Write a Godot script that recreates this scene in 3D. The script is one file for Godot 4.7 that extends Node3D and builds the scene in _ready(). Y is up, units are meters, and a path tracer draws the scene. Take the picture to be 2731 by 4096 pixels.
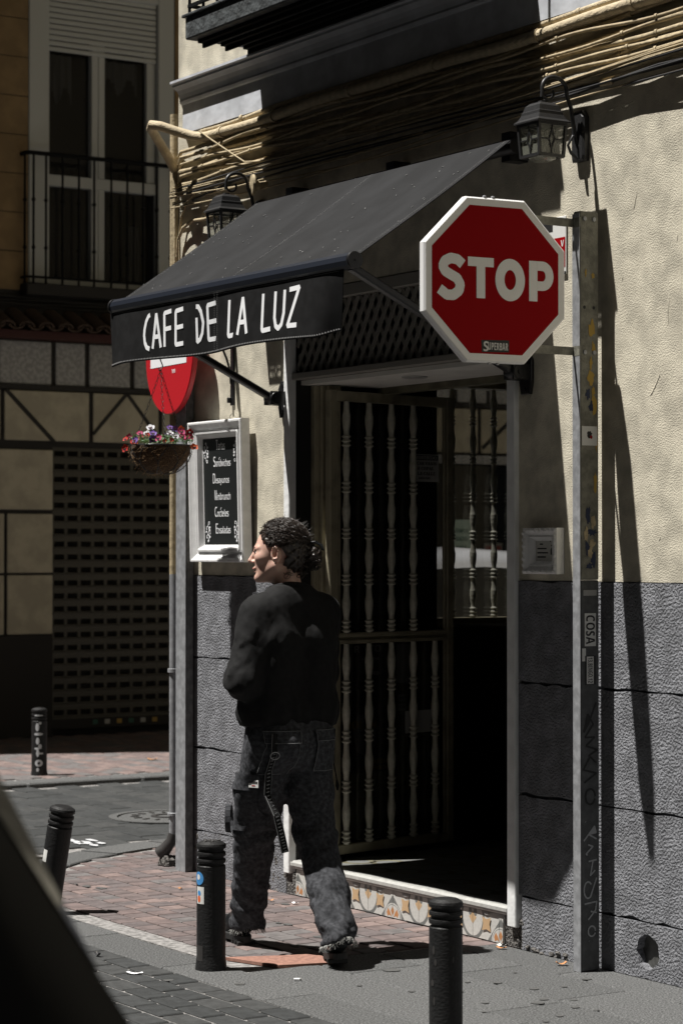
extends Node3D

# A street corner in the midday sun: a cafe with a black awning, a stop sign, a passer-by.
# x runs along the cafe front (to the right), y is up, z comes out from the wall into the street.

var rng := RandomNumberGenerator.new()
var M := {}
var shared := {}
var SUN := Vector3(0.165, -1.0, -0.395)


func _ready() -> void:
	rng.seed = 7
	camera_sky_sun()
	materials()
	ground_and_paving()
	cafe_building()
	far_building()
	opposite_house()
	awning()
	wall_cables()
	wall_things()
	stop_sign()
	no_entry_sign()
	bollards()
	hanging_basket()
	cars()
	person()
	litter()


func camera_sky_sun() -> void:
	var cam := Camera3D.new()
	cam.name = "camera"
	add_child(cam)
	cam.position = Vector3(9.355, 1.62, 5.733)
	var yaw := deg_to_rad(32.6765)
	var fwd := Vector3(-cos(yaw), tan(deg_to_rad(1.0161)), -sin(yaw))
	cam.look_at_from_position(cam.position, cam.position + fwd, Vector3.UP)
	cam.near = 0.05
	cam.far = 400.0
	var lens := CameraAttributesPhysical.new()
	lens.frustum_focal_length = 78.87
	lens.frustum_focus_distance = 9.6
	lens.frustum_near = 0.05
	lens.frustum_far = 400.0
	lens.exposure_aperture = 4.5
	cam.attributes = lens
	cam.fov = 25.021
	cam.current = true
	var e := Environment.new()
	e.background_mode = Environment.BG_SKY
	var sky := Sky.new()
	var sm := ProceduralSkyMaterial.new()
	sm.sky_top_color = Color(0.30, 0.44, 0.66)
	sm.sky_horizon_color = Color(0.62, 0.70, 0.78)
	sm.sky_curve = 0.12
	sm.ground_horizon_color = Color(0.42, 0.42, 0.42)
	sm.ground_bottom_color = Color(0.2, 0.2, 0.2)
	sm.sun_angle_max = 20.0
	sm.sky_energy_multiplier = 0.14
	sm.ground_energy_multiplier = 0.14
	sky.sky_material = sm
	e.sky = sky
	e.tonemap_mode = Environment.TONE_MAPPER_LINEAR
	e.tonemap_exposure = 1.6
	e.sdfgi_enabled = true
	e.ssao_enabled = true
	e.ssil_enabled = true
	var we := WorldEnvironment.new()
	we.name = "world_environment"
	we.environment = e
	add_child(we)
	var sun := DirectionalLight3D.new()
	sun.name = "sun"
	sun.light_energy = 1.6
	sun.light_color = Color(1.0, 0.985, 0.96)
	sun.light_angular_distance = 0.5
	sun.shadow_enabled = true
	add_child(sun)
	sun.look_at_from_position(Vector3.ZERO, SUN, Vector3(1, 0, 0))


# ------------------------------------------------------------------ shape helpers

func S() -> SurfaceTool:
	var s := SurfaceTool.new()
	s.begin(Mesh.PRIMITIVE_TRIANGLES)
	s.set_smooth_group(-1)
	return s


func tri(s: SurfaceTool, a: Vector3, b: Vector3, c: Vector3) -> void:
	s.add_vertex(a)
	s.add_vertex(b)
	s.add_vertex(c)


func tri_o(s: SurfaceTool, a: Vector3, b: Vector3, c: Vector3, o: Vector3) -> void:
	if (b - a).cross(c - a).dot(a + b + c - 3.0 * o) > 0.0:
		tri(s, a, c, b)
	else:
		tri(s, a, b, c)


func quad_o(s: SurfaceTool, a: Vector3, b: Vector3, c: Vector3, d: Vector3, o: Vector3) -> void:
	tri_o(s, a, b, c, o)
	tri_o(s, a, c, d, o)


func box(s: SurfaceTool, c: Vector3, sz: Vector3, bev := 0.0, b := Basis()) -> void:
	var h := sz * 0.5
	if bev <= 0.0:
		for k in 3:
			for sg in [-1.0, 1.0]:
				var p := []
				for q in [[-1, -1], [1, -1], [1, 1], [-1, 1]]:
					var v := Vector3()
					v[k] = sg * h[k]
					v[(k + 1) % 3] = q[0] * h[(k + 1) % 3]
					v[(k + 2) % 3] = q[1] * h[(k + 2) % 3]
					p.append(c + b * v)
				quad_o(s, p[0], p[1], p[2], p[3], c)
		return
	bev = minf(bev, minf(h.x, minf(h.y, h.z)) * 0.9)
	var at := func(sg: Vector3, k: int) -> Vector3:
		var v := Vector3()
		for i in 3:
			v[i] = sg[i] * (h[i] if i == k else h[i] - bev)
		return c + b * v
	for k in 3:
		var i := (k + 1) % 3
		var j := (k + 2) % 3
		for sg in [-1.0, 1.0]:
			var p := []
			for q in [[-1.0, -1.0], [1.0, -1.0], [1.0, 1.0], [-1.0, 1.0]]:
				var v := Vector3()
				v[k] = sg
				v[i] = q[0]
				v[j] = q[1]
				p.append(at.call(v, k))
			quad_o(s, p[0], p[1], p[2], p[3], c)
		for si in [-1.0, 1.0]:
			for sj in [-1.0, 1.0]:
				var v0 := Vector3()
				v0[i] = si
				v0[j] = sj
				v0[k] = -1.0
				var v1 := v0
				v1[k] = 1.0
				quad_o(s, at.call(v0, i), at.call(v0, j), at.call(v1, j), at.call(v1, i), c)
	for x in [-1.0, 1.0]:
		for y in [-1.0, 1.0]:
			for z in [-1.0, 1.0]:
				var v := Vector3(x, y, z)
				tri_o(s, at.call(v, 0), at.call(v, 1), at.call(v, 2), c)


# box between two corners
func bx(s: SurfaceTool, a: Vector3, b: Vector3, bev := 0.0) -> void:
	box(s, (a + b) * 0.5, (b - a).abs(), bev)


# a bar of rectangular section from a to b; w across, t along the given normal
func bar(s: SurfaceTool, a: Vector3, b: Vector3, w: float, t: float, n := Vector3(0, 0, 1), bev := 0.0) -> void:
	var y := (b - a).normalized()
	var x := y.cross(n).normalized()
	var z := x.cross(y)
	box(s, (a + b) * 0.5, Vector3(w, a.distance_to(b), t), bev, Basis(x, y, z))


func tube(s: SurfaceTool, pts: Array, r, n := 8, cap := true) -> void:
	var rings := []
	var up := Vector3.ZERO
	for i in pts.size():
		var d: Vector3 = (pts[mini(i + 1, pts.size() - 1)] - pts[maxi(i - 1, 0)]).normalized()
		if up == Vector3.ZERO:
			up = d.cross(Vector3(0.31, 0.2, 0.93)).normalized()
			if up.length() < 0.1:
				up = d.cross(Vector3.UP).normalized()
		up = (up - d * up.dot(d)).normalized()
		var side := d.cross(up)
		var rr: float = r[i] if r is Array else r
		var ring := []
		for k in n:
			var a := TAU * k / n
			ring.append(pts[i] + (up * cos(a) + side * sin(a)) * rr)
		rings.append(ring)
	s.set_smooth_group(0)
	for i in pts.size() - 1:
		var o: Vector3 = (pts[i] + pts[i + 1]) * 0.5
		for k in n:
			var l := (k + 1) % n
			quad_o(s, rings[i][k], rings[i][l], rings[i + 1][l], rings[i + 1][k], o)
	s.set_smooth_group(-1)
	if cap:
		for e in [0, pts.size() - 1]:
			var o: Vector3 = pts[1] if e == 0 else pts[e - 1]
			for k in range(1, n - 1):
				tri_o(s, rings[e][0], rings[e][k], rings[e][k + 1], o)


# turned shape: prof holds (radius, height); sharp keeps each ridge crisp
func lathe(s: SurfaceTool, prof: Array, n := 16, xf := Transform3D(), sharp := true) -> void:
	for i in prof.size() - 1:
		s.set_smooth_group(i + 1 if sharp else 0)
		var p: Vector2 = prof[i]
		var q: Vector2 = prof[i + 1]
		var nn := Vector2(q.y - p.y, p.x - q.x)
		for k in n:
			var a := TAU * k / n
			var b := TAU * (k + 1) / n
			var am := (a + b) * 0.5
			var ca := Vector3(cos(a), 0, sin(a))
			var cb := Vector3(cos(b), 0, sin(b))
			var v := [xf * (ca * p.x + Vector3.UP * p.y), xf * (cb * p.x + Vector3.UP * p.y), xf * (cb * q.x + Vector3.UP * q.y), xf * (ca * q.x + Vector3.UP * q.y)]
			var out: Vector3 = xf.basis * (Vector3(cos(am), 0, sin(am)) * nn.x + Vector3.UP * nn.y)
			var o: Vector3 = (v[0] + v[1] + v[2] + v[3]) * 0.25 - out.normalized()
			if p.x > 1e-6:
				tri_o(s, v[0], v[1], v[2] if q.x > 1e-6 else v[3], o)
			if q.x > 1e-6:
				tri_o(s, v[0], v[2], v[3], o)
	s.set_smooth_group(-1)


# a flat outline given thickness; front at z = +d / 2 of xf
func prism(s: SurfaceTool, poly: PackedVector2Array, d: float, xf := Transform3D(), bev := 0.0) -> void:
	if Geometry2D.is_polygon_clockwise(poly):
		poly.reverse()
	var idx := Geometry2D.triangulate_polygon(poly)
	var front := poly
	if bev > 0.0:
		var inn := Geometry2D.offset_polygon(poly, -bev, Geometry2D.JOIN_MITER)
		if inn.size() == 1 and inn[0].size() == poly.size():
			# match starting points
			var best := 0
			for i in poly.size():
				if inn[0][i].distance_to(poly[0]) < inn[0][best].distance_to(poly[0]):
					best = i
			front = PackedVector2Array()
			var src: PackedVector2Array = inn[0]
			if Geometry2D.is_polygon_clockwise(src):
				src.reverse()
				best = poly.size() - 1 - best
			for i in poly.size():
				front.append(src[(best + i) % poly.size()])
		else:
			bev = 0.0
	var zf := d * 0.5
	for i in range(0, idx.size(), 3):
		var a := front[idx[i]]
		var b := front[idx[i + 1]]
		var c := front[idx[i + 2]]
		if (b - a).cross(c - a) > 0:
			var t := b
			b = c
			c = t
		tri(s, xf * Vector3(a.x, a.y, zf), xf * Vector3(b.x, b.y, zf), xf * Vector3(c.x, c.y, zf))
		a = poly[idx[i]]
		b = poly[idx[i + 1]]
		c = poly[idx[i + 2]]
		if (b - a).cross(c - a) < 0:
			var t2 := b
			b = c
			c = t2
		tri(s, xf * Vector3(a.x, a.y, -zf), xf * Vector3(b.x, b.y, -zf), xf * Vector3(c.x, c.y, -zf))
	for i in poly.size():
		var p := poly[i]
		var q := poly[(i + 1) % poly.size()]
		var pf := front[i]
		var qf := front[(i + 1) % poly.size()]
		var zs := zf - bev
		# outline runs counter-clockwise seen from +z, so outside is on its right
		var v := [Vector3(p.x, p.y, -zf), Vector3(q.x, q.y, -zf), Vector3(q.x, q.y, zs), Vector3(p.x, p.y, zs)]
		tri(s, xf * v[0], xf * v[2], xf * v[1])
		tri(s, xf * v[0], xf * v[3], xf * v[2])
		if bev > 0.0:
			var w := [Vector3(p.x, p.y, zs), Vector3(q.x, q.y, zs), Vector3(qf.x, qf.y, zf), Vector3(pf.x, pf.y, zf)]
			tri(s, xf * w[0], xf * w[2], xf * w[1])
			tri(s, xf * w[0], xf * w[3], xf * w[2])


# brush strokes: each polyline becomes a thin rounded ribbon
func strokes(s: SurfaceTool, lines: Array, width: float, d: float, xf := Transform3D(), square := false) -> void:
	var k := 0
	for l in lines:
		var polys := Geometry2D.offset_polyline(PackedVector2Array(l), width * 0.5, Geometry2D.JOIN_ROUND if not square else Geometry2D.JOIN_MITER, Geometry2D.END_ROUND if not square else Geometry2D.END_SQUARE)
		for p in polys:
			if not Geometry2D.is_polygon_clockwise(p):
				prism(s, p, d, xf * Transform3D(Basis(), Vector3(0, 0, 0.0003 * (k % 5))))
		k += 1


func arc2(c: Vector2, r: Vector2, a0: float, a1: float, n := 10) -> Array:
	var out := []
	for i in n + 1:
		var a := deg_to_rad(lerpf(a0, a1, float(i) / n))
		out.append(c + Vector2(cos(a) * r.x, sin(a) * r.y))
	return out


func obj(called: String, s, m: Material, parent: Node = null) -> MeshInstance3D:
	var o := MeshInstance3D.new()
	o.name = called
	if s is SurfaceTool:
		s.generate_normals()
		o.mesh = s.commit()
	else:
		o.mesh = s
	o.material_override = m
	(parent if parent else self).add_child(o, true)
	return o


func mesh_of(s: SurfaceTool) -> ArrayMesh:
	s.generate_normals()
	return s.commit()


func thing(called: String, label: String, category: String, group := "", at := Vector3.ZERO) -> Node3D:
	var o := Node3D.new()
	o.name = called
	add_child(o, true)
	o.position = at
	tag(o, label, category, group)
	return o


func tag(o: Node, label: String, category: String, group := "") -> Node:
	o.set_meta("label", label)
	o.set_meta("category", category)
	if group:
		o.set_meta("group", group)
	return o


func part(called: String, parent: Node3D, at := Vector3.ZERO) -> Node3D:
	var o := Node3D.new()
	o.name = called
	parent.add_child(o, true)
	o.position = at
	return o


func structure(o: Node, label := "") -> Node:
	o.set_meta("kind", "structure")
	if label:
		o.set_meta("label", label)
	return o


func stuff(o: Node) -> Node:
	o.set_meta("kind", "stuff")
	return o


# lettering w wide and h tall, centred on xf
func words(called: String, t: String, w: float, h: float, m: Material, parent: Node3D, xf: Transform3D, serif := false, bold := true, d := 0.0012) -> MeshInstance3D:
	var tm := TextMesh.new()
	tm.text = t
	var f := SystemFont.new()
	f.font_names = PackedStringArray(["Droid Serif" if serif else "Droid Sans"])
	f.font_weight = 700 if bold else 400
	tm.font = f
	tm.font_size = 64
	tm.pixel_size = 0.01
	tm.depth = 0.05
	tm.curve_step = 2.0
	var box_ := tm.get_aabb()
	var o := MeshInstance3D.new()
	o.name = called
	o.mesh = tm
	o.material_override = m
	var sc := Vector3(w / maxf(box_.size.x, 0.001), h / maxf(box_.size.y, 0.001), d / 0.05)
	var c := box_.get_center()
	o.transform = xf * Transform3D(Basis.from_scale(sc), Vector3(-c.x * sc.x, -c.y * sc.y, 0))
	parent.add_child(o, true)
	return o


# a frame whose local z points along n (horizontal) and y is up
func facing(n: Vector3, at: Vector3) -> Transform3D:
	var z := n.normalized()
	var x := Vector3.UP.cross(z).normalized()
	return Transform3D(Basis(x, z.cross(x), z), at)


# ------------------------------------------------------------------ materials

func noise_tex(freq: float, seed_: int, lo: Color, hi: Color, p0 := 0.25, p1 := 0.75, oct := 4, size := 512, type := FastNoiseLite.TYPE_SIMPLEX_SMOOTH) -> NoiseTexture2D:
	var n := FastNoiseLite.new()
	n.noise_type = type
	n.seed = seed_
	n.frequency = freq
	n.fractal_octaves = oct
	n.fractal_gain = 0.55
	var t := NoiseTexture2D.new()
	t.width = size
	t.height = size
	t.seamless = true
	t.noise = n
	var g := Gradient.new()
	g.offsets = PackedFloat32Array([p0, p1])
	g.colors = PackedColorArray([lo, hi])
	t.color_ramp = g
	return t


func srgb(c: Color) -> Color:
	return Color(c.r, c.g, c.b).linear_to_srgb()


# c: real-world base colour (linear). o: "c2" second tone with "freq"; "bump" [freq, cm]; "scale" repeats per metre
func mk(called: String, c: Color, rough: float, o := {}) -> StandardMaterial3D:
	var m := StandardMaterial3D.new()
	m.resource_name = called
	m.roughness = rough
	m.metallic = o.get("metal", 0.0)
	m.metallic_specular = o.get("spec", 0.5)
	if o.has("c2"):
		# one grey noise is shared by all materials of a like grain; the colour is the lighter tone
		var hi: Color = o.c2
		var ratio := snappedf(clampf((c.r + c.g + c.b) / maxf(hi.r + hi.g + hi.b, 1e-4), 0.0, 1.0), 0.1)
		m.albedo_color = srgb(hi)
		var key := [o.get("freq", 0.02), ratio, o.get("p0", 0.3), o.get("p1", 0.7), o.get("oct", 5), o.get("size", 512)]
		if not shared.has(key):
			shared[key] = noise_tex(key[0], shared.size() + 5, srgb(Color(ratio, ratio, ratio)), Color.WHITE, key[2], key[3], key[4], key[5])
		m.albedo_texture = shared[key]
	else:
		m.albedo_color = srgb(c)
	if o.has("bump"):
		m.heightmap_enabled = true
		m.heightmap_scale = o.bump[1]
		var bkey := [o.bump[0], o.get("boct", 3), o.get("size", 512)]
		if not shared.has(bkey):
			shared[bkey] = noise_tex(bkey[0], shared.size() + 31, Color.BLACK, Color.WHITE, 0.15, 0.85, bkey[1], bkey[2])
		m.heightmap_texture = shared[bkey]
	if o.has("c2") or o.has("bump"):
		m.uv1_triplanar = true
		m.uv1_world_triplanar = o.get("world", true)
		var k: float = o.get("scale", 1.0)
		m.uv1_scale = Vector3(k, k, k)
	if o.has("rim"):
		m.rim_enabled = true
		m.rim = o.rim
		m.rim_tint = 0.5
	if o.has("back"):
		m.backlight_enabled = true
		m.backlight = o.back
	if o.has("coat"):
		m.clearcoat_enabled = true
		m.clearcoat = o.coat
		m.clearcoat_roughness = 0.15
	M[called] = m
	return m


func c3(r: float, g: float, b: float) -> Color:
	return Color(r, g, b)


func materials() -> void:
	mk("plaster", c3(0.47, 0.425, 0.325), 0.9, {"c2": c3(0.61, 0.565, 0.455), "freq": 0.006, "bump": [0.11, 0.13], "boct": 4, "scale": 1.0, "size": 1024, "oct": 8, "p0": 0.2, "p1": 0.75})
	mk("plaster_smooth", c3(0.48, 0.40, 0.25), 0.9, {"c2": c3(0.60, 0.515, 0.345), "freq": 0.012, "bump": [0.06, 0.2], "scale": 0.9})
	mk("plinth", c3(0.125, 0.128, 0.14), 0.92, {"c2": c3(0.215, 0.22, 0.24), "freq": 0.008, "bump": [0.06, 0.5], "boct": 4, "scale": 1.1, "size": 1024, "oct": 7, "p0": 0.2, "p1": 0.8})
	mk("rubble", c3(0.07, 0.068, 0.064), 0.95, {"c2": c3(0.17, 0.16, 0.15), "freq": 0.05, "bump": [0.06, 1.2], "scale": 2.0})
	mk("joint_dark", c3(0.09, 0.092, 0.10), 0.95)
	mk("cornice", c3(0.46, 0.48, 0.52), 0.75, {"c2": c3(0.56, 0.58, 0.62), "freq": 0.01, "bump": [0.02, 0.15], "scale": 0.8})
	mk("white_paint", c3(0.72, 0.73, 0.73), 0.5, {"c2": c3(0.80, 0.81, 0.81), "freq": 0.008, "bump": [0.02, 0.12], "scale": 1.5})
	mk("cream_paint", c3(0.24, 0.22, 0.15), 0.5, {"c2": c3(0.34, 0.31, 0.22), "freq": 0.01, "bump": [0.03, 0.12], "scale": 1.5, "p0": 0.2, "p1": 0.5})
	mk("baluster_paint", c3(0.46, 0.45, 0.37), 0.35, {"c2": c3(0.58, 0.57, 0.48), "freq": 0.02, "bump": [0.05, 0.05], "scale": 3.0})
	mk("black_frame", c3(0.012, 0.012, 0.012), 0.45)
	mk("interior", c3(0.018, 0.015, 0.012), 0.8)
	mk("interior_wood", c3(0.10, 0.095, 0.06), 0.6, {"c2": c3(0.17, 0.16, 0.105), "freq": 0.01, "scale": 1.0})
	mk("soffit", c3(0.68, 0.67, 0.62), 0.7, {"c2": c3(0.76, 0.75, 0.70), "freq": 0.006, "scale": 0.8})
	mk("lattice", c3(0.26, 0.25, 0.22), 0.6)
	mk("glass_dark", c3(0.02, 0.02, 0.02), 0.05)
	M.glass_dark.transparency = BaseMaterial3D.TRANSPARENCY_ALPHA
	M.glass_dark.albedo_color.a = 0.25
	mk("granite", c3(0.044, 0.045, 0.045), 0.85, {"c2": c3(0.140, 0.142, 0.142), "freq": 0.055, "bump": [0.1, 0.12], "scale": 1.6, "oct": 2, "size": 1024, "p0": 0.28, "p1": 0.72})
	mk("granite_b", c3(0.040, 0.041, 0.041), 0.85, {"c2": c3(0.122, 0.124, 0.124), "freq": 0.055, "bump": [0.1, 0.12], "scale": 1.6, "oct": 2, "size": 1024, "p0": 0.28, "p1": 0.72})
	mk("mortar", c3(0.15, 0.145, 0.14), 0.95, {"c2": c3(0.28, 0.27, 0.262), "freq": 0.03, "bump": [0.1, 0.2], "scale": 1.5})
	var tones := [c3(0.094, 0.073, 0.070), c3(0.104, 0.078, 0.074), c3(0.085, 0.070, 0.069), c3(0.093, 0.085, 0.084), c3(0.135, 0.100, 0.092)]
	for i in tones.size():
		mk("brick_%d" % i, tones[i], 0.85, {"c2": tones[i] * 1.45, "freq": 0.02, "bump": [0.1, 0.08], "scale": 1.7, "size": 256})
	tones = [c3(0.018, 0.0195, 0.02), c3(0.023, 0.0245, 0.025), c3(0.028, 0.029, 0.029)]
	for i in tones.size():
		mk("sett_%d" % i, tones[i], 0.8, {"c2": tones[i] * 1.5, "freq": 0.03, "bump": [0.08, 0.12], "scale": 1.7, "size": 256})
	mk("asphalt", c3(0.02, 0.02, 0.021), 0.9, {"c2": c3(0.035, 0.035, 0.035), "freq": 0.1, "scale": 1.0})
	mk("canvas", c3(0.0105, 0.011, 0.012), 0.8, {"c2": c3(0.019, 0.0195, 0.021), "freq": 0.006, "bump": [0.3, 0.03], "scale": 0.9, "oct": 7, "rim": 0.12, "spec": 0.3})
	mk("valance", c3(0.006, 0.006, 0.0063), 0.75, {"c2": c3(0.010, 0.010, 0.0105), "freq": 0.02, "scale": 1.2, "spec": 0.3})
	mk("thread", c3(0.25, 0.25, 0.25), 0.9)
	mk("black_metal", c3(0.012, 0.012, 0.013), 0.35)
	mk("blue_black", c3(0.012, 0.015, 0.023), 0.38)
	mk("lettering", c3(0.80, 0.81, 0.83), 0.7)
	mk("cable_cream", c3(0.36, 0.28, 0.165), 0.8, {"c2": c3(0.48, 0.39, 0.245), "freq": 0.02, "bump": [0.05, 0.15], "scale": 1.5})
	mk("cable_black", c3(0.02, 0.02, 0.021), 0.6)
	mk("conduit", c3(0.42, 0.34, 0.20), 0.75, {"c2": c3(0.56, 0.465, 0.31), "freq": 0.02, "bump": [0.08, 0.25], "scale": 2.0})
	mk("lamp_metal", c3(0.018, 0.018, 0.019), 0.4, {"c2": c3(0.03, 0.03, 0.031), "freq": 0.05, "scale": 4.0})
	mk("lamp_glass", c3(0.35, 0.36, 0.30), 0.2)
	M.lamp_glass.transparency = BaseMaterial3D.TRANSPARENCY_ALPHA
	M.lamp_glass.albedo_color.a = 0.35
	mk("far_glass", c3(0.02, 0.02, 0.02), 0.05, {"spec": 0.22})
	M.far_glass.transparency = BaseMaterial3D.TRANSPARENCY_ALPHA
	M.far_glass.albedo_color.a = 0.35
	mk("galvanised", c3(0.27, 0.28, 0.30), 0.5, {"c2": c3(0.40, 0.41, 0.43), "freq": 0.02, "scale": 1.5, "metal": 0.35})
	mk("post_grey", c3(0.13, 0.13, 0.105), 0.6, {"c2": c3(0.22, 0.215, 0.175), "freq": 0.015, "bump": [0.05, 0.1], "scale": 2.0, "metal": 0.0})
	mk("post_lower", c3(0.055, 0.058, 0.06), 0.55, {"c2": c3(0.085, 0.088, 0.09), "freq": 0.02, "scale": 2.0})
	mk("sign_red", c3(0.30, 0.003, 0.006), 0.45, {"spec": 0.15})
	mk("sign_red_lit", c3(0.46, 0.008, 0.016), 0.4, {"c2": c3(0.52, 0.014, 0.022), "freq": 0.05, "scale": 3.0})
	mk("sign_white", c3(0.86, 0.86, 0.85), 0.5, {"spec": 0.3})
	mk("sign_rim", c3(0.78, 0.78, 0.78), 0.35)
	mk("sticker_white", c3(0.66, 0.66, 0.64), 0.6)
	mk("ink", c3(0.012, 0.012, 0.012), 0.6)
	mk("ink_blue", c3(0.01, 0.02, 0.06), 0.6)
	mk("yellow_smear", c3(0.42, 0.28, 0.06), 0.8)
	mk("marker_grey", c3(0.36, 0.37, 0.38), 0.7)
	mk("bollard", c3(0.008, 0.008, 0.0085), 0.55, {"c2": c3(0.014, 0.014, 0.0145), "freq": 0.03, "bump": [0.05, 0.12], "scale": 3.0, "spec": 0.4})
	mk("bollard_worn", c3(0.10, 0.095, 0.09), 0.5, {"c2": c3(0.035, 0.033, 0.032), "freq": 0.04, "scale": 4.0})
	mk("paint_white_worn", c3(0.5, 0.51, 0.53), 0.7)
	mk("menu_frame", c3(0.74, 0.75, 0.75), 0.4, {"c2": c3(0.82, 0.82, 0.82), "freq": 0.01, "bump": [0.06, 0.05], "scale": 3.0})
	mk("chalkboard", c3(0.011, 0.013, 0.013), 0.45)
	mk("coir", c3(0.06, 0.030, 0.012), 0.95, {"c2": c3(0.17, 0.095, 0.045), "freq": 0.08, "bump": [0.08, 1.2], "scale": 3.0})
	mk("fibre", c3(0.32, 0.20, 0.10), 0.9)
	mk("leaf", c3(0.05, 0.105, 0.035), 0.6, {"back": Color(0.2, 0.3, 0.1)})
	mk("leaf_pale", c3(0.12, 0.19, 0.11), 0.6, {"back": Color(0.2, 0.3, 0.15)})
	mk("petal_white", c3(0.72, 0.72, 0.75), 0.7, {"back": Color(0.4, 0.4, 0.4)})
	mk("petal_purple", c3(0.22, 0.12, 0.42), 0.7, {"back": Color(0.2, 0.12, 0.35)})
	mk("petal_pink", c3(0.55, 0.07, 0.18), 0.7, {"back": Color(0.4, 0.05, 0.12)})
	mk("petal_red", c3(0.52, 0.035, 0.02), 0.7, {"back": Color(0.4, 0.03, 0.02)})
	mk("petal_orange", c3(0.70, 0.15, 0.05), 0.7, {"back": Color(0.5, 0.1, 0.04)})
	mk("petal_crimson", c3(0.36, 0.012, 0.06), 0.7, {"back": Color(0.3, 0.01, 0.05)})
	mk("petal_eye", c3(0.03, 0.005, 0.03), 0.8)
	mk("tile_white", c3(0.46, 0.455, 0.43), 0.45, {"c2": c3(0.53, 0.525, 0.50), "freq": 0.03, "scale": 4.0})
	mk("tile_grey", c3(0.15, 0.155, 0.15), 0.5)
	mk("tile_pale_grey", c3(0.25, 0.25, 0.245), 0.5)
	mk("tile_orange", c3(0.42, 0.19, 0.075), 0.5)
	mk("tile_tan", c3(0.48, 0.33, 0.19), 0.5)
	mk("nosing", c3(0.36, 0.36, 0.34), 0.35, {"c2": c3(0.46, 0.46, 0.44), "freq": 0.02, "scale": 3.0})
	mk("far_cream", c3(0.36, 0.335, 0.255), 0.9, {"c2": c3(0.44, 0.41, 0.32), "freq": 0.01, "scale": 0.6})
	mk("far_stone", c3(0.24, 0.25, 0.255), 0.9, {"c2": c3(0.36, 0.365, 0.365), "freq": 0.04, "scale": 1.0, "bump": [0.1, 0.2]})
	mk("far_timber", c3(0.012, 0.011, 0.010), 0.7)
	mk("far_ochre", c3(0.18, 0.12, 0.055), 0.9, {"c2": c3(0.22, 0.15, 0.075), "freq": 0.01, "scale": 0.6})
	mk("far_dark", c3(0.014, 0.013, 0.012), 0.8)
	mk("far_white", c3(0.40, 0.415, 0.41), 0.5)
	mk("far_shutter", c3(0.05, 0.047, 0.038), 0.45, {"metal": 0.2})
	mk("roof_tile", c3(0.04, 0.025, 0.018), 0.9, {"c2": c3(0.07, 0.045, 0.032), "freq": 0.03, "scale": 2.0})
	mk("oxblood", c3(0.05, 0.012, 0.010), 0.7)
	mk("curtain", c3(0.14, 0.145, 0.15), 0.9)
	mk("slab_grey", c3(0.035, 0.04, 0.043), 0.7, {"c2": c3(0.065, 0.073, 0.077), "freq": 0.015, "bump": [0.03, 0.3], "scale": 1.5})
	mk("iron", c3(0.008, 0.0085, 0.009), 0.7, {"spec": 0.2})
	mk("skin", c3(0.60, 0.37, 0.29), 0.45, {"c2": c3(0.66, 0.42, 0.335), "freq": 0.02, "scale": 3.0, "world": false})
	M.skin.subsurf_scatter_enabled = true
	M.skin.subsurf_scatter_strength = 0.12
	mk("lip", c3(0.36, 0.13, 0.11), 0.45)
	mk("eye_white", c3(0.6, 0.58, 0.55), 0.2)
	mk("hair", c3(0.014, 0.010, 0.008), 0.38, {"c2": c3(0.045, 0.032, 0.025), "freq": 0.05, "scale": 6.0})
	mk("shirt", c3(0.006, 0.006, 0.0062), 0.85, {"c2": c3(0.010, 0.010, 0.0105), "freq": 0.02, "bump": [0.25, 0.04], "scale": 3.0, "rim": 0.12, "spec": 0.35})
	mk("denim", c3(0.030, 0.031, 0.035), 0.9, {"c2": c3(0.095, 0.098, 0.108), "freq": 0.045, "bump": [0.25, 0.06], "scale": 2.0, "oct": 6, "p0": 0.25, "p1": 0.85, "spec": 0.2})
	mk("denim_thread", c3(0.20, 0.205, 0.21), 0.9)
	mk("fray", c3(0.42, 0.42, 0.40), 0.95)
	mk("boot", c3(0.010, 0.011, 0.012), 0.32, {"spec": 0.3})
	mk("boot_sole", c3(0.012, 0.012, 0.012), 0.7)
	mk("car_black", c3(0.006, 0.006, 0.0065), 0.5, {"spec": 0.3})
	mk("car_silver", c3(0.42, 0.43, 0.45), 0.35, {"coat": 0.8, "metal": 0.2})
	mk("car_glass", c3(0.008, 0.009, 0.010), 0.06)
	mk("rubber", c3(0.015, 0.015, 0.015), 0.8)
	mk("lamp_red", c3(0.25, 0.01, 0.01), 0.2)
	mk("chrome", c3(0.5, 0.5, 0.52), 0.25, {"metal": 0.9})
	mk("paper", c3(0.62, 0.61, 0.57), 0.8)
	mk("paper_notice", c3(0.55, 0.55, 0.53), 0.8)
	mk("paper_dim", c3(0.34, 0.34, 0.33), 0.8)
	mk("paper_green", c3(0.40, 0.52, 0.47), 0.8)
	mk("ink_green", c3(0.03, 0.09, 0.07), 0.8)
	mk("dry_leaf", c3(0.42, 0.20, 0.08), 0.8)
	mk("gum", c3(0.07, 0.07, 0.068), 0.8)
	mk("poster_dark", c3(0.02, 0.018, 0.017), 0.5)
	mk("poster_grey", c3(0.16, 0.16, 0.15), 0.5)
	mk("poster_yellow", c3(0.30, 0.19, 0.03), 0.5)
	mk("poster_red", c3(0.15, 0.02, 0.015), 0.5)
	mk("blue", c3(0.06, 0.25, 0.55), 0.5)
	mk("earth", c3(0.05, 0.035, 0.025), 0.95)


# ------------------------------------------------------------------ ground

func slab_mesh(w: float, d: float, h: float, bev := 0.004) -> ArrayMesh:
	var s := S()
	box(s, Vector3(0, -h * 0.5, 0), Vector3(w, h, d), bev)
	return mesh_of(s)


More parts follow.
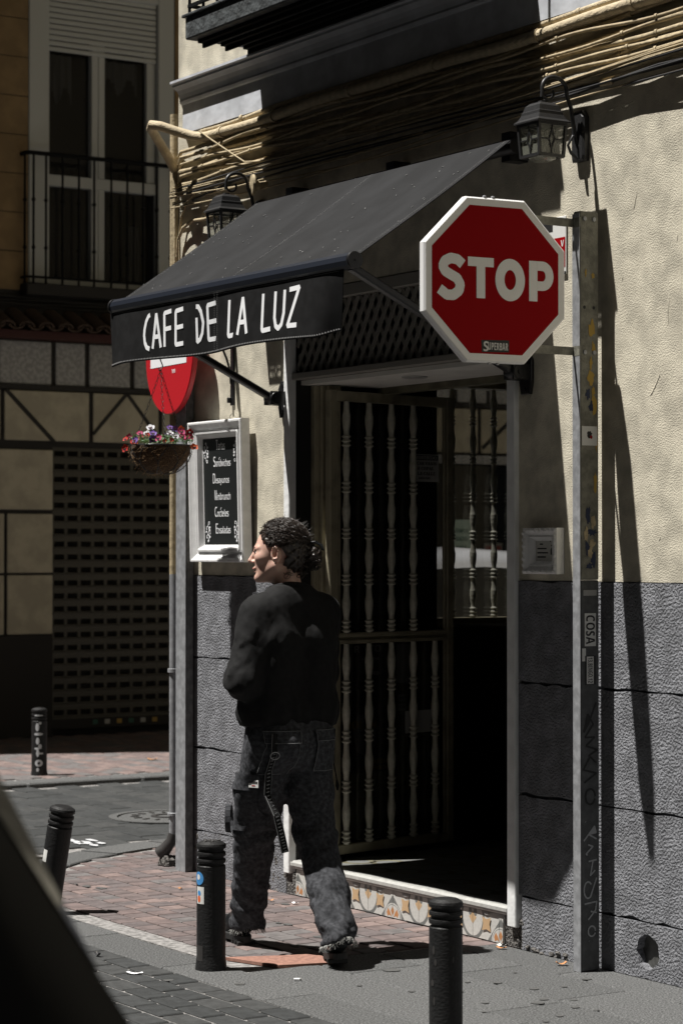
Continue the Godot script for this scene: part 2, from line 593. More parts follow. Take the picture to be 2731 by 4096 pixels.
func in_corner(x: float, z: float) -> bool:
	# the paved corner inside the kerb: an arc round (0.1, -0.9), then straight along both streets
	if x < 0.1 and z > -0.9:
		return Vector2(x - 0.1, z + 0.9).length() < 2.08
	if x < 0.1:
		return x > -1.98
	return z < 1.18


func ground_and_paving() -> void:
	var s := S()
	box(s, Vector3(0, -0.14, 0), Vector3(160, 0.2, 160))
	structure(obj("ground", s, M.asphalt))

	# corner pavement: mortar bed, red pavers, granite slabs
	var pv := Node3D.new()
	pv.name = "pavement"
	add_child(pv)
	structure(pv)
	s = S()
	var poly := PackedVector2Array([Vector2(40, 0.35), Vector2(-1.13, 0.35), Vector2(-1.13, 14), Vector2(-1.98, 14), Vector2(-1.98, 0.9)])
	for p in arc2(Vector2(0.1, 0.9), Vector2(2.08, 2.08), 180, 270, 14).slice(1):
		poly.append(p)
	poly.append(Vector2(1.4, -1.18))
	poly.append(Vector2(1.4, -1.44))
	poly.append(Vector2(40, -1.44))
	prism(s, poly, 0.10, Transform3D(Basis(Vector3(1, 0, 0), Vector3(0, 0, -1), Vector3(0, 1, 0)), Vector3(0, -0.057, 0)))
	obj("mortar_bed", s, M.mortar, pv)

	var meshes := []
	for v in 3:
		meshes.append(slab_mesh(0.103 + 0.002 * (v - 1), 0.108 - 0.001 * v, 0.04, 0.003))
	var rest := S()
	var n := 0
	for r in range(-10, 13):
		for c in range(-20, 16):
			var x := c * 0.11 + 0.034 + 0.004 * sin(r * 1.7)
			var z := 1.02 - 0.12 * (r - 0) + 0.0
			if z < 0.045 and x > -1.22 or z < -1.3 or z > 1.13:
				continue
			if not in_corner(x - 0.03, z + 0.04) or not in_corner(x - 0.04, z - 0.02):
				continue
			if x > 1.47 - 0.19 * (z - 0.8) + (0.0 if z > 0.2 else 0.1):
				continue
			var y := rng.randf_range(-0.0015, 0.0015)
			var tone: int = [0, 0, 1, 1, 2, 2, 3, 4][rng.randi() % 8]
			if x > -0.6 and z < 0.3 and rng.randf() < 0.4:
				tone = 4
			if n < 300 and z > -0.3:
				var o := MeshInstance3D.new()
				o.name = "paver"
				o.mesh = meshes[rng.randi() % 3]
				o.material_override = M["brick_%d" % tone]
				o.position = Vector3(x, y, z)
				o.rotation = Vector3(rng.randf_range(-0.006, 0.006), rng.randf_range(-0.012, 0.012), rng.randf_range(-0.006, 0.006))
				pv.add_child(o, true)
				n += 1
			else:
				box(rest, Vector3(x, -0.02 + y, z), Vector3(0.103, 0.04, 0.108), 0.003)
	stuff(obj("paver_field", rest, M.brick_1, pv))
	# one orange patch of cement at the seam of the granite
	s = S()
	prism(s, PackedVector2Array([Vector2(1.33, -1.14), Vector2(1.60, -1.05), Vector2(1.66, -0.84), Vector2(1.46, -0.78), Vector2(1.42, -0.92)]), 0.012, Transform3D(Basis(Vector3(1, 0, 0), Vector3(0, 0, -1), Vector3(0, 1, 0)), Vector3(0, 0.002, 0)))
	obj("cement_patch", s, mk("cement_orange", c3(0.22, 0.115, 0.085), 0.9, {"c2": c3(0.31, 0.16, 0.12), "freq": 0.03, "scale": 2.0}), pv)

	# granite: the border along the bollards, and the big slabs at the right
	var gran := func(x0: float, x1: float, z0: float, z1: float, alt := false) -> void:
		var g := S()
		box(g, Vector3((x0 + x1) * 0.5, -0.03 + rng.randf_range(-0.001, 0.0015), (z0 + z1) * 0.5), Vector3(x1 - x0 - 0.006, 0.06, z1 - z0 - 0.006), 0.005)
		obj("granite_slab", g, M.granite_b if alt else M.granite, pv)
	var xs := [0.55, 1.355, 2.145, 2.95, 3.76, 4.6, 5.4, 6.2]
	for i in xs.size() - 1:
		gran.call(xs[i], xs[i + 1], 1.205, 1.44, i % 2 == 0)
	xs = [1.62, 2.74, 3.85, 5.0, 6.2]
	for i in xs.size() - 1:
		gran.call(xs[i] + (0.24 if i else 0.0), xs[i + 1] + 0.24 if i < 3 else 6.2, 0.885, 1.205, i % 2 == 1)
	xs = [1.52, 1.86, 2.75, 3.6, 4.45, 5.3, 6.2]
	for i in xs.size() - 1:
		gran.call(xs[i], xs[i + 1], 0.545, 0.885, i % 2 == 0)
	xs = [1.56, 2.08, 2.715, 3.45, 4.2, 5.0, 6.2]
	for i in xs.size() - 1:
		gran.call(xs[i], xs[i + 1], 0.215, 0.545, i % 2 == 1)
	xs = [1.60, 2.30, 3.0, 3.8, 4.7, 6.2]
	for i in xs.size() - 1:
		gran.call(xs[i], xs[i + 1], 0.004, 0.215, i % 2 == 0)

	# flattened chewing gum and drips on the granite
	var gum := S()
	var gs := [[1.9, 0.72, 0.05], [2.33, 0.53, 0.026], [2.26, 0.62, 0.018], [2.50, 0.49, 0.028], [2.68, 0.58, 0.03], [2.75, 0.50, 0.022], [2.72, 0.64, 0.036], [2.53, 0.37, 0.016], [2.86, 0.58, 0.022], [2.94, 0.55, 0.016], [2.45, 0.2, 0.03], [2.95, 0.72, 0.02], [2.62, 0.8, 0.02], [2.3, 0.9, 0.02], [2.1, 1.0, 0.015], [1.62, 1.55, 0.03], [1.83, 1.36, 0.03], [2.4, 0.75, 0.016], [2.0, 0.55, 0.014], [3.0, 0.82, 0.018], [2.75, 0.9, 0.015], [2.2, 0.35, 0.012]]
	for g in gs:
		var pts := PackedVector2Array()
		for k in 14:
			var a := TAU * k / 14
			pts.append(Vector2(g[0], -g[1]) + Vector2(cos(a), sin(a)) * g[2] * 0.72 * rng.randf_range(0.75, 1.1))
		prism(gum, pts, 0.001, Transform3D(Basis(Vector3(1, 0, 0), Vector3(0, 0, -1), Vector3(0, 1, 0)), Vector3(0, 0.0022, 0)))
	for k in 22:
		var cx := rng.randf_range(-0.9, 1.3)
		var cz := rng.randf_range(0.12, 0.75)
		var pts2 := PackedVector2Array()
		var rr := rng.randf_range(0.008, 0.028)
		for j in 10:
			var a2 := TAU * j / 10
			pts2.append(Vector2(cx, -cz) + Vector2(cos(a2) * 1.5, sin(a2)) * rr * rng.randf_range(0.7, 1.1))
		prism(gum, pts2, 0.001, Transform3D(Basis(Vector3(1, 0, 0), Vector3(0, 0, -1), Vector3(0, 1, 0)), Vector3(0, 0.0032, 0)))
	stuff(obj("gum_spots", gum, M.gum, pv))

	# kerb: curved stones round the corner, then along the side street
	var kb := Node3D.new()
	kb.name = "kerb"
	add_child(kb)
	structure(kb)
	var c := Vector3(0.1, 0, -0.9)
	var steps := 7
	for i in steps:
		var a0 := lerpf(180.0, 272.0, float(i) / steps) + 0.25
		var a1 := lerpf(180.0, 272.0, float(i + 1) / steps) - 0.25
		var pp := PackedVector2Array()
		pp.append_array(PackedVector2Array(arc2(Vector2(0.1, 0.9), Vector2(2.34, 2.34), a0, a1, 5)))
		var inner := arc2(Vector2(0.1, 0.9), Vector2(2.10, 2.10), a0, a1, 5)
		inner.reverse()
		pp.append_array(PackedVector2Array(inner))
		s = S()
		prism(s, pp, 0.10, Transform3D(Basis(Vector3(1, 0, 0), Vector3(0, 0, -1), Vector3(0, 1, 0)), Vector3(0, -0.048, 0)), 0.006)
		obj("kerb_stone", s, M.granite if i % 2 else M.granite_b, kb)
	for i in 7:
		s = S()
		box(s, Vector3(-2.12, -0.048, -1.40 - i * 1.0), Vector3(0.24, 0.10, 0.99), 0.008)
		obj("kerb_stone", s, M.granite if i % 2 else M.granite_b, kb)
	s = S()
	box(s, Vector3(0.37, -0.048, 1.322), Vector3(0.36, 0.10, 0.235), 0.006)
	obj("kerb_stone", s, M.granite, kb)

	# road of grey setts: the ones near the camera, then the side street
	var rd := Node3D.new()
	rd.name = "road"
	add_child(rd)
	structure(rd)
	s = S()
	box(s, Vector3(2.0, -0.02, 2.35), Vector3(3.0, 0.03, 1.80))
	box(s, Vector3(-3.745, -0.043, -1.0), Vector3(3.33, 0.03, 16))
	obj("road_bed", s, M.mortar, rd)
	s = S()
	box(s, Vector3(3.0, -0.024, 5.0), Vector3(20, 0.03, 7.1))
	obj("carriageway", s, M.asphalt, rd)
	var sm := [slab_mesh(0.185, 0.098, 0.04, 0.004), slab_mesh(0.181, 0.10, 0.04, 0.004)]
	n = 0
	rest = S()
	for r in 16:
		for q in range(0, 16):
			var x := 0.6 + q * 0.2 + (0.1 if r % 2 else 0.0)
			var z := 1.505 + r * 0.113
			if x > 3.4:
				continue
			if z < 2.4 and n < 130:
				var o := MeshInstance3D.new()
				o.name = "sett"
				o.mesh = sm[rng.randi() % 2]
				o.material_override = M["sett_%d" % (rng.randi() % 3)]
				o.position = Vector3(x, 0.002 + rng.randf_range(-0.0015, 0.0015), z)
				o.rotation.y = rng.randf_range(-0.01, 0.01)
				rd.add_child(o, true)
				n += 1
			else:
				box(rest, Vector3(x, -0.018, z), Vector3(0.183, 0.04, 0.099), 0.004)
	stuff(obj("sett_field", rest, M.sett_1, rd))
	var fields := [S(), S(), S()]
	for r in range(-14, 30):
		for q in range(0, 13):
			var x := -5.28 + q * 0.25 + (0.125 if r % 2 else 0.0)
			var z := -0.1 - r * 0.165
			if x < -2.2 and not in_corner(x + 0.25, z) and Vector2(x - 0.1, z + 0.9).length() > 2.48:
				box(fields[rng.randi() % 3], Vector3(x, -0.034 + rng.randf_range(-0.003, 0.003), z), Vector3(0.243, 0.03, 0.158), 0.005)
	for i in 3:
		stuff(obj("sett_field", fields[i], M["sett_%d" % i], rd))
	# a smear of old white paint
	s = S()
	for k in 9:
		var pts3 := PackedVector2Array()
		var cc := Vector2(-2.55 + k * 0.035 + rng.randf_range(-0.02, 0.02), 0.10 + rng.randf_range(-0.08, 0.08))
		for j in 9:
			pts3.append(cc + Vector2(cos(TAU * j / 9) * 0.05, sin(TAU * j / 9) * 0.022) * rng.randf_range(0.5, 1.2))
		prism(s, pts3, 0.002, Transform3D(Basis(Vector3(1, 0, 0), Vector3(0, 0, -1), Vector3(0, 1, 0)), Vector3(0, -0.0125 + 0.0004 * k, 0)))
	obj("paint_smear", s, M.paint_white_worn, rd)

	# manhole
	var mh := thing("manhole_cover", "round iron manhole cover in the grey side road behind the corner post", "manhole", "", Vector3(-3.30, -0.016, -1.10))
	s = S()
	lathe(s, [Vector2(0.36, 0), Vector2(0.36, 0.006), Vector2(0.31, 0.006), Vector2(0.31, -0.004), Vector2(0.30, -0.004), Vector2(0.29, 0.004), Vector2(0, 0.004)], 40)
	obj("frame_ring", s, M.granite_b, mh)
	s = S()
	for k in 16:
		box(s, Vector3(cos(TAU * k / 16) * 0.2, 0.006, sin(TAU * k / 16) * 0.2), Vector3(0.05, 0.006, 0.02), 0.0, Basis(Vector3.UP, -TAU * k / 16))
	lathe(s, [Vector2(0.1, 0.004), Vector2(0.1, 0.010), Vector2(0.07, 0.010), Vector2(0.07, 0.004)], 24)
	obj("lid_pattern", s, M.bollard_worn, mh)

	# pavement across the side street
	var fp := Node3D.new()
	fp.name = "far_pavement"
	add_child(fp)
	structure(fp)
	s = S()
	box(s, Vector3(-7.43, -0.05, -4.0), Vector3(3.54, 0.09, 20))
	obj("mortar_bed", s, M.mortar, fp)
	fields = [S(), S(), S()]
	for r in range(0, 60):
		for q in range(0, 17):
			var x := -9.1 + q * 0.205 + (0.1 if r % 2 else 0.0)
			var z := 0.6 - r * 0.105
			if x > -5.78:
				continue
			box(fields[rng.randi() % 3], Vector3(x, -0.01 + rng.randf_range(-0.002, 0.002), z), Vector3(0.2, 0.03, 0.099), 0.004)
	for i in 3:
		stuff(obj("paver_field", fields[i], M["brick_%d" % [4, 1, 3][i]], fp))
	for i in 14:
		s = S()
		box(s, Vector3(-5.545, -0.045, 2.0 - i * 0.9), Vector3(0.235, 0.11, 0.89), 0.01)
		obj("kerb_stone", s, M.granite, fp)


# ------------------------------------------------------------------ the cafe's building

# sweeps a profile of (out, y) along a path of (x, z) whose outside is on the right hand
func sweep(s: SurfaceTool, path: Array, prof: Array) -> void:
	var rings := []
	for i in path.size():
		var p: Vector2 = path[i]
		var n0 := Vector2.ZERO
		var n1 := Vector2.ZERO
		if i > 0:
			var d: Vector2 = (p - path[i - 1]).normalized()
			n0 = Vector2(d.y, -d.x)
		if i < path.size() - 1:
			var d2: Vector2 = (path[i + 1] - p).normalized()
			n1 = Vector2(d2.y, -d2.x)
		if n0 == Vector2.ZERO:
			n0 = n1
		if n1 == Vector2.ZERO:
			n1 = n0
		var m := (n0 + n1).normalized()
		m /= maxf(m.dot(n0), 0.3)
		var ring := []
		for q in prof:
			ring.append(Vector3(p.x + m.x * q.x, q.y, p.y + m.y * q.x))
		rings.append(ring)
	for i in path.size() - 1:
		for k in prof.size() - 1:
			var a: Vector3 = rings[i][k]
			var b: Vector3 = rings[i + 1][k]
			var c: Vector3 = rings[i + 1][k + 1]
			var d: Vector3 = rings[i][k + 1]
			# order so that the face looks outward
			var mid := (a + b + c + d) * 0.25
			var dir := Vector3(c.x - b.x, c.y - b.y, c.z - b.z)
			var along := (b - a).normalized()
			var nrm := along.cross(dir).normalized()
			quad_o(s, a, b, c, d, mid + nrm)


func multi(called: String, layers: Array, parent: Node3D) -> MeshInstance3D:
	var am := ArrayMesh.new()
	var o := MeshInstance3D.new()
	o.name = called
	for l in layers:
		var n := am.get_surface_count()
		l[0].generate_normals()
		l[0].commit(am)
		if am.get_surface_count() > n:
			am.surface_set_material(n, l[1])
	o.mesh = am
	parent.add_child(o, true)
	return o


func rock(s: SurfaceTool, c: Vector3, r: Vector3) -> void:
	var pts := []
	var nu := 7
	for i in 4:
		var ring := []
		for k in nu:
			var la := lerpf(-1.2, 1.2, i / 3.0)
			var a := TAU * k / nu
			ring.append(c + Vector3(cos(a) * cos(la), sin(la), sin(a) * cos(la)) * r * rng.randf_range(0.75, 1.2))
		pts.append(ring)
	for i in 3:
		for k in nu:
			quad_o(s, pts[i][k], pts[i][(k + 1) % nu], pts[i + 1][(k + 1) % nu], pts[i + 1][k], c)
	for k in range(1, nu - 1):
		tri_o(s, pts[0][0], pts[0][k], pts[0][k + 1], c)
		tri_o(s, pts[3][0], pts[3][k], pts[3][k + 1], c)


# one unit of a turned spindle, u long
func spindle(length: float, r: float, units: int) -> Array:
	var prof := [Vector2(0.0, 0.0)]
	var u := length / units
	var shape := [[0.0, 0.66], [0.02, 0.68], [0.045, 1.12], [0.055, 1.12], [0.09, 0.72], [0.115, 0.72], [0.14, 1.12], [0.15, 1.12], [0.185, 0.70], [0.21, 0.72], [0.235, 1.08], [0.245, 1.08], [0.28, 0.66], [0.36, 0.68], [0.48, 0.90], [0.60, 1.0], [0.70, 0.98], [0.76, 0.82], [0.84, 0.72], [0.94, 0.66]]
	for i in units:
		for q in shape:
			prof.append(Vector2(r * q[1], (i + q[0]) * u))
	prof.append(Vector2(r * 0.62, length))
	prof.append(Vector2(0.0, length))
	return prof


# a course of the plinth whose joints wander and are chipped
func rough_course(s: SurfaceTool, x0: float, x1: float, y0: float, y1: float) -> void:
	var pl := PackedVector2Array()
	var n := int((x1 - x0) / 0.045)
	var chip := func(k: int) -> float:
		return maxf(0.0, 0.004 * sin(k * 1.3) + 0.003 * sin(k * 0.37 + y0 * 9.0)) + (0.007 if rng.randf() < 0.06 else 0.0) + rng.randf() * 0.0015
	for k in n + 1:
		pl.append(Vector2(lerpf(x0, x1, float(k) / n), y0 + (chip.call(k) if y0 > 0.0 else 0.0)))
	for k in n + 1:
		pl.append(Vector2(lerpf(x1, x0, float(k) / n), y1 - chip.call(k + 50)))
	prism(s, pl, 0.024, Transform3D(Basis(), Vector3(0, 0, -0.007)))


func cafe_building() -> void:
	var b := thing("cafe_building", "yellow plastered corner building with grey plinth and open glazed doorway under the awning", "building")
	var s := S()
	bx(s, Vector3(-1.15, 1.508, -0.3), Vector3(-0.06, 3.80, 0.0))
	bx(s, Vector3(1.765, 1.508, -0.3), Vector3(9.0, 3.80, 0.0))
	bx(s, Vector3(-0.06, 2.86, -0.3), Vector3(1.765, 3.80, 0.0))
	obj("wall", s, M.plaster, b)
	s = S()
	bx(s, Vector3(-1.15, 3.80, -0.3), Vector3(9.0, 13.0, -0.002))
	obj("upper_wall", s, M.plaster, b)
	# trowel ridges and hairline cracks in the plaster at the right
	s = S()
	for l in [[[2.70, 2.62], [2.705, 2.58], [2.695, 2.53], [2.70, 2.49], [2.68, 2.44]], [[2.66, 2.33], [2.645, 2.29], [2.62, 2.25], [2.60, 2.225], [2.57, 2.21]], [[2.52, 3.05], [2.515, 3.0], [2.50, 2.95], [2.485, 2.92]], [[2.76, 2.85], [2.75, 2.80], [2.745, 2.76]], [[2.66, 1.70], [2.645, 1.67], [2.63, 1.665]], [[2.44, 2.72], [2.43, 2.68], [2.42, 2.66]]]:
		var rp := []
		var rr := []
		for i in l.size():
			rp.append(Vector3(l[i][0], l[i][1], -0.0032))
			rr.append(0.0055 if i > 0 and i < l.size() - 1 else 0.001)
		tube(s, rp, rr, 6)
	stuff(obj("trowel_ridges", s, M.plaster, b))

	# plinth in courses with recessed joints
	var ys := [[0.0, 0.213], [0.217, 0.631], [0.635, 1.089], [1.093, 1.506]]
	s = S()
	bx(s, Vector3(-1.145, 0.0, -0.3), Vector3(-0.06, 1.508, -0.012))
	bx(s, Vector3(1.765, 0.214, -0.3), Vector3(9.0, 1.508, -0.012))
	bx(s, Vector3(1.765, 0.0, -0.3), Vector3(9.0, 0.214, -0.25))
	obj("plinth_core", s, M.joint_dark, b)
	for i in ys.size():
		s = S()
		rough_course(s, -1.15, -0.062, ys[i][0], ys[i][1])
		obj("plinth_course", s, M.plinth, b)
		if i == 0:
			# the lowest course on the right has a round hole knocked through it
			s = S()
			var c := Vector2(2.574, 0.103)
			var bite := []
			for k in 13:
				var a := deg_to_rad(90 + 180.0 * k / 12)
				bite.append(c + Vector2(cos(a) * 0.062, sin(a) * 0.066) * (1.0 + 0.06 * sin(k * 2.3)))
			var pl := PackedVector2Array([Vector2(1.79, 0), Vector2(c.x, 0)])
			bite.reverse()
			pl.append_array(PackedVector2Array(bite))
			pl.append_array(PackedVector2Array([Vector2(c.x, 0.212), Vector2(1.79, 0.212)]))
			prism(s, pl, 0.09, Transform3D(Basis(), Vector3(0, 0, -0.04)))
			bite = []
			for k in 13:
				var a2 := deg_to_rad(-90 + 180.0 * k / 12)
				bite.append(c + Vector2(cos(a2) * 0.070, sin(a2) * 0.066) * (1.0 + 0.05 * sin(k * 1.7)))
			bite[0] = c + Vector2(0, bite[0].y - c.y)
			pl = PackedVector2Array([Vector2(9.0, 0), Vector2(9.0, 0.212), Vector2(c.x, 0.212)])
			bite.reverse()
			pl.append_array(PackedVector2Array(bite))
			pl.append(Vector2(c.x, 0))
			prism(s, pl, 0.09, Transform3D(Basis(), Vector3(0, 0, -0.04)))
			obj("plinth_course", s, M.plinth, b)
		else:
			s = S()
			rough_course(s, 1.767, 6.5, ys[i][0], ys[i][1])
			obj("plinth_course", s, M.plinth, b)
	# broken foot of the wall
	s = S()
	for k in 26:
		rock(s, Vector3(rng.randf_range(-1.0, -0.7) if k % 3 == 0 else rng.randf_range(-0.25, 0.03), rng.randf_range(0.0, 0.22) * (0.3 if k % 2 else 1.0), rng.randf_range(-0.006, 0.004)), Vector3(0.022, 0.018, 0.010) * rng.randf_range(0.5, 1.2))
	for k in 30:
		rock(s, Vector3(rng.randf_range(1.715, 1.80), rng.randf_range(0.0, 0.13), rng.randf_range(-0.02, 0.0)), Vector3(0.016, 0.016, 0.010) * rng.randf_range(0.5, 1.2))
	for k in 22:
		rock(s, Vector3(rng.randf_range(1.80, 2.2), rng.randf_range(0.0, 0.02), rng.randf_range(0.0, 0.010)), Vector3(0.014, 0.008, 0.010) * rng.randf_range(0.5, 1.3))
	stuff(obj("broken_render", s, M.rubble, b))
	s = S()
	bx(s, Vector3(-0.058, 0.0, -0.28), Vector3(0.03, 0.10, 0.003))
	obj("jamb_foot", s, M.rubble, b)
	s = S()
	bx(s, Vector3(1.668, 0.0, -0.28), Vector3(1.79, 0.10, -0.004))
	obj("jamb_foot", s, M.rubble, b)

	# side wall with its window, and the rear
	s = S()
	bx(s, Vector3(-1.15, 0.0, -14.0), Vector3(-0.86, 1.22, -0.302))
	bx(s, Vector3(-1.15, 2.57, -14.0), Vector3(-0.86, 13.0, -0.302))
	bx(s, Vector3(-1.15, 1.22, -1.42), Vector3(-0.86, 2.57, -0.302))
	bx(s, Vector3(-1.15, 1.22, -14.0), Vector3(-0.86, 2.57, -3.0))
	obj("side_wall", s, M.plaster_smooth, b)
	s = S()
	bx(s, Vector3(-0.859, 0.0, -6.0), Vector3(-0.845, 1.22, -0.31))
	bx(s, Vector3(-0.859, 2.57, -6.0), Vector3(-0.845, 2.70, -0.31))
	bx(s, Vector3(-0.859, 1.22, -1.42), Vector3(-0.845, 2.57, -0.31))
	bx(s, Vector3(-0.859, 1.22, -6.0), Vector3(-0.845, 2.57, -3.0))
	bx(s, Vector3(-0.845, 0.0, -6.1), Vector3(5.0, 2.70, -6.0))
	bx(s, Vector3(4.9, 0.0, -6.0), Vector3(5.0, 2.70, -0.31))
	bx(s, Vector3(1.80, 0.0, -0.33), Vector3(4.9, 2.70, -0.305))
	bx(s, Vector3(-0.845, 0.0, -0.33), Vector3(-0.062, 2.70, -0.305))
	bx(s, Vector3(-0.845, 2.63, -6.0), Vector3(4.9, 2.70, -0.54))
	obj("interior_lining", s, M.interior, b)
	s = S()
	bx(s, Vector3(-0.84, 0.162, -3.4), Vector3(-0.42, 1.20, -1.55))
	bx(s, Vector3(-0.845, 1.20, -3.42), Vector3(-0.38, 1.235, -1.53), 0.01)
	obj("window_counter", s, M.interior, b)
	s = S()
	bx(s, Vector3(-0.845, -0.02, -6.0), Vector3(4.9, 0.155, -0.03))
	obj("interior_floor", s, mk("floor_tile", c3(0.05, 0.05, 0.048), 0.3, {"c2": c3(0.10, 0.10, 0.095), "freq": 0.02, "scale": 1.0}), b)
	# floor tiles inside the door
	var fl := [S(), S()]
	for i in 9:
		for j in 8:
			var x := 0.09 + i * 0.2
			var z := -0.14 - j * 0.2
			box(fl[0], Vector3(x, 0.1575, z), Vector3(0.197, 0.006, 0.197), 0.001)
			lathe(fl[1], [Vector2(0.085, 0.1607), Vector2(0.085, 0.1612), Vector2(0.055, 0.1612), Vector2(0.055, 0.1607)], 20, Transform3D(Basis(), Vector3(x - 0.1, 0, z - 0.1) if (i + j) % 2 else Vector3(x, 0, z)))
	multi("floor_tiles", [[fl[0], M.tile_grey], [fl[1], M.interior_wood]], b)

	# window in the side wall: turned bars, frame, glass
	var w := part("window", b)
	s = S()
	for z in [-1.43, -2.995]:
		bx(s, Vector3(-1.10, 1.225, z - 0.03), Vector3(-0.95, 2.565, z + 0.03))
	bx(s, Vector3(-1.10, 1.225, -2.96), Vector3(-0.95, 1.262, -1.465))
	bx(s, Vector3(-1.10, 2.53, -2.96), Vector3(-0.95, 2.565, -1.465))
	obj("window_frame", s, M.cream_paint, w)
	s = S()
	bx(s, Vector3(-1.085, 1.262, -2.965), Vector3(-1.081, 2.53, -1.465))
	obj("window_glass", s, M.glass_dark, w)
	var sp := S()
	lathe(sp, spindle(1.27, 0.0195, 6), 12)
	var spm := mesh_of(sp)
	for k in 10:
		var o := obj("baluster", spm, M.baluster_paint, w)
		o.position = Vector3(-1.05, 1.262, -1.522 - 0.1435 * k)

	cornice_and_balcony(b)
	doorway(b)


func cornice_and_balcony(b: Node3D) -> void:
	var s := S()
	var prof := [Vector2(0.0, 3.775), Vector2(0.03, 3.775), Vector2(0.03, 3.922), Vector2(0.040, 3.926), Vector2(0.046, 3.938), Vector2(0.042, 3.950), Vector2(0.048, 3.972), Vector2(0.058, 3.992), Vector2(0.074, 4.006), Vector2(0.080, 4.010), Vector2(0.080, 4.022), Vector2(0.092, 4.028), Vector2(0.092, 4.040), Vector2(0.0, 4.062)]
	sweep(s, [Vector2(9.0, 0.0), Vector2(-1.035, 0.0), Vector2(-1.15, -0.105), Vector2(-1.15, -14.0)], prof)
	obj("cornice", s, M.cornice, b)

	var bal := part("balcony", b)
	s = S()
	bx(s, Vector3(-0.30, 4.072, 0.03), Vector3(1.87, 4.178, 0.428), 0.006)
	bx(s, Vector3(-0.315, 4.178, 0.0), Vector3(1.885, 4.192, 0.44), 0.003)
	obj("slab", s, M.slab_grey, bal)
	for k in 3:
		s = S()
		var z := 0.10 + k * 0.125
		bx(s, Vector3(-0.26, 4.055, z - 0.03), Vector3(1.83, 4.0715, z + 0.03))
		bx(s, Vector3(-0.26, 4.035, z - 0.006), Vector3(1.83, 4.055, z + 0.006))
		obj("joist", s, M.iron, bal)
	s = S()
	bx(s, Vector3(-0.29, 4.225, 0.405), Vector3(1.86, 4.24, 0.42))
	bx(s, Vector3(-0.29, 5.05, 0.40), Vector3(1.86, 5.08, 0.425))
	bx(s, Vector3(-0.29, 4.40, 0.405), Vector3(1.86, 4.412, 0.42))
	obj("rail", s, M.iron, bal)
	for e in [-0.283, 1.853]:
		s = S()
		bx(s, Vector3(e - 0.007, 4.225, 0.0), Vector3(e + 0.007, 4.24, 0.404))
		bx(s, Vector3(e - 0.007, 5.05, 0.0), Vector3(e + 0.007, 5.075, 0.399))
		obj("end_rail", s, M.iron, bal)
	for k in 17:
		s = S()
		var x := -0.283 + k * 2.136 / 16.0
		tube(s, [Vector3(x, 4.193, 0.412), Vector3(x, 5.05, 0.412)], 0.008, 6)
		obj("railing_bar", s, M.iron, bal)
	for k in 5:
		s = S()
		var c := Vector3(-0.12 + k * 0.42, 4.318, 0.412)
		for rr in [0.075, 0.045]:
			var pts := []
			for i in 21:
				pts.append(c + Vector3(cos(TAU * i / 20.0) * rr * 1.25, sin(TAU * i / 20.0) * rr, 0))
			tube(s, pts, 0.008, 6, false)
		obj("scroll", s, M.iron, bal)


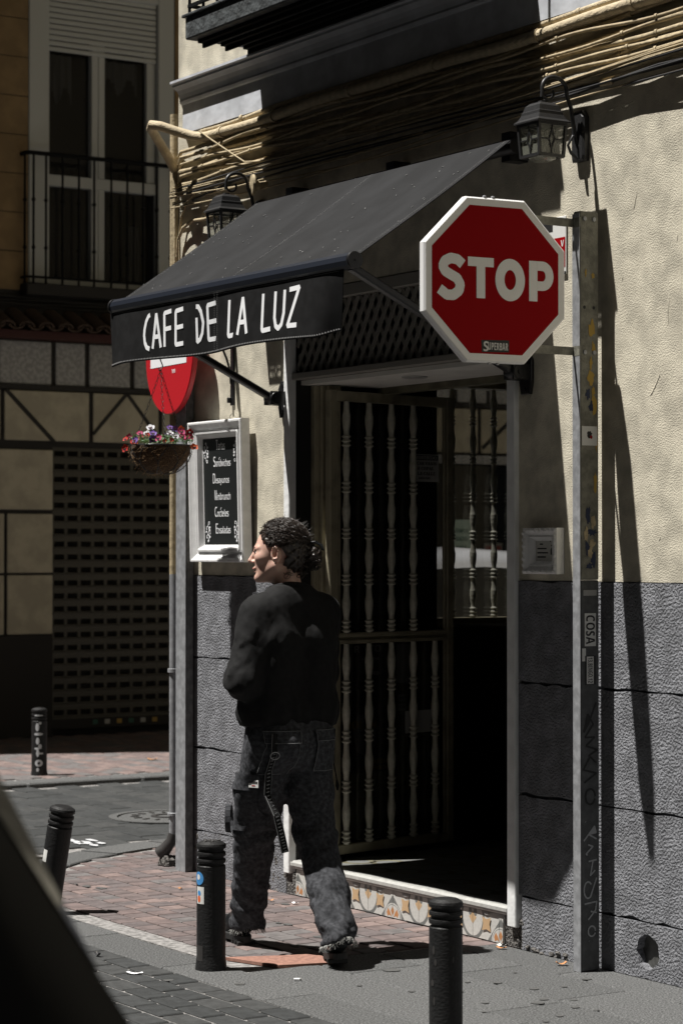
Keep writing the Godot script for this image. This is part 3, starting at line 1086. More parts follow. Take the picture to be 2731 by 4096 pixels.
func doorway(b: Node3D) -> void:
	var s := S()
	bx(s, Vector3(-0.062, 0.10, -0.02), Vector3(-0.012, 2.86, 0.022), 0.004)
	obj("door_casing", s, M.white_paint, b)
	s = S()
	bx(s, Vector3(1.708, 0.085, -0.02), Vector3(1.766, 2.86, 0.022), 0.004)
	obj("door_casing", s, M.white_paint, b)
	s = S()
	bx(s, Vector3(-0.06, 0.10, -0.30), Vector3(-0.014, 2.86, -0.021))
	obj("door_reveal", s, M.black_frame, b)
	s = S()
	bx(s, Vector3(1.712, 0.10, -0.30), Vector3(1.764, 2.86, -0.021))
	obj("door_reveal", s, M.black_frame, b)
	# frame: left post with its mouldings, right post
	s = S()
	bx(s, Vector3(-0.013, 0.165, -0.22), Vector3(0.022, 2.42, -0.10), 0.004)
	bx(s, Vector3(0.023, 0.165, -0.22), Vector3(0.048, 2.42, -0.125), 0.004)
	bx(s, Vector3(0.049, 0.165, -0.22), Vector3(0.072, 2.42, -0.15), 0.004)
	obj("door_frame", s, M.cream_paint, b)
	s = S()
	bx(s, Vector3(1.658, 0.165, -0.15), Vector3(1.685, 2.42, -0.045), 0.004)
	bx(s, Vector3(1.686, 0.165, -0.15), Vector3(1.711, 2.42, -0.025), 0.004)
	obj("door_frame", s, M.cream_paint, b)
	for y in [1.24, 0.42, 1.98]:
		s = S()
		bx(s, Vector3(1.654, y, -0.10), Vector3(1.6575, y + 0.07, -0.07))
		obj("lock_plate", s, M.black_metal, b)

	# lattice over the door, its rails, the soffit behind
	var lt := part("transom_lattice", b)
	s = S()
	bx(s, Vector3(-0.011, 2.443, -0.045), Vector3(1.707, 2.475, 0.008), 0.004)
	obj("rail", s, M.lattice, lt)
	s = S()
	bx(s, Vector3(-0.011, 2.80, -0.045), Vector3(1.707, 2.858, 0.004), 0.004)
	obj("rail", s, M.lattice, lt)
	s = S()
	bx(s, Vector3(-0.011, 2.475, -0.075), Vector3(1.707, 2.80, -0.06))
	obj("backing", s, M.black_frame, lt)
	var h := 0.325
	for dir in [1.0, -1.0]:
		for k in 31:
			var x := -0.36 + k * 0.068
			var x0 := x
			var x1 := x + h * 0.62
			var y0 := 2.475
			var y1 := 2.80
			if dir < 0:
				x0 = x + h * 0.62
				x1 = x
			# clip to the opening
			var t0 := 0.0
			var t1 := 1.0
			for e in [[x0, x1]]:
				var d: float = e[1] - e[0]
				var ta: float = (-0.01 - e[0]) / d
				var tb: float = (1.706 - e[0]) / d
				t0 = maxf(t0, minf(ta, tb))
				t1 = minf(t1, maxf(ta, tb))
			if t1 - t0 < 0.08:
				continue
			var a := Vector3(lerpf(x0, x1, t0), lerpf(y0, y1, t0), -0.030 + 0.005 * dir)
			var c := Vector3(lerpf(x0, x1, t1), lerpf(y0, y1, t1), -0.030 + 0.005 * dir)
			var sl := S()
			bar(sl, a, c, 0.023, 0.006)
			obj("slat", sl, M.lattice, lt)
	s = S()
	bx(s, Vector3(-0.011, 2.421, -0.47), Vector3(1.71, 2.442, -0.046))
	obj("soffit", s, M.soffit, b)
	s = S()
	lathe(s, [Vector2(0.0, 2.411), Vector2(0.045, 2.412), Vector2(0.058, 2.416), Vector2(0.06, 2.4205)], 20, Transform3D(Basis(), Vector3(0.72, 0, -0.20)))
	obj("ceiling_spot", s, M.nosing, b)
	s = S()
	bx(s, Vector3(-0.011, 2.39, -0.54), Vector3(1.71, 2.70, -0.471))
	obj("header_beam", s, M.interior_wood, b)

	door_leaf(b, Vector3(0.10, 0.0, -0.10), Vector3(-0.185, 0, -0.982), true)
	door_leaf(b, Vector3(1.655, 0.0, -0.13), Vector3(0.10, 0, -0.995), false)
	step(b)


# an open glazed leaf with turned bars; local x runs from the hinge, local z faces the passage
func door_leaf(b: Node3D, hinge: Vector3, dir: Vector3, full: bool) -> void:
	var d := part("door", b)
	var x := dir.normalized()
	var z := x.cross(Vector3.UP)
	d.transform = Transform3D(Basis(x, Vector3.UP, z), hinge)
	if not full:
		d.set_meta("label", "right leaf of the door, folded back against the wall")
	var s := S()
	bx(s, Vector3(0.03, 0.185, -0.02), Vector3(0.075, 2.395, 0.02), 0.004)
	bx(s, Vector3(0.825, 0.185, -0.02), Vector3(0.87, 2.395, 0.02), 0.004)
	bx(s, Vector3(0.0755, 2.345, -0.019), Vector3(0.8245, 2.394, 0.019), 0.004)
	bx(s, Vector3(0.0755, 0.186, -0.019), Vector3(0.8245, 0.232, 0.019), 0.004)
	bx(s, Vector3(0.0755, 1.218, -0.019), Vector3(0.8245, 1.238, 0.024), 0.004)
	bx(s, Vector3(0.0755, 1.186, -0.019), Vector3(0.8245, 1.206, 0.024), 0.004)
	bx(s, Vector3(0.0755, 1.2065, -0.019), Vector3(0.8245, 1.2175, 0.010))
	for v in [0.0765, 0.8085]:
		bx(s, Vector3(v, 0.233, 0.0), Vector3(v + 0.015, 1.185, 0.015), 0.003)
		bx(s, Vector3(v, 1.239, 0.0), Vector3(v + 0.015, 2.344, 0.015), 0.003)
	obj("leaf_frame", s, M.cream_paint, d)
	s = S()
	bx(s, Vector3(0.0765, 0.2325, -0.012), Vector3(0.8235, 1.1855, -0.009))
	bx(s, Vector3(0.0765, 1.2385, -0.012), Vector3(0.8235, 2.3445, -0.009))
	obj("leaf_glass", s, M.glass_dark, d)
	var sa := S()
	lathe(sa, spindle(0.953, 0.0205, 4), 14)
	var lo := mesh_of(sa)
	var sb := S()
	lathe(sb, spindle(1.105, 0.0205, 5), 14)
	var hi := mesh_of(sb)
	for k in 5:
		var o := obj("baluster", lo, M.baluster_paint, d)
		o.position = Vector3(0.13 + 0.151 * k, 0.2325, 0.022)
		if full and k == 4:
			continue
		o = obj("baluster", hi, M.baluster_paint, d)
		o.position = Vector3(0.13 + 0.151 * k, 1.2385, 0.022)
	if not full:
		return
	# boarding and bills seen through the lower pane
	for k in 11:
		s = S()
		bx(s, Vector3(0.078 + k * 0.068, 0.233, -0.075), Vector3(0.143 + k * 0.068, 1.185, -0.06), 0.003)
		obj("board", s, M.interior_wood, d)
	s = S()
	bx(s, Vector3(0.078, 1.239, -0.075), Vector3(0.824, 2.344, -0.06))
	obj("upper_panel", s, M.interior, d)
	var flat := func(n: String, x0: float, y0: float, x1: float, y1: float, m: Material, zz := -0.055) -> void:
		var q := S()
		bx(q, Vector3(x0, y0, zz - 0.001), Vector3(x1, y1, zz))
		obj(n, q, m, d)
	var at := func(px: float, py: float, zz := -0.0535) -> Transform3D:
		return Transform3D(Basis(), Vector3(px, py, zz))
	flat.call("concert_poster", 0.10, 0.89, 0.235, 1.18, M.poster_grey)
	s = S()
	prism(s, PackedVector2Array([Vector2(0.125, 0.90), Vector2(0.215, 0.90), Vector2(0.21, 1.0), Vector2(0.185, 1.04), Vector2(0.19, 1.10), Vector2(0.172, 1.13), Vector2(0.152, 1.10), Vector2(0.157, 1.04), Vector2(0.13, 1.0)]), 0.001, at.call(0, 0, -0.0535))
	obj("poster_figure", s, M.poster_dark, d)
	flat.call("tour_poster", 0.245, 0.87, 0.45, 1.18, M.poster_dark)
	words("lettering", "R YTO", 0.18, 0.035, M.paper_dim, d, at.call(0.345, 1.155), false)
	words("lettering", "WORLD TOUR", 0.12, 0.014, M.paper_dim, d, at.call(0.36, 1.105))
	words("lettering", "MADRID", 0.09, 0.018, M.paper_dim, d, at.call(0.375, 1.035))
	flat.call("rock_poster", 0.155, 0.555, 0.50, 0.875, M.poster_dark)
	s = S()
	prism(s, PackedVector2Array([Vector2(0.16, 0.57), Vector2(0.20, 0.60), Vector2(0.165, 0.68), Vector2(0.205, 0.72), Vector2(0.165, 0.80), Vector2(0.22, 0.86), Vector2(0.25, 0.75), Vector2(0.22, 0.64)]), 0.001, at.call(0, 0, -0.0537))
	obj("poster_bolt", s, M.poster_red, d)
	s = S()
	prism(s, PackedVector2Array([Vector2(0.27, 0.66), Vector2(0.33, 0.63), Vector2(0.39, 0.68), Vector2(0.41, 0.77), Vector2(0.36, 0.83), Vector2(0.28, 0.84), Vector2(0.245, 0.77)]), 0.001, at.call(0, 0, -0.0535))
	obj("poster_figure", s, M.poster_grey, d)
	words("lettering", "MOLEN", 0.22, 0.04, M.poster_yellow, d, at.call(0.29, 0.79, -0.052))
	words("lettering", "ROCK", 0.075, 0.025, M.ink, d, at.call(0.33, 0.745, -0.0515))
	words("lettering", "TOUR", 0.07, 0.02, M.ink, d, at.call(0.335, 0.715, -0.0515))
	words("lettering", "21 .30 DIC", 0.16, 0.022, M.poster_yellow, d, at.call(0.405, 0.605))
	words("lettering", "MOVISTAR ARENA", 0.16, 0.02, M.poster_yellow, d, at.call(0.405, 0.575))
	flat.call("white_plate", 0.545, 0.98, 0.665, 1.17, M.paper_dim, -0.056)
	flat.call("card_sticker", 0.55, 0.89, 0.60, 0.925, M.paper_dim, -0.05)
	flat.call("card_sticker", 0.55, 0.845, 0.60, 0.88, M.paper_dim, -0.05)
	words("lettering", "ASIV", 0.038, 0.014, M.ink, d, at.call(0.575, 0.907, -0.048))
	words("lettering", "ASIV", 0.038, 0.014, M.ink, d, at.call(0.575, 0.862, -0.048))
	flat.call("blank_sheet", 0.555, 0.735, 0.74, 0.845, M.paper_dim, -0.008)
	# the notice on the upper pane
	flat.call("notice", 0.588, 1.972, 0.79, 2.108, M.paper_notice, -0.007)
	flat.call("notice_band", 0.593, 2.079, 0.785, 2.104, M.ink, -0.0058)
	words("lettering", "PROHIBIDO", 0.17, 0.017, M.paper_notice, d, at.call(0.689, 2.0915, -0.005), true)
	words("lettering", "SACAR VASOS", 0.17, 0.016, M.ink, d, at.call(0.689, 2.063, -0.0055), true)
	words("lettering", "NI COPAS", 0.12, 0.016, M.ink, d, at.call(0.689, 2.038, -0.0055), true)
	words("lettering", "A LA CALLE", 0.15, 0.016, M.ink, d, at.call(0.689, 2.013, -0.0055), true)
	words("lettering", "GRACIAS", 0.08, 0.011, M.ink, d, at.call(0.689, 1.990, -0.0055), true)


# the tiled step: eight and a half patterned tiles under a ridged nosing
func step(b: Node3D) -> void:
	var st := part("step", b)
	var s := S()
	bx(s, Vector3(0.03, 0.0, -0.06), Vector3(1.668, 0.124, -0.001))
	obj("step_core", s, M.mortar, st)
	s = S()
	bx(s, Vector3(0.0, 0.126, -0.055), Vector3(1.705, 0.164, 0.016), 0.008)
	bx(s, Vector3(0.0, 0.140, 0.0165), Vector3(1.705, 0.158, 0.022), 0.002)
	obj("nosing", s, M.nosing, st)
	var ell := func(c: Vector2, r: Vector2, n := 26) -> PackedVector2Array:
		return PackedVector2Array(arc2(c, r, 0, 360 - 360.0 / n, n - 1))
	var xs := [0.032, 0.05, 0.25, 0.45, 0.65, 0.85, 1.05, 1.25, 1.45, 1.638, 1.665]
	for i in xs.size() - 1:
		var x0: float = xs[i] + 0.0012
		var x1: float = xs[i + 1] - 0.0012
		var rect := PackedVector2Array([Vector2(x0, 0.005), Vector2(x1, 0.005), Vector2(x1, 0.124), Vector2(x0, 0.124)])
		var mats := [M.tile_white, M.tile_grey, M.tile_pale_grey, M.tile_orange, M.tile_tan]
		var ls := [S(), S(), S(), S(), S()]
		bx(ls[0], Vector3(x0, 0.005, -0.001), Vector3(x1, 0.124, 0.006), 0.0008)
		var lay := func(poly: PackedVector2Array, k: int, z: float) -> void:
			for p in Geometry2D.intersect_polygons(poly, rect):
				if p.size() > 2 and not Geometry2D.is_polygon_clockwise(p):
					prism(ls[k], p, 0.0006, Transform3D(Basis(), Vector3(0, 0, z)))
		for j in [0.25, 0.65, 1.05, 1.45]:
			# white oval in a grey ring
			lay.call(ell.call(Vector2(j, 0.088), Vector2(0.083, 0.092)), 1, 0.0063)
			lay.call(ell.call(Vector2(j, 0.090), Vector2(0.070, 0.080)), 0, 0.0067)
			lay.call(PackedVector2Array([Vector2(j, 0.112), Vector2(j + 0.026, 0.088), Vector2(j, 0.060), Vector2(j - 0.026, 0.088)]), 4, 0.0071)
			for sg in [-1, 1]:
				lay.call(ell.call(Vector2(j + sg * 0.018, 0.112), Vector2(0.011, 0.017), 16), 1, 0.0075)
		for j in [0.05, 0.45, 0.85, 1.25, 1.65]:
			# a pointed grey arch over an orange flower
			lay.call(PackedVector2Array([Vector2(j - 0.105, 0.002), Vector2(j, 0.124), Vector2(j + 0.105, 0.002), Vector2(j + 0.094, 0.002), Vector2(j, 0.105), Vector2(j - 0.094, 0.002)]), 0, 0.0079)
			lay.call(PackedVector2Array([Vector2(j - 0.095, 0.002), Vector2(j, 0.106), Vector2(j + 0.095, 0.002)]), 1, 0.0079)
			lay.call(ell.call(Vector2(j, 0.004), Vector2(0.066, 0.066)), 0, 0.0083)
			lay.call(ell.call(Vector2(j, 0.004), Vector2(0.060, 0.060)), 1, 0.0087)
			lay.call(ell.call(Vector2(j, 0.004), Vector2(0.057, 0.057)), 0, 0.0091)
			lay.call(PackedVector2Array([Vector2(j, 0.056), Vector2(j + 0.013, 0.035), Vector2(j, 0.012), Vector2(j - 0.013, 0.035)]), 3, 0.0095)
			for sg in [-1.0, 1.0]:
				lay.call(PackedVector2Array([Vector2(j + sg * 0.008, 0.008), Vector2(j + sg * 0.020, 0.030), Vector2(j + sg * 0.034, 0.045), Vector2(j + sg * 0.046, 0.026), Vector2(j + sg * 0.040, 0.008), Vector2(j + sg * 0.026, 0.016)]), 3, 0.0095)
		for j in [0.15, 0.35, 0.55, 0.75, 0.95, 1.15, 1.35, 1.55]:
			# tan four-cornered star between them, grey half disc above
			var starp := PackedVector2Array([Vector2(j - 0.030, 0.100), Vector2(j, 0.092), Vector2(j + 0.030, 0.100), Vector2(j + 0.022, 0.072), Vector2(j + 0.030, 0.042), Vector2(j, 0.050), Vector2(j - 0.030, 0.042), Vector2(j - 0.022, 0.072)])
			lay.call(starp, 4, 0.0100)
			lay.call(ell.call(Vector2(j, 0.124), Vector2(0.026, 0.014), 18), 2, 0.0104)
		var layers := []
		for k in 5:
			layers.append([ls[k], mats[k]])
		multi("tile", layers, st)


# ------------------------------------------------------------------ the house across the side street

func far_building() -> void:
	var X := -9.2
	var b := thing("corner_house", "shaded house across the side street with cream timbered ground floor, perforated shutter and balcony", "building")
	# box in terms of z range, y range and how far it stands out of the facade
	var fb := func(s: SurfaceTool, z0: float, z1: float, y0: float, y1: float, out0: float, out1: float, bev := 0.0) -> void:
		bx(s, Vector3(X + out0, y0, minf(z0, z1)), Vector3(X + out1, y1, maxf(z0, z1)), bev)
	var s := S()
	fb.call(s, 1.66, -2.90, 3.90, 14.0, -0.4, -0.01)
	fb.call(s, -4.36, -16.0, 3.90, 14.0, -0.4, -0.01)
	fb.call(s, -2.90, -4.36, 6.80, 14.0, -0.4, -0.01)
	fb.call(s, 1.66, -16.0, 2.56, 3.90, -0.4, -0.01)
	fb.call(s, 1.66, -3.14, 0.0, 2.56, -0.4, -0.01)
	fb.call(s, -5.06, -7.0, 0.0, 2.56, -0.4, -0.01)
	fb.call(s, -9.4, -16.0, 0.0, 2.56, -0.4, -0.01)
	bx(s, Vector3(-18.0, 0.0, 1.25), Vector3(-9.6, 14.0, 1.65))
	bx(s, Vector3(-10.6, 0.0, -16.0), Vector3(-10.5, 6.9, 1.0))
	obj("wall", s, M.far_dark, b)
	# ashlar of the upper storeys
	for i in 14:
		s = S()
		var y0 := 3.93 + i * 0.343
		fb.call(s, 1.66, -2.893, y0, y0 + 0.337, -0.009, 0.0, 0.006)
		obj("ashlar_course", s, M.far_ochre, b)
	s = S()
	fb.call(s, -4.362, -16.0, 3.93, 8.7, -0.009, 0.0)
	obj("ashlar_field", s, M.far_ochre, b)

	# cream and stone panels, timber strips
	var panel := func(z0: float, z1: float, y0: float, y1: float, m: Material) -> void:
		var q := S()
		fb.call(q, z0, z1, y0, y1, -0.009, 0.012, 0.008)
		obj("panel", q, m, b)
	var zs := [1.64, 1.26, 0.88, 0.5, 0.12, -0.26, -0.64, -1.02, -1.4, -1.78, -2.16, -2.60, -3.14, -3.47, -3.92, -4.3, -4.7, -5.1, -5.5, -5.9, -6.3, -6.7, -7.1, -7.5, -7.9, -8.3, -8.7, -9.1, -9.5]
	for i in zs.size() - 1:
		panel.call(zs[i] - 0.022, zs[i + 1] + 0.022, 3.105, 3.485, M.far_stone)
	zs = [1.64, 0.78, -0.08, -0.94, -1.80, -2.65, -3.51, -4.21, -4.9, -5.6, -6.3, -7.0, -7.79, -8.5, -9.2, -9.9]
	for i in zs.size() - 1:
		panel.call(zs[i] - 0.02, zs[i + 1] + 0.02, 2.61, 3.05, M.far_cream)
	for r in [[2.0, 2.53], [1.445, 1.965], [0.905, 1.425]]:
		var ends := [-3.135, -2.67, -1.9, -1.1, -0.3, 0.5, 1.64] if r[0] == 1.445 or r[0] == 0.905 else [-3.135, -2.3, -1.5, -0.7, 0.1, 0.9, 1.64]
		for i in ends.size() - 1:
			panel.call(ends[i], ends[i + 1] - 0.03, r[0], r[1], M.far_cream)
	var strip := func(a: Vector2, c: Vector2, w: float) -> void:
		var q := S()
		bar(q, Vector3(X + 0.016, a.y, a.x), Vector3(X + 0.016, c.y, c.x), w, 0.012, Vector3(1, 0, 0))
		obj("timber_strip", q, M.far_timber, b)
	strip.call(Vector2(-2.68, 3.05), Vector2(-3.145, 2.60), 0.035)
	strip.call(Vector2(-3.86, 3.05), Vector2(-3.525, 2.68), 0.03)
	strip.call(Vector2(-3.87, 3.05), Vector2(-4.19, 2.66), 0.03)
	strip.call(Vector2(-1.0, 3.05), Vector2(-1.78, 2.62), 0.035)
	strip.call(Vector2(-7.82, 2.66), Vector2(-8.3, 3.05), 0.035)
	s = S()
	fb.call(s, 1.65, -9.9, 3.058, 3.098, -0.005, 0.03)
	obj("ledge", s, M.far_timber, b)
	s = S()
	fb.call(s, -7.0, -9.6, 2.50, 2.585, -0.005, 0.05)
	obj("shop_beam", s, M.far_stone, b)
	# shop window further along the side street, with bills in it
	s = S()
	fb.call(s, -7.0, -9.4, 0.0, 2.5, -0.14, -0.12)
	obj("shop_window", s, M.car_glass, b)
	s = S()
	fb.call(s, -7.52, -7.80, 1.25, 1.95, -0.115, -0.112)
	obj("window_notice", s, M.paper_green, b)
	var face := func(y: float, z: float, out: float) -> Transform3D:
		return facing(Vector3(1, 0, 0), Vector3(X + out, y, z))
	words("lettering", "SOMOS", 0.16, 0.04, M.ink_green, b, face.call(1.84, -7.655, -0.110))
	words("lettering", "DADO", 0.14, 0.04, M.ink_green, b, face.call(1.76, -7.655, -0.110))
	words("lettering", "CASA", 0.13, 0.03, M.ink_green, b, face.call(1.68, -7.655, -0.110))
	s = S()
	fb.call(s, -7.93, -8.16, 1.40, 1.72, -0.115, -0.112)
	obj("window_bill", s, M.poster_grey, b)
	s = S()
	fb.call(s, -7.95, -8.14, 1.43, 1.69, -0.1115, -0.110)
	obj("window_bill", s, M.poster_red, b)
	s = S()
	fb.call(s, -8.25, -8.50, 1.42, 1.70, -0.115, -0.112)
	obj("window_bill", s, M.paper_green, b)

	# black base
	s = S()
	fb.call(s, 1.655, -3.13, 0.0, 0.892, -0.005, 0.02)
	obj("base", s, M.far_dark, b)

	# eave of clay tiles over the shopfront
	s = S()
	fb.call(s, 1.65, -9.9, 3.495, 3.565, -0.005, 0.14)
	obj("eave_board", s, M.oxblood, b)
	var ts := S()
	var pts := []
	for k in 9:
		var a := PI * k / 8.0
		pts.append(Vector2(cos(a) * 0.075, sin(a) * 0.05))
	for k in range(8, -1, -1):
		var a2 := PI * k / 8.0
		pts.append(Vector2(cos(a2) * 0.062, sin(a2) * 0.037))
	prism(ts, PackedVector2Array(pts), 0.36, Transform3D(Basis(Vector3(0, 0, -1), Vector3(0.42, 0.91, 0), Vector3(0.91, -0.42, 0)), Vector3.ZERO))
	var tm := mesh_of(ts)
	ts = S()
	prism(ts, PackedVector2Array(pts), 0.36, Transform3D(Basis(Vector3(0, 0, 1), Vector3(-0.42, -0.91, 0), Vector3(0.91, -0.42, 0)), Vector3.ZERO))
	var tm2 := mesh_of(ts)
	for k in 68:
		var o := obj("roof_tile", tm if k % 2 else tm2, M.roof_tile, b)
		o.position = Vector3(X + 0.14, 3.655 + (0.0 if k % 2 else 0.02), 1.6 - k * 0.0925)
	for k in 5:
		s = S()
		var cp := []
		for i in 40:
			cp.append(Vector3(X + 0.02 + 0.012 * (k % 2), 3.80 + k * 0.022 + 0.008 * sin(i * 0.9 + k * 2.0) - 0.002 * i * 0.2, 1.6 - i * 0.26))
		tube(s, cp, 0.010, 5)
		obj("cable", s, M.far_timber, b)

	# perforated roller shutter
	var sh := part("roller_shutter", b)
	s = S()
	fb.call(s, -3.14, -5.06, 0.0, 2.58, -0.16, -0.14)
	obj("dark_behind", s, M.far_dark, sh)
	var ss := S()
	bx(ss, Vector3(-0.006, -0.0575, -1.90), Vector3(0.006, -0.030, 0.0))
	tube(ss, [Vector3(0.004, -0.030, 0.0), Vector3(0.004, -0.030, -1.90)], 0.009, 6)
	bx(ss, Vector3(-0.006, 0.024, -1.90), Vector3(0.006, 0.0565, 0.0))
	for k in 16:
		var z := 0.002 - k * 0.131
		bx(ss, Vector3(-0.006, -0.0299, maxf(z - 0.03, -1.899)), Vector3(0.006, 0.0239, minf(z, -0.001)))
	var smesh := mesh_of(ss)
	for i in 21:
		var o := obj("shutter_slat", smesh, M.far_shutter, sh)
		o.position = Vector3(X - 0.05, 2.503 - i * 0.115, -3.145)
	s = S()
	fb.call(s, -3.145, -5.05, 0.06, 0.145, -0.06, -0.03)
	obj("bottom_rail", s, M.far_dark, sh)
	for k in 6:
		s = S()
		fb.call(s, -3.55 - k * 0.12, -3.55 - k * 0.12 - 0.05, 0.09, 0.13, -0.0295, -0.028)
		obj("sticker", s, [M.ink_green, M.paper_dim, M.poster_yellow][k % 3], sh)

	# balcony door: shutter box, white frame, panes, curtains
	var bd := part("balcony_door", b)
	s = S()
	fb.call(s, -2.90, -3.10, 4.0, 6.79, -0.10, 0.0, 0.008)
	fb.call(s, -4.19, -4.355, 4.0, 6.79, -0.10, -0.002, 0.008)
	fb.call(s, -3.101, -4.189, 6.62, 6.79, -0.10, 0.0, 0.008)
	fb.call(s, -3.105, -4.185, 3.98, 4.055, -0.12, -0.03)
	fb.call(s, -3.105, -4.185, 4.885, 4.985, -0.12, -0.04, 0.006)
	fb.call(s, -3.535, -3.60, 4.056, 6.2, -0.125, -0.045, 0.006)
	fb.call(s, -3.605, -3.67, 4.056, 6.2, -0.13, -0.05, 0.006)
	fb.call(s, -4.10, -4.185, 4.986, 6.2, -0.125, -0.06, 0.006)
	obj("white_frame", s, M.far_white, bd)
	for i in 11:
		s = S()
		fb.call(s, -3.105, -4.185, 6.085 + i * 0.05, 6.085 + i * 0.05 + 0.043 if i else 6.125, -0.055 - 0.004 * (i % 2), -0.035, 0.008)
		obj("shutter_slat", s, M.far_white, bd)
	s = S()
	fb.call(s, -3.10, -4.19, 4.0, 6.6, -0.112, -0.108)
	obj("pane", s, M.far_glass, bd)
	s = S()
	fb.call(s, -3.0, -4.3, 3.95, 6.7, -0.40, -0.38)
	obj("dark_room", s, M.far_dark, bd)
	for r in [[-3.12, -3.40, 5.72, 6.08], [-3.70, -4.06, 5.86, 6.08], [-3.95, -4.08, 4.06, 4.6]]:
		s = S()
		var n := 16
		for k in n:
			var za: float = lerpf(r[0], r[1], float(k) / n)
			var zb: float = lerpf(r[0], r[1], float(k + 1) / n)
			var da := -0.16 + 0.02 * sin(k * 1.5)
			var db := -0.16 + 0.02 * sin((k + 1) * 1.5)
			var low: float = r[2] + 0.08 * sin(k * 0.7) if r[2] > 5.0 else r[2]
			quad_o(s, Vector3(X + da, low, za), Vector3(X + db, low, zb), Vector3(X + db, r[3], zb), Vector3(X + da, r[3], za), Vector3(X - 2, 5, -3.5))
		obj("curtain", s, M.curtain, bd)

	# balcony: a shallow slab, rail, bars
	var bal := part("balcony", b)
	s = S()
	fb.call(s, -2.815, -4.95, 3.88, 3.985, 0.0, 0.15, 0.01)
	obj("slab", s, M.far_dark, bal)
	for q in [["rail", 5.13, 0.020], ["lower_rail", 4.04, 0.012]]:
		s = S()
		tube(s, [Vector3(X - 0.01, q[1], -2.83), Vector3(X + 0.09, q[1], -2.83), Vector3(X + 0.115, q[1], -2.84), Vector3(X + 0.12, q[1], -2.87), Vector3(X + 0.12, q[1], -4.9), Vector3(X - 0.01, q[1], -4.92)], q[2], 8)
		obj(q[0], s, M.iron, bal)
	var bs := S()
	lathe(bs, [Vector2(0.011, 0.0), Vector2(0.011, 0.30), Vector2(0.021, 0.32), Vector2(0.011, 0.34), Vector2(0.011, 0.72), Vector2(0.021, 0.74), Vector2(0.011, 0.76), Vector2(0.011, 1.14)], 8)
	var bm := mesh_of(bs)
	for z in [-2.83, -2.89, -3.01, -3.17, -3.33, -3.48, -3.65, -3.81, -3.97, -4.11, -4.25, -4.41, -4.57, -4.72, -4.87]:
		var o := obj("railing_bar", bm, M.iron, bal)
		o.position = Vector3(X + (0.12 if z < -2.85 else 0.07), 3.98, z)


# the house behind the camera, across the cafe's own street: it keeps much of the sky off the cafe front
func opposite_house() -> void:
	var b := thing("opposite_house", "plain shaded house across the cafe's street, behind the camera", "building")
	var s := S()
	bx(s, Vector3(-14.0, 0.0, 9.0), Vector3(24.0, 15.0, 17.0))
	obj("wall", s, mk("dark_brick", c3(0.05, 0.042, 0.035), 0.9, {"c2": c3(0.08, 0.068, 0.055), "freq": 0.02}), b)
	for i in 11:
		for j in 4:
			s = S()
			bx(s, Vector3(-12.5 + i * 3.4, 0.6 + j * 3.7, 8.97), Vector3(-11.3 + i * 3.4, 2.9 + j * 3.7, 8.995))
			obj("window", s, M.car_glass, b)


# ------------------------------------------------------------------ awning

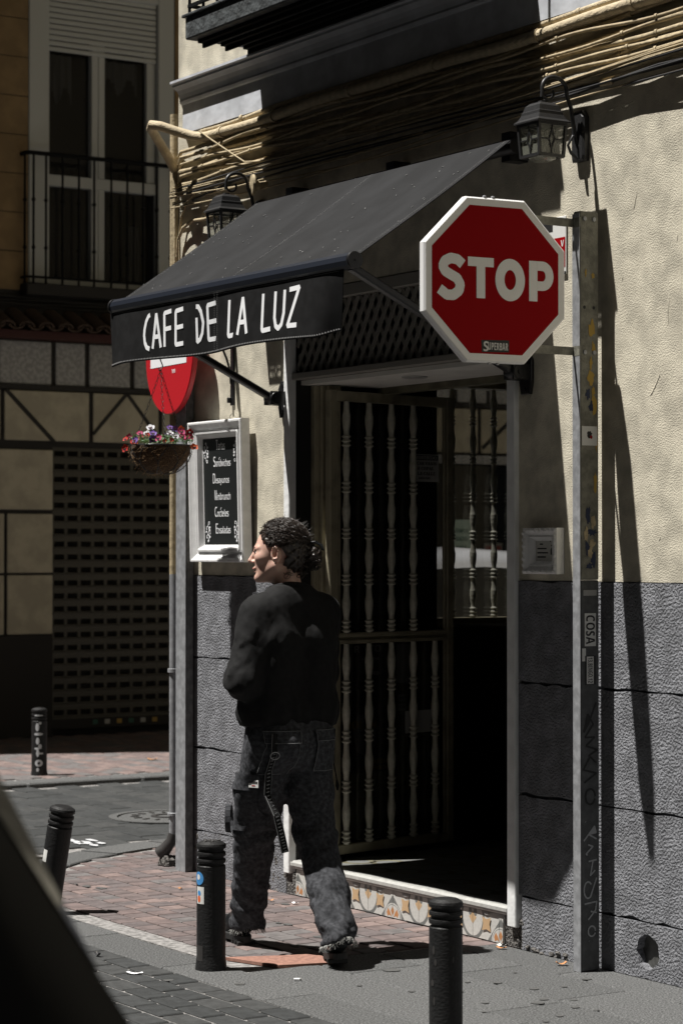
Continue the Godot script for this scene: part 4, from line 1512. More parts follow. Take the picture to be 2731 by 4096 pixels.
func awning() -> void:
	var a := thing("awning", "black drop-arm awning with white painted lettering on its valance over the cafe door", "awning")
	var x0 := -0.15
	var x1 := 1.88
	var top := Vector2(3.292, 0.125)
	var low := Vector2(2.775, 0.862)
	# canopy cloth, slightly slack, a few millimetres thick
	var s := S()
	s.set_smooth_group(0)
	var nu := 24
	var nv := 12
	var pt := func(i: int, j: int, off: float) -> Vector3:
		var u := float(i) / nu
		var v := float(j) / nv
		var sag := -0.014 * sin(PI * v) * (1.0 - 0.3 * cos(TAU * u * 2.0)) + 0.003 * sin(u * 31.0 + v * 4.0) * v
		var y := lerpf(top.x, low.x, v) + sag
		var z := lerpf(top.y, low.y, v)
		return Vector3(lerpf(x0, x1, u), y, z) + Vector3(0, 0.82, 0.57) * off
	for off in [0.0015, -0.0015]:
		for i in nu:
			for j in nv:
				var p: Vector3 = pt.call(i, j, off)
				quad_o(s, p, pt.call(i + 1, j, off), pt.call(i + 1, j + 1, off), pt.call(i, j + 1, off), p - Vector3(0, 0.82, 0.57) * signf(off))
	s.set_smooth_group(-1)
	for i in [0, nu]:
		for j in nv:
			quad_o(s, pt.call(i, j, 0.0015), pt.call(i, j + 1, 0.0015), pt.call(i, j + 1, -0.0015), pt.call(i, j, -0.0015), Vector3(0.9, 3, 0.5))
	obj("canopy", s, M.canvas, a)
	# hems and the middle seam, stitched in pale thread
	s = S()
	for u in [0.012, 0.018, 0.498, 0.504, 0.982, 0.988]:
		for k in 110:
			var v0 := (k + 0.1) / 110.0
			var v1 := (k + 0.62) / 110.0
			var f := func(v: float) -> Vector3:
				var sag := -0.014 * sin(PI * v) * (1.0 - 0.3 * cos(TAU * u * 2.0)) + 0.003 * sin(u * 31.0 + v * 4.0) * v
				return Vector3(lerpf(x0, x1, u), lerpf(top.x, low.x, v) + sag, lerpf(top.y, low.y, v)) + Vector3(0, 0.82, 0.57) * 0.0022
			bar(s, f.call(v0), f.call(v1), 0.0016, 0.0010, Vector3(0, 0.82, 0.57))
	obj("stitching", s, M.thread, a)
	s = S()
	for k in 70:
		var u := rng.randf()
		var v := rng.randf()
		var p := Vector3(lerpf(x0, x1, u), lerpf(top.x, low.x, v) - 0.014 * sin(PI * v) * (1.0 - 0.3 * cos(TAU * u * 2.0)) + 0.004, lerpf(top.y, low.y, v))
		box(s, p, Vector3(rng.randf_range(0.003, 0.014), 0.002, 0.003), 0.0, Basis(Vector3(0, 0.82, 0.57).normalized(), rng.randf() * 3.0) * Basis(Vector3.RIGHT, 0.6))
	stuff(obj("lint", s, M.thread, a))
	# cassette at the wall, front bar with its end caps
	s = S()
	tube(s, [Vector3(x0 + 0.01, 3.275, 0.09), Vector3(x1 - 0.01, 3.275, 0.09)], 0.032, 14)
	for x in [0.1, 0.95, 1.8]:
		bx(s, Vector3(x - 0.03, 3.22, 0.0), Vector3(x + 0.03, 3.34, 0.09))
	obj("roller", s, M.black_metal, a)
	s = S()
	var prof := PackedVector2Array([Vector2(-0.868, 2.79), Vector2(-0.885, 2.786), Vector2(-0.902, 2.772), Vector2(-0.908, 2.752), Vector2(-0.903, 2.733), Vector2(-0.890, 2.722), Vector2(-0.868, 2.722), Vector2(-0.852, 2.74), Vector2(-0.850, 2.77)])
	prism(s, prof, x1 - x0 - 0.01, Transform3D(Basis(Vector3(0, 0, -1), Vector3.UP, Vector3(1, 0, 0)), Vector3((x0 + x1) * 0.5, 0, 0)))
	obj("front_bar", s, M.blue_black, a)
	for x in [x0 + 0.002, x1 - 0.002]:
		s = S()
		lathe(s, [Vector2(0.0, -0.008), Vector2(0.034, -0.008), Vector2(0.036, 0.0), Vector2(0.034, 0.008), Vector2(0.0, 0.010)], 18, Transform3D(Basis(Vector3(0, 1, 0), Vector3(signf(x - 0.8), 0, 0), Vector3(0, 0, signf(x - 0.8))), Vector3(x, 2.754, 0.878)))
		lathe(s, [Vector2(0.0, 0.010), Vector2(0.006, 0.010), Vector2(0.006, 0.013), Vector2(0.0, 0.013)], 10, Transform3D(Basis(Vector3(0, 1, 0), Vector3(signf(x - 0.8), 0, 0), Vector3(0, 0, signf(x - 0.8))), Vector3(x, 2.754, 0.878)))
		obj("end_cap", s, M.black_metal, a)
	# valance: hangs from the bar, its right end drawn back
	var val := part("valance", a)
	s = S()
	s.set_smooth_group(0)
	nu = 64
	nv = 8
	var vp := func(i: int, j: int, off: float) -> Vector3:
		var u := float(i) / nu
		var v := float(j) / nv
		var x := lerpf(x0 - 0.012, lerpf(x1 - 0.055, 1.745, v), u)
		var z := 0.892 + v * (0.010 * sin(u * 9.0 + 1.0) + 0.006 * sin(u * 23.0)) - 0.03 * v * smoothstep(0.93, 1.0, u)
		if u < 0.08:
			z -= 0.02 * v * (1.0 - u / 0.08)
		return Vector3(x, lerpf(2.728, 2.482 + 0.006 * sin(u * 11.0) + (0.02 * smoothstep(0.93, 1.0, u)), v), z + off)
	for off in [0.0012, -0.0012]:
		for i in nu:
			for j in nv:
				var p: Vector3 = vp.call(i, j, off)
				quad_o(s, p, vp.call(i + 1, j, off), vp.call(i + 1, j + 1, off), vp.call(i, j + 1, off), p - Vector3(0, 0, signf(off)))
	obj("valance_cloth", s, M.valance, val)
	s = S()
	var hem := []
	for i in nu + 1:
		hem.append(vp.call(i, nv, 0.0))
	tube(s, hem, 0.0055, 8)
	var th := S()
	for i in 150:
		var u := (i + 0.3) / 150.0 * nu
		var p: Vector3 = (vp.call(int(u), nv, 0.0)).lerp(vp.call(mini(int(u) + 1, nu), nv, 0.0), u - int(u))
		box(th, p + Vector3(0, 0.003, 0.005), Vector3(0.003, 0.006, 0.002), 0.0, Basis(Vector3(0, 0, 1), 0.5))
	obj("hem", s, M.valance, val)
	obj("hem_stitching", th, M.thread, val)
	s = S()
	for j in 26:
		var y := 2.725 - j * 0.0094
		for x in [0.838, 0.862]:
			bx(s, Vector3(x, y - 0.005, 0.9095), Vector3(x + 0.0012, y, 0.9105))
	for i in 190:
		var x2 := x0 + 0.01 + i * 0.0102
		bx(s, Vector3(x2, 2.7175, 0.8955), Vector3(x2 + 0.006, 2.719, 0.8965))
	obj("seam", s, M.thread, val)
	# lettering, painted in rounded strokes
	var z := 0.9115
	var letter := func(lines: Array, xa: float, xb: float) -> void:
		# lines are drawn in a unit box: x 0..1, y 0..1; painted on the cloth's own curve
		var q := S()
		var w := 0.0195
		var out := []
		for l in lines:
			var o := []
			for p in l:
				o.append(Vector2(lerpf(xa + w * 0.5, xb - w * 0.5, p.x), lerpf(2.521 + w * 0.5, 2.694 - w * 0.5, p.y)))
			out.append(o)
		var um := clampf(((xa + xb) * 0.5 - x0) / (x1 - x0 - 0.1), 0.0, 1.0)
		var zb := 0.010 * sin(um * 9.0 + 1.0) + 0.006 * sin(um * 23.0)
		# hang with the cloth: the lower edge stands further out or in
		var tilt := Basis(Vector3.RIGHT, atan2(zb, 0.246) * -1.0)
		var origin := Vector3(0, 2.728, 0.8942)
		strokes(q, out, w, 0.0016, Transform3D(tilt, origin) * Transform3D(Basis(), Vector3(0, -2.728, 0)))
		obj("letter", q, M.lettering, val)
	var C := Vector2(0.9, 0.97)
	letter.call([[Vector2(1, 0.99), Vector2(0.72, 0.96), Vector2(0.35, 0.82), Vector2(0.08, 0.6), Vector2(0.0, 0.42), Vector2(0.12, 0.2), Vector2(0.4, 0.06), Vector2(0.9, 0.0)]], 0.164, 0.239)
	var A := [[Vector2(0, 0), Vector2(0.5, 1), Vector2(1, 0)], [Vector2(0.2, 0.33), Vector2(0.8, 0.33)]]
	var F := [[Vector2(0.06, 0), Vector2(0.06, 0.93), Vector2(0.12, 0.97), Vector2(1, 1)], [Vector2(0.06, 0.5), Vector2(0.95, 0.52)]]
	var E := [[Vector2(1, 1), Vector2(0.1, 0.97), Vector2(0.03, 0.92), Vector2(0.0, 0.05), Vector2(0.06, 0.01), Vector2(0.98, 0.02)], [Vector2(0.02, 0.49), Vector2(0.98, 0.51)]]
	var Dl := [[Vector2(0.05, 0.99), Vector2(0.35, 0.98), Vector2(0.72, 0.82), Vector2(1, 0.5), Vector2(0.8, 0.22), Vector2(0.45, 0.06), Vector2(0.02, 0.0), Vector2(0.06, 0.68)]]
	var Ll := [[Vector2(0.12, 1), Vector2(0.0, 0.06), Vector2(0.08, 0.01), Vector2(1, 0.03)]]
	var Ul := [[Vector2(0.08, 1), Vector2(0.0, 0.3), Vector2(0.12, 0.08), Vector2(0.38, 0.0), Vector2(0.7, 0.1), Vector2(0.92, 0.4), Vector2(1, 1)]]
	var Zl := [[Vector2(0.1, 0.98), Vector2(1, 1), Vector2(0.0, 0.03), Vector2(0.85, 0.02)]]
	letter.call(A, 0.239, 0.335)
	letter.call(F, 0.349, 0.438)
	letter.call(E, 0.456, 0.546)
	letter.call(Dl, 0.634, 0.714)
	letter.call(E, 0.733, 0.828)
	letter.call(Ll, 0.924, 1.004)
	letter.call(A, 1.008, 1.102)
	letter.call(Ll, 1.202, 1.289)
	letter.call(Ul, 1.302, 1.400)
	letter.call(Zl, 1.410, 1.512)
	# drop arms with their wall brackets
	for x in [-0.078, 1.83]:
		var arm := part("arm", a)
		s = S()
		var p0 := Vector3(x, 2.357, 0.075)
		var p1 := Vector3(x, 2.735, 0.868)
		bar(s, p0, p1, 0.030, 0.042, Vector3(1, 0, 0), 0.006)
		obj("tube_arm", s, M.black_metal, arm)
		s = S()
		var pl := PackedVector2Array([Vector2(-0.03, -0.09), Vector2(0.03, -0.09), Vector2(0.042, -0.04), Vector2(0.042, 0.05), Vector2(0.02, 0.085), Vector2(-0.02, 0.085), Vector2(-0.042, 0.05), Vector2(-0.042, -0.04)])
		prism(s, pl, 0.014, Transform3D(Basis(), Vector3(x, 2.357, 0.010)), 0.003)
		bx(s, Vector3(x - 0.034, 2.325, 0.015), Vector3(x - 0.024, 2.39, 0.10))
		bx(s, Vector3(x + 0.024, 2.325, 0.015), Vector3(x + 0.034, 2.39, 0.10))
		lathe(s, [Vector2(0.0, -0.038), Vector2(0.028, -0.038), Vector2(0.032, -0.030), Vector2(0.032, 0.030), Vector2(0.028, 0.038), Vector2(0.010, 0.038), Vector2(0.010, 0.042), Vector2(0.0, 0.042)], 18, Transform3D(Basis(Vector3(0, 1, 0), Vector3(1, 0, 0), Vector3(0, 0, -1)), Vector3(x, 2.357, 0.072)))
		for q in [Vector2(0, -0.07), Vector2(0, 0.067)]:
			lathe(s, [Vector2(0.009, 0.0), Vector2(0.009, 0.006), Vector2(0.0, 0.007)], 6, Transform3D(Basis(Vector3(1, 0, 0), Vector3(0, 0, 1), Vector3(0, -1, 0)), Vector3(x + q.x, 2.357 + q.y, 0.017)))
		obj("wall_bracket", s, M.black_metal, arm)


# ------------------------------------------------------------------ cables along the facade

func wavy(x0: float, x1: float, y: float, z: float, amp: float, seed_: float, dy := 0.0) -> Array:
	var out := []
	var n := int(absf(x1 - x0) / 0.09) + 2
	for i in n + 1:
		var x := lerpf(x0, x1, float(i) / n)
		out.append(Vector3(x, y + dy * (x - x0) + amp * (sin(x * 3.1 + seed_) + 0.6 * sin(x * 7.3 + seed_ * 2.3)), z + 0.006 * sin(x * 5.0 + seed_ * 1.7)))
	return out


func wall_cables() -> void:
	# the thick conduit that loops round the corner
	var c := thing("conduit", "thick cream-painted conduit that loops out round the building corner under the cornice", "conduit")
	var s := S()
	var pts := [Vector3(-1.145, 3.60, 0.02), Vector3(-1.135, 3.67, 0.07), Vector3(-1.09, 3.745, 0.155), Vector3(-1.055, 3.785, 0.21), Vector3(-1.02, 3.798, 0.225), Vector3(-0.985, 3.789, 0.19), Vector3(-0.93, 3.757, 0.115), Vector3(-0.87, 3.733, 0.062), Vector3(-0.80, 3.722, 0.042)]
	for i in 112:
		var x := -0.72 + i * 0.085
		pts.append(Vector3(x, 3.722 + 0.006 * sin(x * 2.6) + 0.004 * sin(x * 6.0), 0.040))
	tube(s, pts, 0.0245, 12)
	obj("pipe", s, M.conduit, c)
	for x in [-0.62, -0.12, 0.55, 1.22, 1.95, 2.55, 3.2, 3.9]:
		s = S()
		var y := 3.722 + 0.006 * sin(x * 2.6) + 0.004 * sin(x * 6.0)
		tube(s, [Vector3(x - 0.012, y, 0.040), Vector3(x + 0.012, y, 0.040)], 0.030, 12)
		obj("clip", s, M.conduit, c)
	var u := thing("conduit", "slim cream conduit squeezed between the cornice and the thick looped conduit", "conduit")
	s = S()
	tube(s, wavy(-0.86, 8.0, 3.763, 0.022, 0.003, 1.0), 0.013, 10)
	obj("pipe", s, M.conduit, u)
	for x in [-0.45, 0.15, 0.8, 1.5, 2.2, 2.9, 3.6]:
		s = S()
		tube(s, [Vector3(x - 0.010, 3.763, 0.022), Vector3(x + 0.010, 3.763, 0.022)], 0.018, 10)
		obj("clip", s, M.conduit, u)

	# painted cables in rows, each its own run, kept on the wall by clips
	var rows := [[3.688, 0.0100, 0.026], [3.664, 0.0075, 0.040], [3.640, 0.0105, 0.024], [3.617, 0.0070, 0.038], [3.594, 0.0110, 0.028], [3.571, 0.0080, 0.042], [3.549, 0.0100, 0.026], [3.526, 0.0085, 0.036]]
	for i in rows.size():
		var r: Array = rows[i]
		var o := thing("cable", "cream-painted wall cable, %s of the eight running below the thick conduit" % ["topmost", "second", "third", "fourth", "fifth", "sixth", "seventh", "lowest"][i], "cable", "painted cables pinned under the cornice")
		s = S()
		var run := wavy(-1.06, 8.0, r[0], r[2], 0.0105, i * 1.9)
		run.push_front(Vector3(-1.13, r[0] - 0.02, 0.008))
		run.push_front(Vector3(-1.15, r[0] - 0.05, -0.03))
		tube(s, run, r[1], 8)
		obj("run", s, M.cable_cream, o)
		for k in 9:
			s = S()
			var x := -0.75 + k * 0.55 + 0.13 * sin(i * 2.0 + k)
			var y: float = r[0] + 0.0105 * (sin(x * 3.1 + i * 1.9) + 0.6 * sin(x * 7.3 + i * 1.9 * 2.3))
			tube(s, [Vector3(x - 0.007, y, r[2] + 0.006 * sin(x * 5.0 + i * 3.23)), Vector3(x + 0.007, y, r[2] + 0.006 * sin(x * 5.0 + i * 3.23))], r[1] + 0.004, 8)
			obj("clip", s, M.cable_cream, o)
	# thin loose wires below, pale and black
	for i in 11:
		var pale := i % 3 != 1
		var y := 3.505 - i * 0.0085
		var o := thing("wire", "thin %s wire strung loosely below the painted cables, %s from the top" % ["pale" if pale else "black", ["first", "second", "third", "fourth", "fifth", "sixth", "seventh", "eighth", "ninth", "tenth", "eleventh"][i]], "wire", "thin pale wires on the facade" if pale else "thin black wires on the facade")
		s = S()
		var run := []
		var dy := [0.000, 0.012, -0.004, 0.006, -0.006, 0.010, 0.0, 0.004, -0.003, 0.008, -0.005][i] as float
		for k in 100:
			var x := -1.14 + k * 0.09
			run.append(Vector3(x, y + dy * sin(x * 1.4 + i) - 0.020 * sin(PI * clampf((x + 1.1) / 3.3, 0, 1)) * (0.3 + 0.1 * i) + (0.004 * i * sin(x * 0.9 + i * 2.0)) + 0.014 * smoothstep(1.8, 3.2, x) * (i % 4), 0.045 + 0.010 * sin(x * 2.2 + i * 1.3)))
		tube(s, run, 0.0042 if pale else 0.0048, 6)
		obj("run", s, M.cable_cream if pale else M.cable_black, o)
	# single wires with a course of their own
	var w := thing("wire", "pale wire that slants down across the cable bundle to the left lantern", "wire")
	s = S()
	tube(s, [Vector3(-0.80, 3.748, 0.070), Vector3(-0.68, 3.69, 0.074), Vector3(-0.50, 3.60, 0.070), Vector3(-0.36, 3.53, 0.064), Vector3(-0.24, 3.515, 0.062), Vector3(0.0, 3.505, 0.058), Vector3(0.4, 3.505, 0.055)], 0.0042, 7)
	obj("run", s, M.cable_cream, w)
	w = thing("wire", "pale wire that curls from the corner post round to the back of the left lantern", "wire")
	s = S()
	tube(s, [Vector3(-1.12, 3.15, 0.02), Vector3(-1.10, 3.24, 0.025), Vector3(-1.04, 3.29, 0.03), Vector3(-0.94, 3.315, 0.032), Vector3(-0.8, 3.305, 0.04), Vector3(-0.6, 3.31, 0.05), Vector3(-0.42, 3.315, 0.08)], 0.0085, 8)
	obj("run", s, M.cable_cream, w)
	w = thing("wire", "pale wire that bends down from the bundle to the building corner", "wire")
	s = S()
	tube(s, [Vector3(-0.70, 3.482, 0.045), Vector3(-0.86, 3.46, 0.045), Vector3(-0.98, 3.415, 0.04), Vector3(-1.06, 3.35, 0.03), Vector3(-1.09, 3.26, 0.025), Vector3(-1.095, 3.12, 0.02), Vector3(-1.10, 2.6, 0.015)], 0.0062, 7)
	obj("run", s, M.cable_cream, w)
	w = thing("wire", "black jointed wire that slopes behind the left lantern's crook", "wire")
	s = S()
	tube(s, [Vector3(-0.92, 3.415, 0.04), Vector3(-0.72, 3.435, 0.045), Vector3(-0.5, 3.455, 0.045), Vector3(-0.3, 3.465, 0.045)], 0.0065, 7)
	obj("run", s, M.cable_black, w)
	w = thing("wire", "black wire with a pale joint that sags above the sunlit wall at the right", "wire")
	s = S()
	tube(s, [Vector3(1.9, 3.45, 0.03), Vector3(2.15, 3.437, 0.04), Vector3(2.4, 3.445, 0.045), Vector3(2.7, 3.462, 0.045), Vector3(3.2, 3.45, 0.04), Vector3(4.0, 3.46, 0.03)], 0.0065, 7)
	obj("run", s, M.cable_black, w)
	s = S()
	tube(s, [Vector3(2.36, 3.444, 0.045), Vector3(2.43, 3.446, 0.046)], 0.011, 8)
	obj("joint", s, M.cable_cream, w)


# ------------------------------------------------------------------ things on the wall

func lantern(x: float, y: float, label: String) -> void:
	var l := thing("wall_lantern", label, "lantern", "wrought lanterns either side of the door", Vector3(x, y, 0))
	# the bracket: backplate, swan neck with a scroll
	var s := S()
	prism(s, PackedVector2Array([Vector2(-0.036, 3.17), Vector2(0.036, 3.17), Vector2(0.04, 3.19), Vector2(0.04, 3.345), Vector2(0.022, 3.372), Vector2(-0.022, 3.372), Vector2(-0.04, 3.345), Vector2(-0.04, 3.19)]), 0.03, Transform3D(Basis(), Vector3(-0.012, 0, 0.0155)), 0.008)
	obj("backplate", s, M.lamp_metal, l)
	s = S()
	var pts := [Vector3(-0.012, 3.24, 0.03), Vector3(-0.012, 3.30, 0.045), Vector3(-0.010, 3.38, 0.062), Vector3(-0.006, 3.425, 0.085)]
	for k in 15:
		var a := lerpf(0.25, 3.3, k / 14.0)
		pts.append(Vector3(-0.004 + 0.0003 * k, 3.440 + sin(a) * 0.050, 0.150 - cos(a) * 0.062))
	pts.append(Vector3(0.0, 3.405, 0.213))
	tube(s, pts, 0.0085, 8)
	var sc := []
	for k in 14:
		var a2 := lerpf(2.6, 6.6, k / 13.0)
		sc.append(Vector3(0.0, 3.425 + sin(a2) * 0.026, 0.183 + cos(a2) * 0.028))
	tube(s, sc, 0.006, 6)
	tube(s, [Vector3(-0.012, 3.18, 0.03), Vector3(-0.012, 3.20, 0.06), Vector3(-0.012, 3.23, 0.075), Vector3(-0.012, 3.27, 0.05)], 0.006, 6)
	obj("swan_neck", s, M.lamp_metal, l)
	# roof: a four-sided bell
	s = S()
	var prof := [[0.0, 3.389], [0.014, 3.389], [0.016, 3.382], [0.044, 3.378], [0.060, 3.366], [0.067, 3.348], [0.069, 3.344], [0.072, 3.342], [0.075, 3.330], [0.086, 3.312], [0.101, 3.302], [0.101, 3.296], [0.085, 3.294], [0.0, 3.294]]
	for i in prof.size() - 1:
		for k in 4:
			var a := PI * 0.25 + PI * 0.5 * k
			var b := a + PI * 0.5
			var q := 1.12
			var f := func(ang: float, pr: Array) -> Vector3:
				return Vector3(cos(ang) * pr[0] * q, pr[1], 0.212 + sin(ang) * pr[0] * q)
			quad_o(s, f.call(a, prof[i]), f.call(b, prof[i]), f.call(b, prof[i + 1]), f.call(a, prof[i + 1]), Vector3(0, 3.33, 0.212))
	obj("roof", s, M.lamp_metal, l)
	# cage: tapered posts, sill, and leaded bars on every side
	var ft := 0.066
	var fbm := 0.058
	var y1 := 3.296
	var y0 := 3.165
	var cage := S()
	for sx in [-1, 1]:
		for sz in [-1, 1]:
			bar(cage, Vector3(sx * ft, y1, 0.212 + sz * ft), Vector3(sx * fbm, y0, 0.212 + sz * fbm), 0.011, 0.011)
	var lead := S()
	for k in 4:
		var d := Vector3(cos(PI * 0.5 * k), 0, sin(PI * 0.5 * k))
		var e := Vector3(-d.z, 0, d.x)
		var at := func(u: float, v: float) -> Vector3:
			var r := lerpf(fbm, ft, v)
			return Vector3(0, lerpf(y0, y1, v), 0.212) + d * r + e * u * r
		bar(cage, at.call(-1, 0.03), at.call(1, 0.03), 0.012, 0.012, Vector3.UP)
		bar(cage, at.call(-1, 0.97), at.call(1, 0.97), 0.010, 0.012, Vector3.UP)
		for seg in [[-0.9, 0.5, -0.22, 0.5], [0.9, 0.5, 0.22, 0.5], [-0.22, 0.5, 0, 0.78], [0.22, 0.5, 0, 0.78], [-0.22, 0.5, 0, 0.22], [0.22, 0.5, 0, 0.22], [0, 0.78, 0, 0.95], [0, 0.22, 0, 0.05]]:
			bar(lead, at.call(seg[0], seg[1]), at.call(seg[2], seg[3]), 0.0045, 0.005, d)
		var g := S()
		quad_o(g, at.call(-0.93, 0.03) - d * 0.003, at.call(0.93, 0.03) - d * 0.003, at.call(0.93, 0.97) - d * 0.003, at.call(-0.93, 0.97) - d * 0.003, Vector3(0, 3.23, 0.212))
		obj("pane", g, M.lamp_glass, l)
	obj("cage", cage, M.lamp_metal, l)
	obj("leading", lead, M.lamp_metal, l)
	s = S()
	lathe(s, [Vector2(0.0, 3.150), Vector2(0.035, 3.152), Vector2(0.05, 3.158), Vector2(0.056, 3.166), Vector2(0.0, 3.167)], 16, Transform3D(Basis(), Vector3(0, 0, 0.212)))
	obj("floor_pan", s, M.lamp_glass, l)
	s = S()
	lathe(s, [Vector2(0.0, 3.175), Vector2(0.012, 3.178), Vector2(0.014, 3.20), Vector2(0.024, 3.23), Vector2(0.022, 3.25), Vector2(0.0, 3.262)], 12, Transform3D(Basis(), Vector3(0, 0, 0.212)), false)
	obj("bulb", s, M.lamp_glass, l)


# a moulded picture frame: outline from (0,0) to (w,h), its section sweeping to depth
func moulded(s: SurfaceTool, w: float, h: float, sec: Array) -> void:
	# sec: (inset, height) pairs from the outer edge to the rebate
	for i in sec.size() - 1:
		var a: Vector2 = sec[i]
		var b: Vector2 = sec[i + 1]
		var ca := [Vector3(a.x, a.x, a.y), Vector3(w - a.x, a.x, a.y), Vector3(w - a.x, h - a.x, a.y), Vector3(a.x, h - a.x, a.y)]
		var cb := [Vector3(b.x, b.x, b.y), Vector3(w - b.x, b.x, b.y), Vector3(w - b.x, h - b.x, b.y), Vector3(b.x, h - b.x, b.y)]
		for k in 4:
			var l := (k + 1) % 4
			var p: Vector3 = ca[k]
			var q: Vector3 = ca[l]
			var e: Vector3 = (q - p).normalized()
			var inw := Vector3(0, 0, 1).cross(e)
			var dn: Vector3 = (inw * (b.x - a.x) + Vector3(0, 0, b.y - a.y))
			var nrm := e.cross(dn).normalized()
			var mid: Vector3 = (p + q) * 0.5
			quad_o(s, p, q, cb[l], cb[k], mid - nrm)


func wall_things() -> void:
	lantern(-0.282, -0.035, "black wrought lantern at the left end of the awning, half hidden behind the canopy")
	lantern(2.2, 0.0, "black wrought lantern above the stop sign with its swan neck against the cables")

	# menu board
	var mb := thing("menu_board", "white moulded frame holding a black menu board with white lettering on the sunlit wall", "menu board", "", Vector3(-0.905, 1.575, 0.012))
	mb.rotation.x = 0.025
	var w := 0.535
	var h := 0.705
	var s := S()
	moulded(s, w, h, [Vector2(0.0, 0.0), Vector2(0.0, 0.046), Vector2(0.004, 0.052), Vector2(0.012, 0.052), Vector2(0.018, 0.046), Vector2(0.040, 0.030), Vector2(0.050, 0.028), Vector2(0.053, 0.036), Vector2(0.062, 0.040), Vector2(0.070, 0.036), Vector2(0.074, 0.028), Vector2(0.082, 0.012), Vector2(0.086, 0.010)])
	obj("frame", s, M.menu_frame, mb)
	s = S()
	for k in 58:
		for e in [0, 1]:
			box(s, Vector3(0.056 + 0.4235 * e, 0.07 + k * 0.0099, 0.0405), Vector3(0.004, 0.006, 0.004))
	for k in 41:
		for e in [0, 1]:
			box(s, Vector3(0.068 + k * 0.0099, 0.056 + 0.5935 * e, 0.0405), Vector3(0.006, 0.004, 0.004))
	obj("beading", s, M.menu_frame, mb)
	s = S()
	bx(s, Vector3(0.084, 0.084, 0.002), Vector3(w - 0.084, h - 0.084, 0.009))
	obj("board", s, M.chalkboard, mb)
	s = S()
	bx(s, Vector3(w * 0.62, h - 0.002, 0.006), Vector3(w * 0.62 + 0.07, h + 0.004, 0.02))
	tube(s, [Vector3(w * 0.68, h + 0.004, 0.01), Vector3(w * 0.67, h + 0.018, 0.006), Vector3(w * 0.69, h + 0.03, 0.0)], 0.002, 5)
	obj("hanger", s, M.post_grey, mb)
	var lines := ["Tartas", "Sandwiches", "Desayunos", "Minibrunch", "Cocteles", "Ensaladas"]
	var widths := [0.088, 0.168, 0.160, 0.156, 0.136, 0.146]
	for i in 6:
		var y := 0.572 - i * 0.0835
		var t: String = lines[i]
		var ww: float = widths[i]
		var x := w * 0.5 - ww * 0.5 - 0.005 + 0.012 * (i % 2)
		var cap := ww * 1.25 / t.length()
		words("lettering", t.substr(0, 1), cap, 0.050, M.lettering, mb, Transform3D(Basis(), Vector3(x + cap * 0.5, y + 0.013, 0.0102)), false, false)
		var desc := t.contains("y")
		var asc := false
		for ch in ["d", "t", "h", "b", "l", "i"]:
			asc = asc or t.substr(1).contains(ch)
		var hh := 0.036 if asc else 0.024
		var yy := y + 0.006 if asc else y
		if desc:
			hh = 0.034
			yy = y - 0.005
		words("lettering", t.substr(1), ww - cap - 0.003, hh, M.lettering, mb, Transform3D(Basis(), Vector3(x + cap + 0.003 + (ww - cap - 0.003) * 0.5, yy, 0.0102)), false, false)
	s = S()
	bar(s, Vector3(0.246, 0.5105, 0.0102), Vector3(0.253, 0.522, 0.0102), 0.003, 0.001)
	bar(s, Vector3(0.252, 0.2605, 0.0102), Vector3(0.259, 0.272, 0.0102), 0.003, 0.001)
	obj("accents", s, M.lettering, mb)
	# four vine ornaments
	for q in [[0.118, 0.545, 1.0, 1.0], [0.417, 0.545, -1.0, 1.0], [0.125, 0.155, 1.0, -1.0], [0.410, 0.155, -1.0, -1.0]]:
		s = S()
		var ls := []
		for v in [[[0, 0.045], [0.012, 0.03], [-0.006, 0.012], [0.010, -0.006], [-0.004, -0.026], [0.004, -0.045]], [[-0.004, 0.018], [-0.016, 0.022], [-0.018, 0.034], [-0.010, 0.036], [-0.008, 0.028]], [[0.008, -0.004], [0.020, 0.002], [0.020, 0.014], [0.012, 0.014]], [[-0.002, -0.024], [-0.016, -0.022], [-0.018, -0.010], [-0.010, -0.008]], [[0.004, -0.045], [0.014, -0.048], [0.016, -0.036], [0.008, -0.034]]]:
			var l := []
			for p in v:
				l.append(Vector2(q[0] + p[0] * q[2], q[1] + p[1] * q[3]))
			ls.append(l)
		strokes(s, ls, 0.0034, 0.001, Transform3D(Basis(), Vector3(0, 0, 0.0104)))
		for p in [[0.016, 0.03], [-0.018, 0.004], [0.018, -0.018], [0.0, 0.05], [0.016, -0.004]]:
			var c := Vector2(q[0] + p[0] * q[2], q[1] + p[1] * q[3])
			prism(s, PackedVector2Array([c + Vector2(-0.007, 0), c + Vector2(0, -0.006), c + Vector2(0.008, 0.001), c + Vector2(0.001, 0.007)]), 0.001, Transform3D(Basis(), Vector3(0, 0, 0.0122)))
		obj("ornament", s, M.lettering, mb)

	# small opening-hours frame by the door
	var hf := thing("hours_frame", "small carved white frame with a grey notice on the shaded wall right of the door", "picture frame", "", Vector3(1.845, 1.535, 0.002))
	s = S()
	moulded(s, 0.222, 0.186, [Vector2(0.0, 0.0), Vector2(0.0, 0.038), Vector2(0.010, 0.046), Vector2(0.020, 0.036), Vector2(0.030, 0.030), Vector2(0.036, 0.034), Vector2(0.044, 0.022), Vector2(0.052, 0.012)])
	for k in 26:
		var u := k / 26.0 * 4.0
		var e := int(u)
		var f := u - e
		var p: Vector3 = [Vector3(lerpf(0.01, 0.212, f), 0.01, 0.044), Vector3(0.212, lerpf(0.01, 0.176, f), 0.044), Vector3(lerpf(0.212, 0.01, f), 0.176, 0.044), Vector3(0.01, lerpf(0.176, 0.01, f), 0.044)][e]
		rock(s, p, Vector3(0.010, 0.008, 0.005))
	obj("frame", s, M.menu_frame, hf)
	s = S()
	bx(s, Vector3(0.05, 0.05, 0.004), Vector3(0.172, 0.136, 0.011))
	obj("notice", s, M.paper, hf)
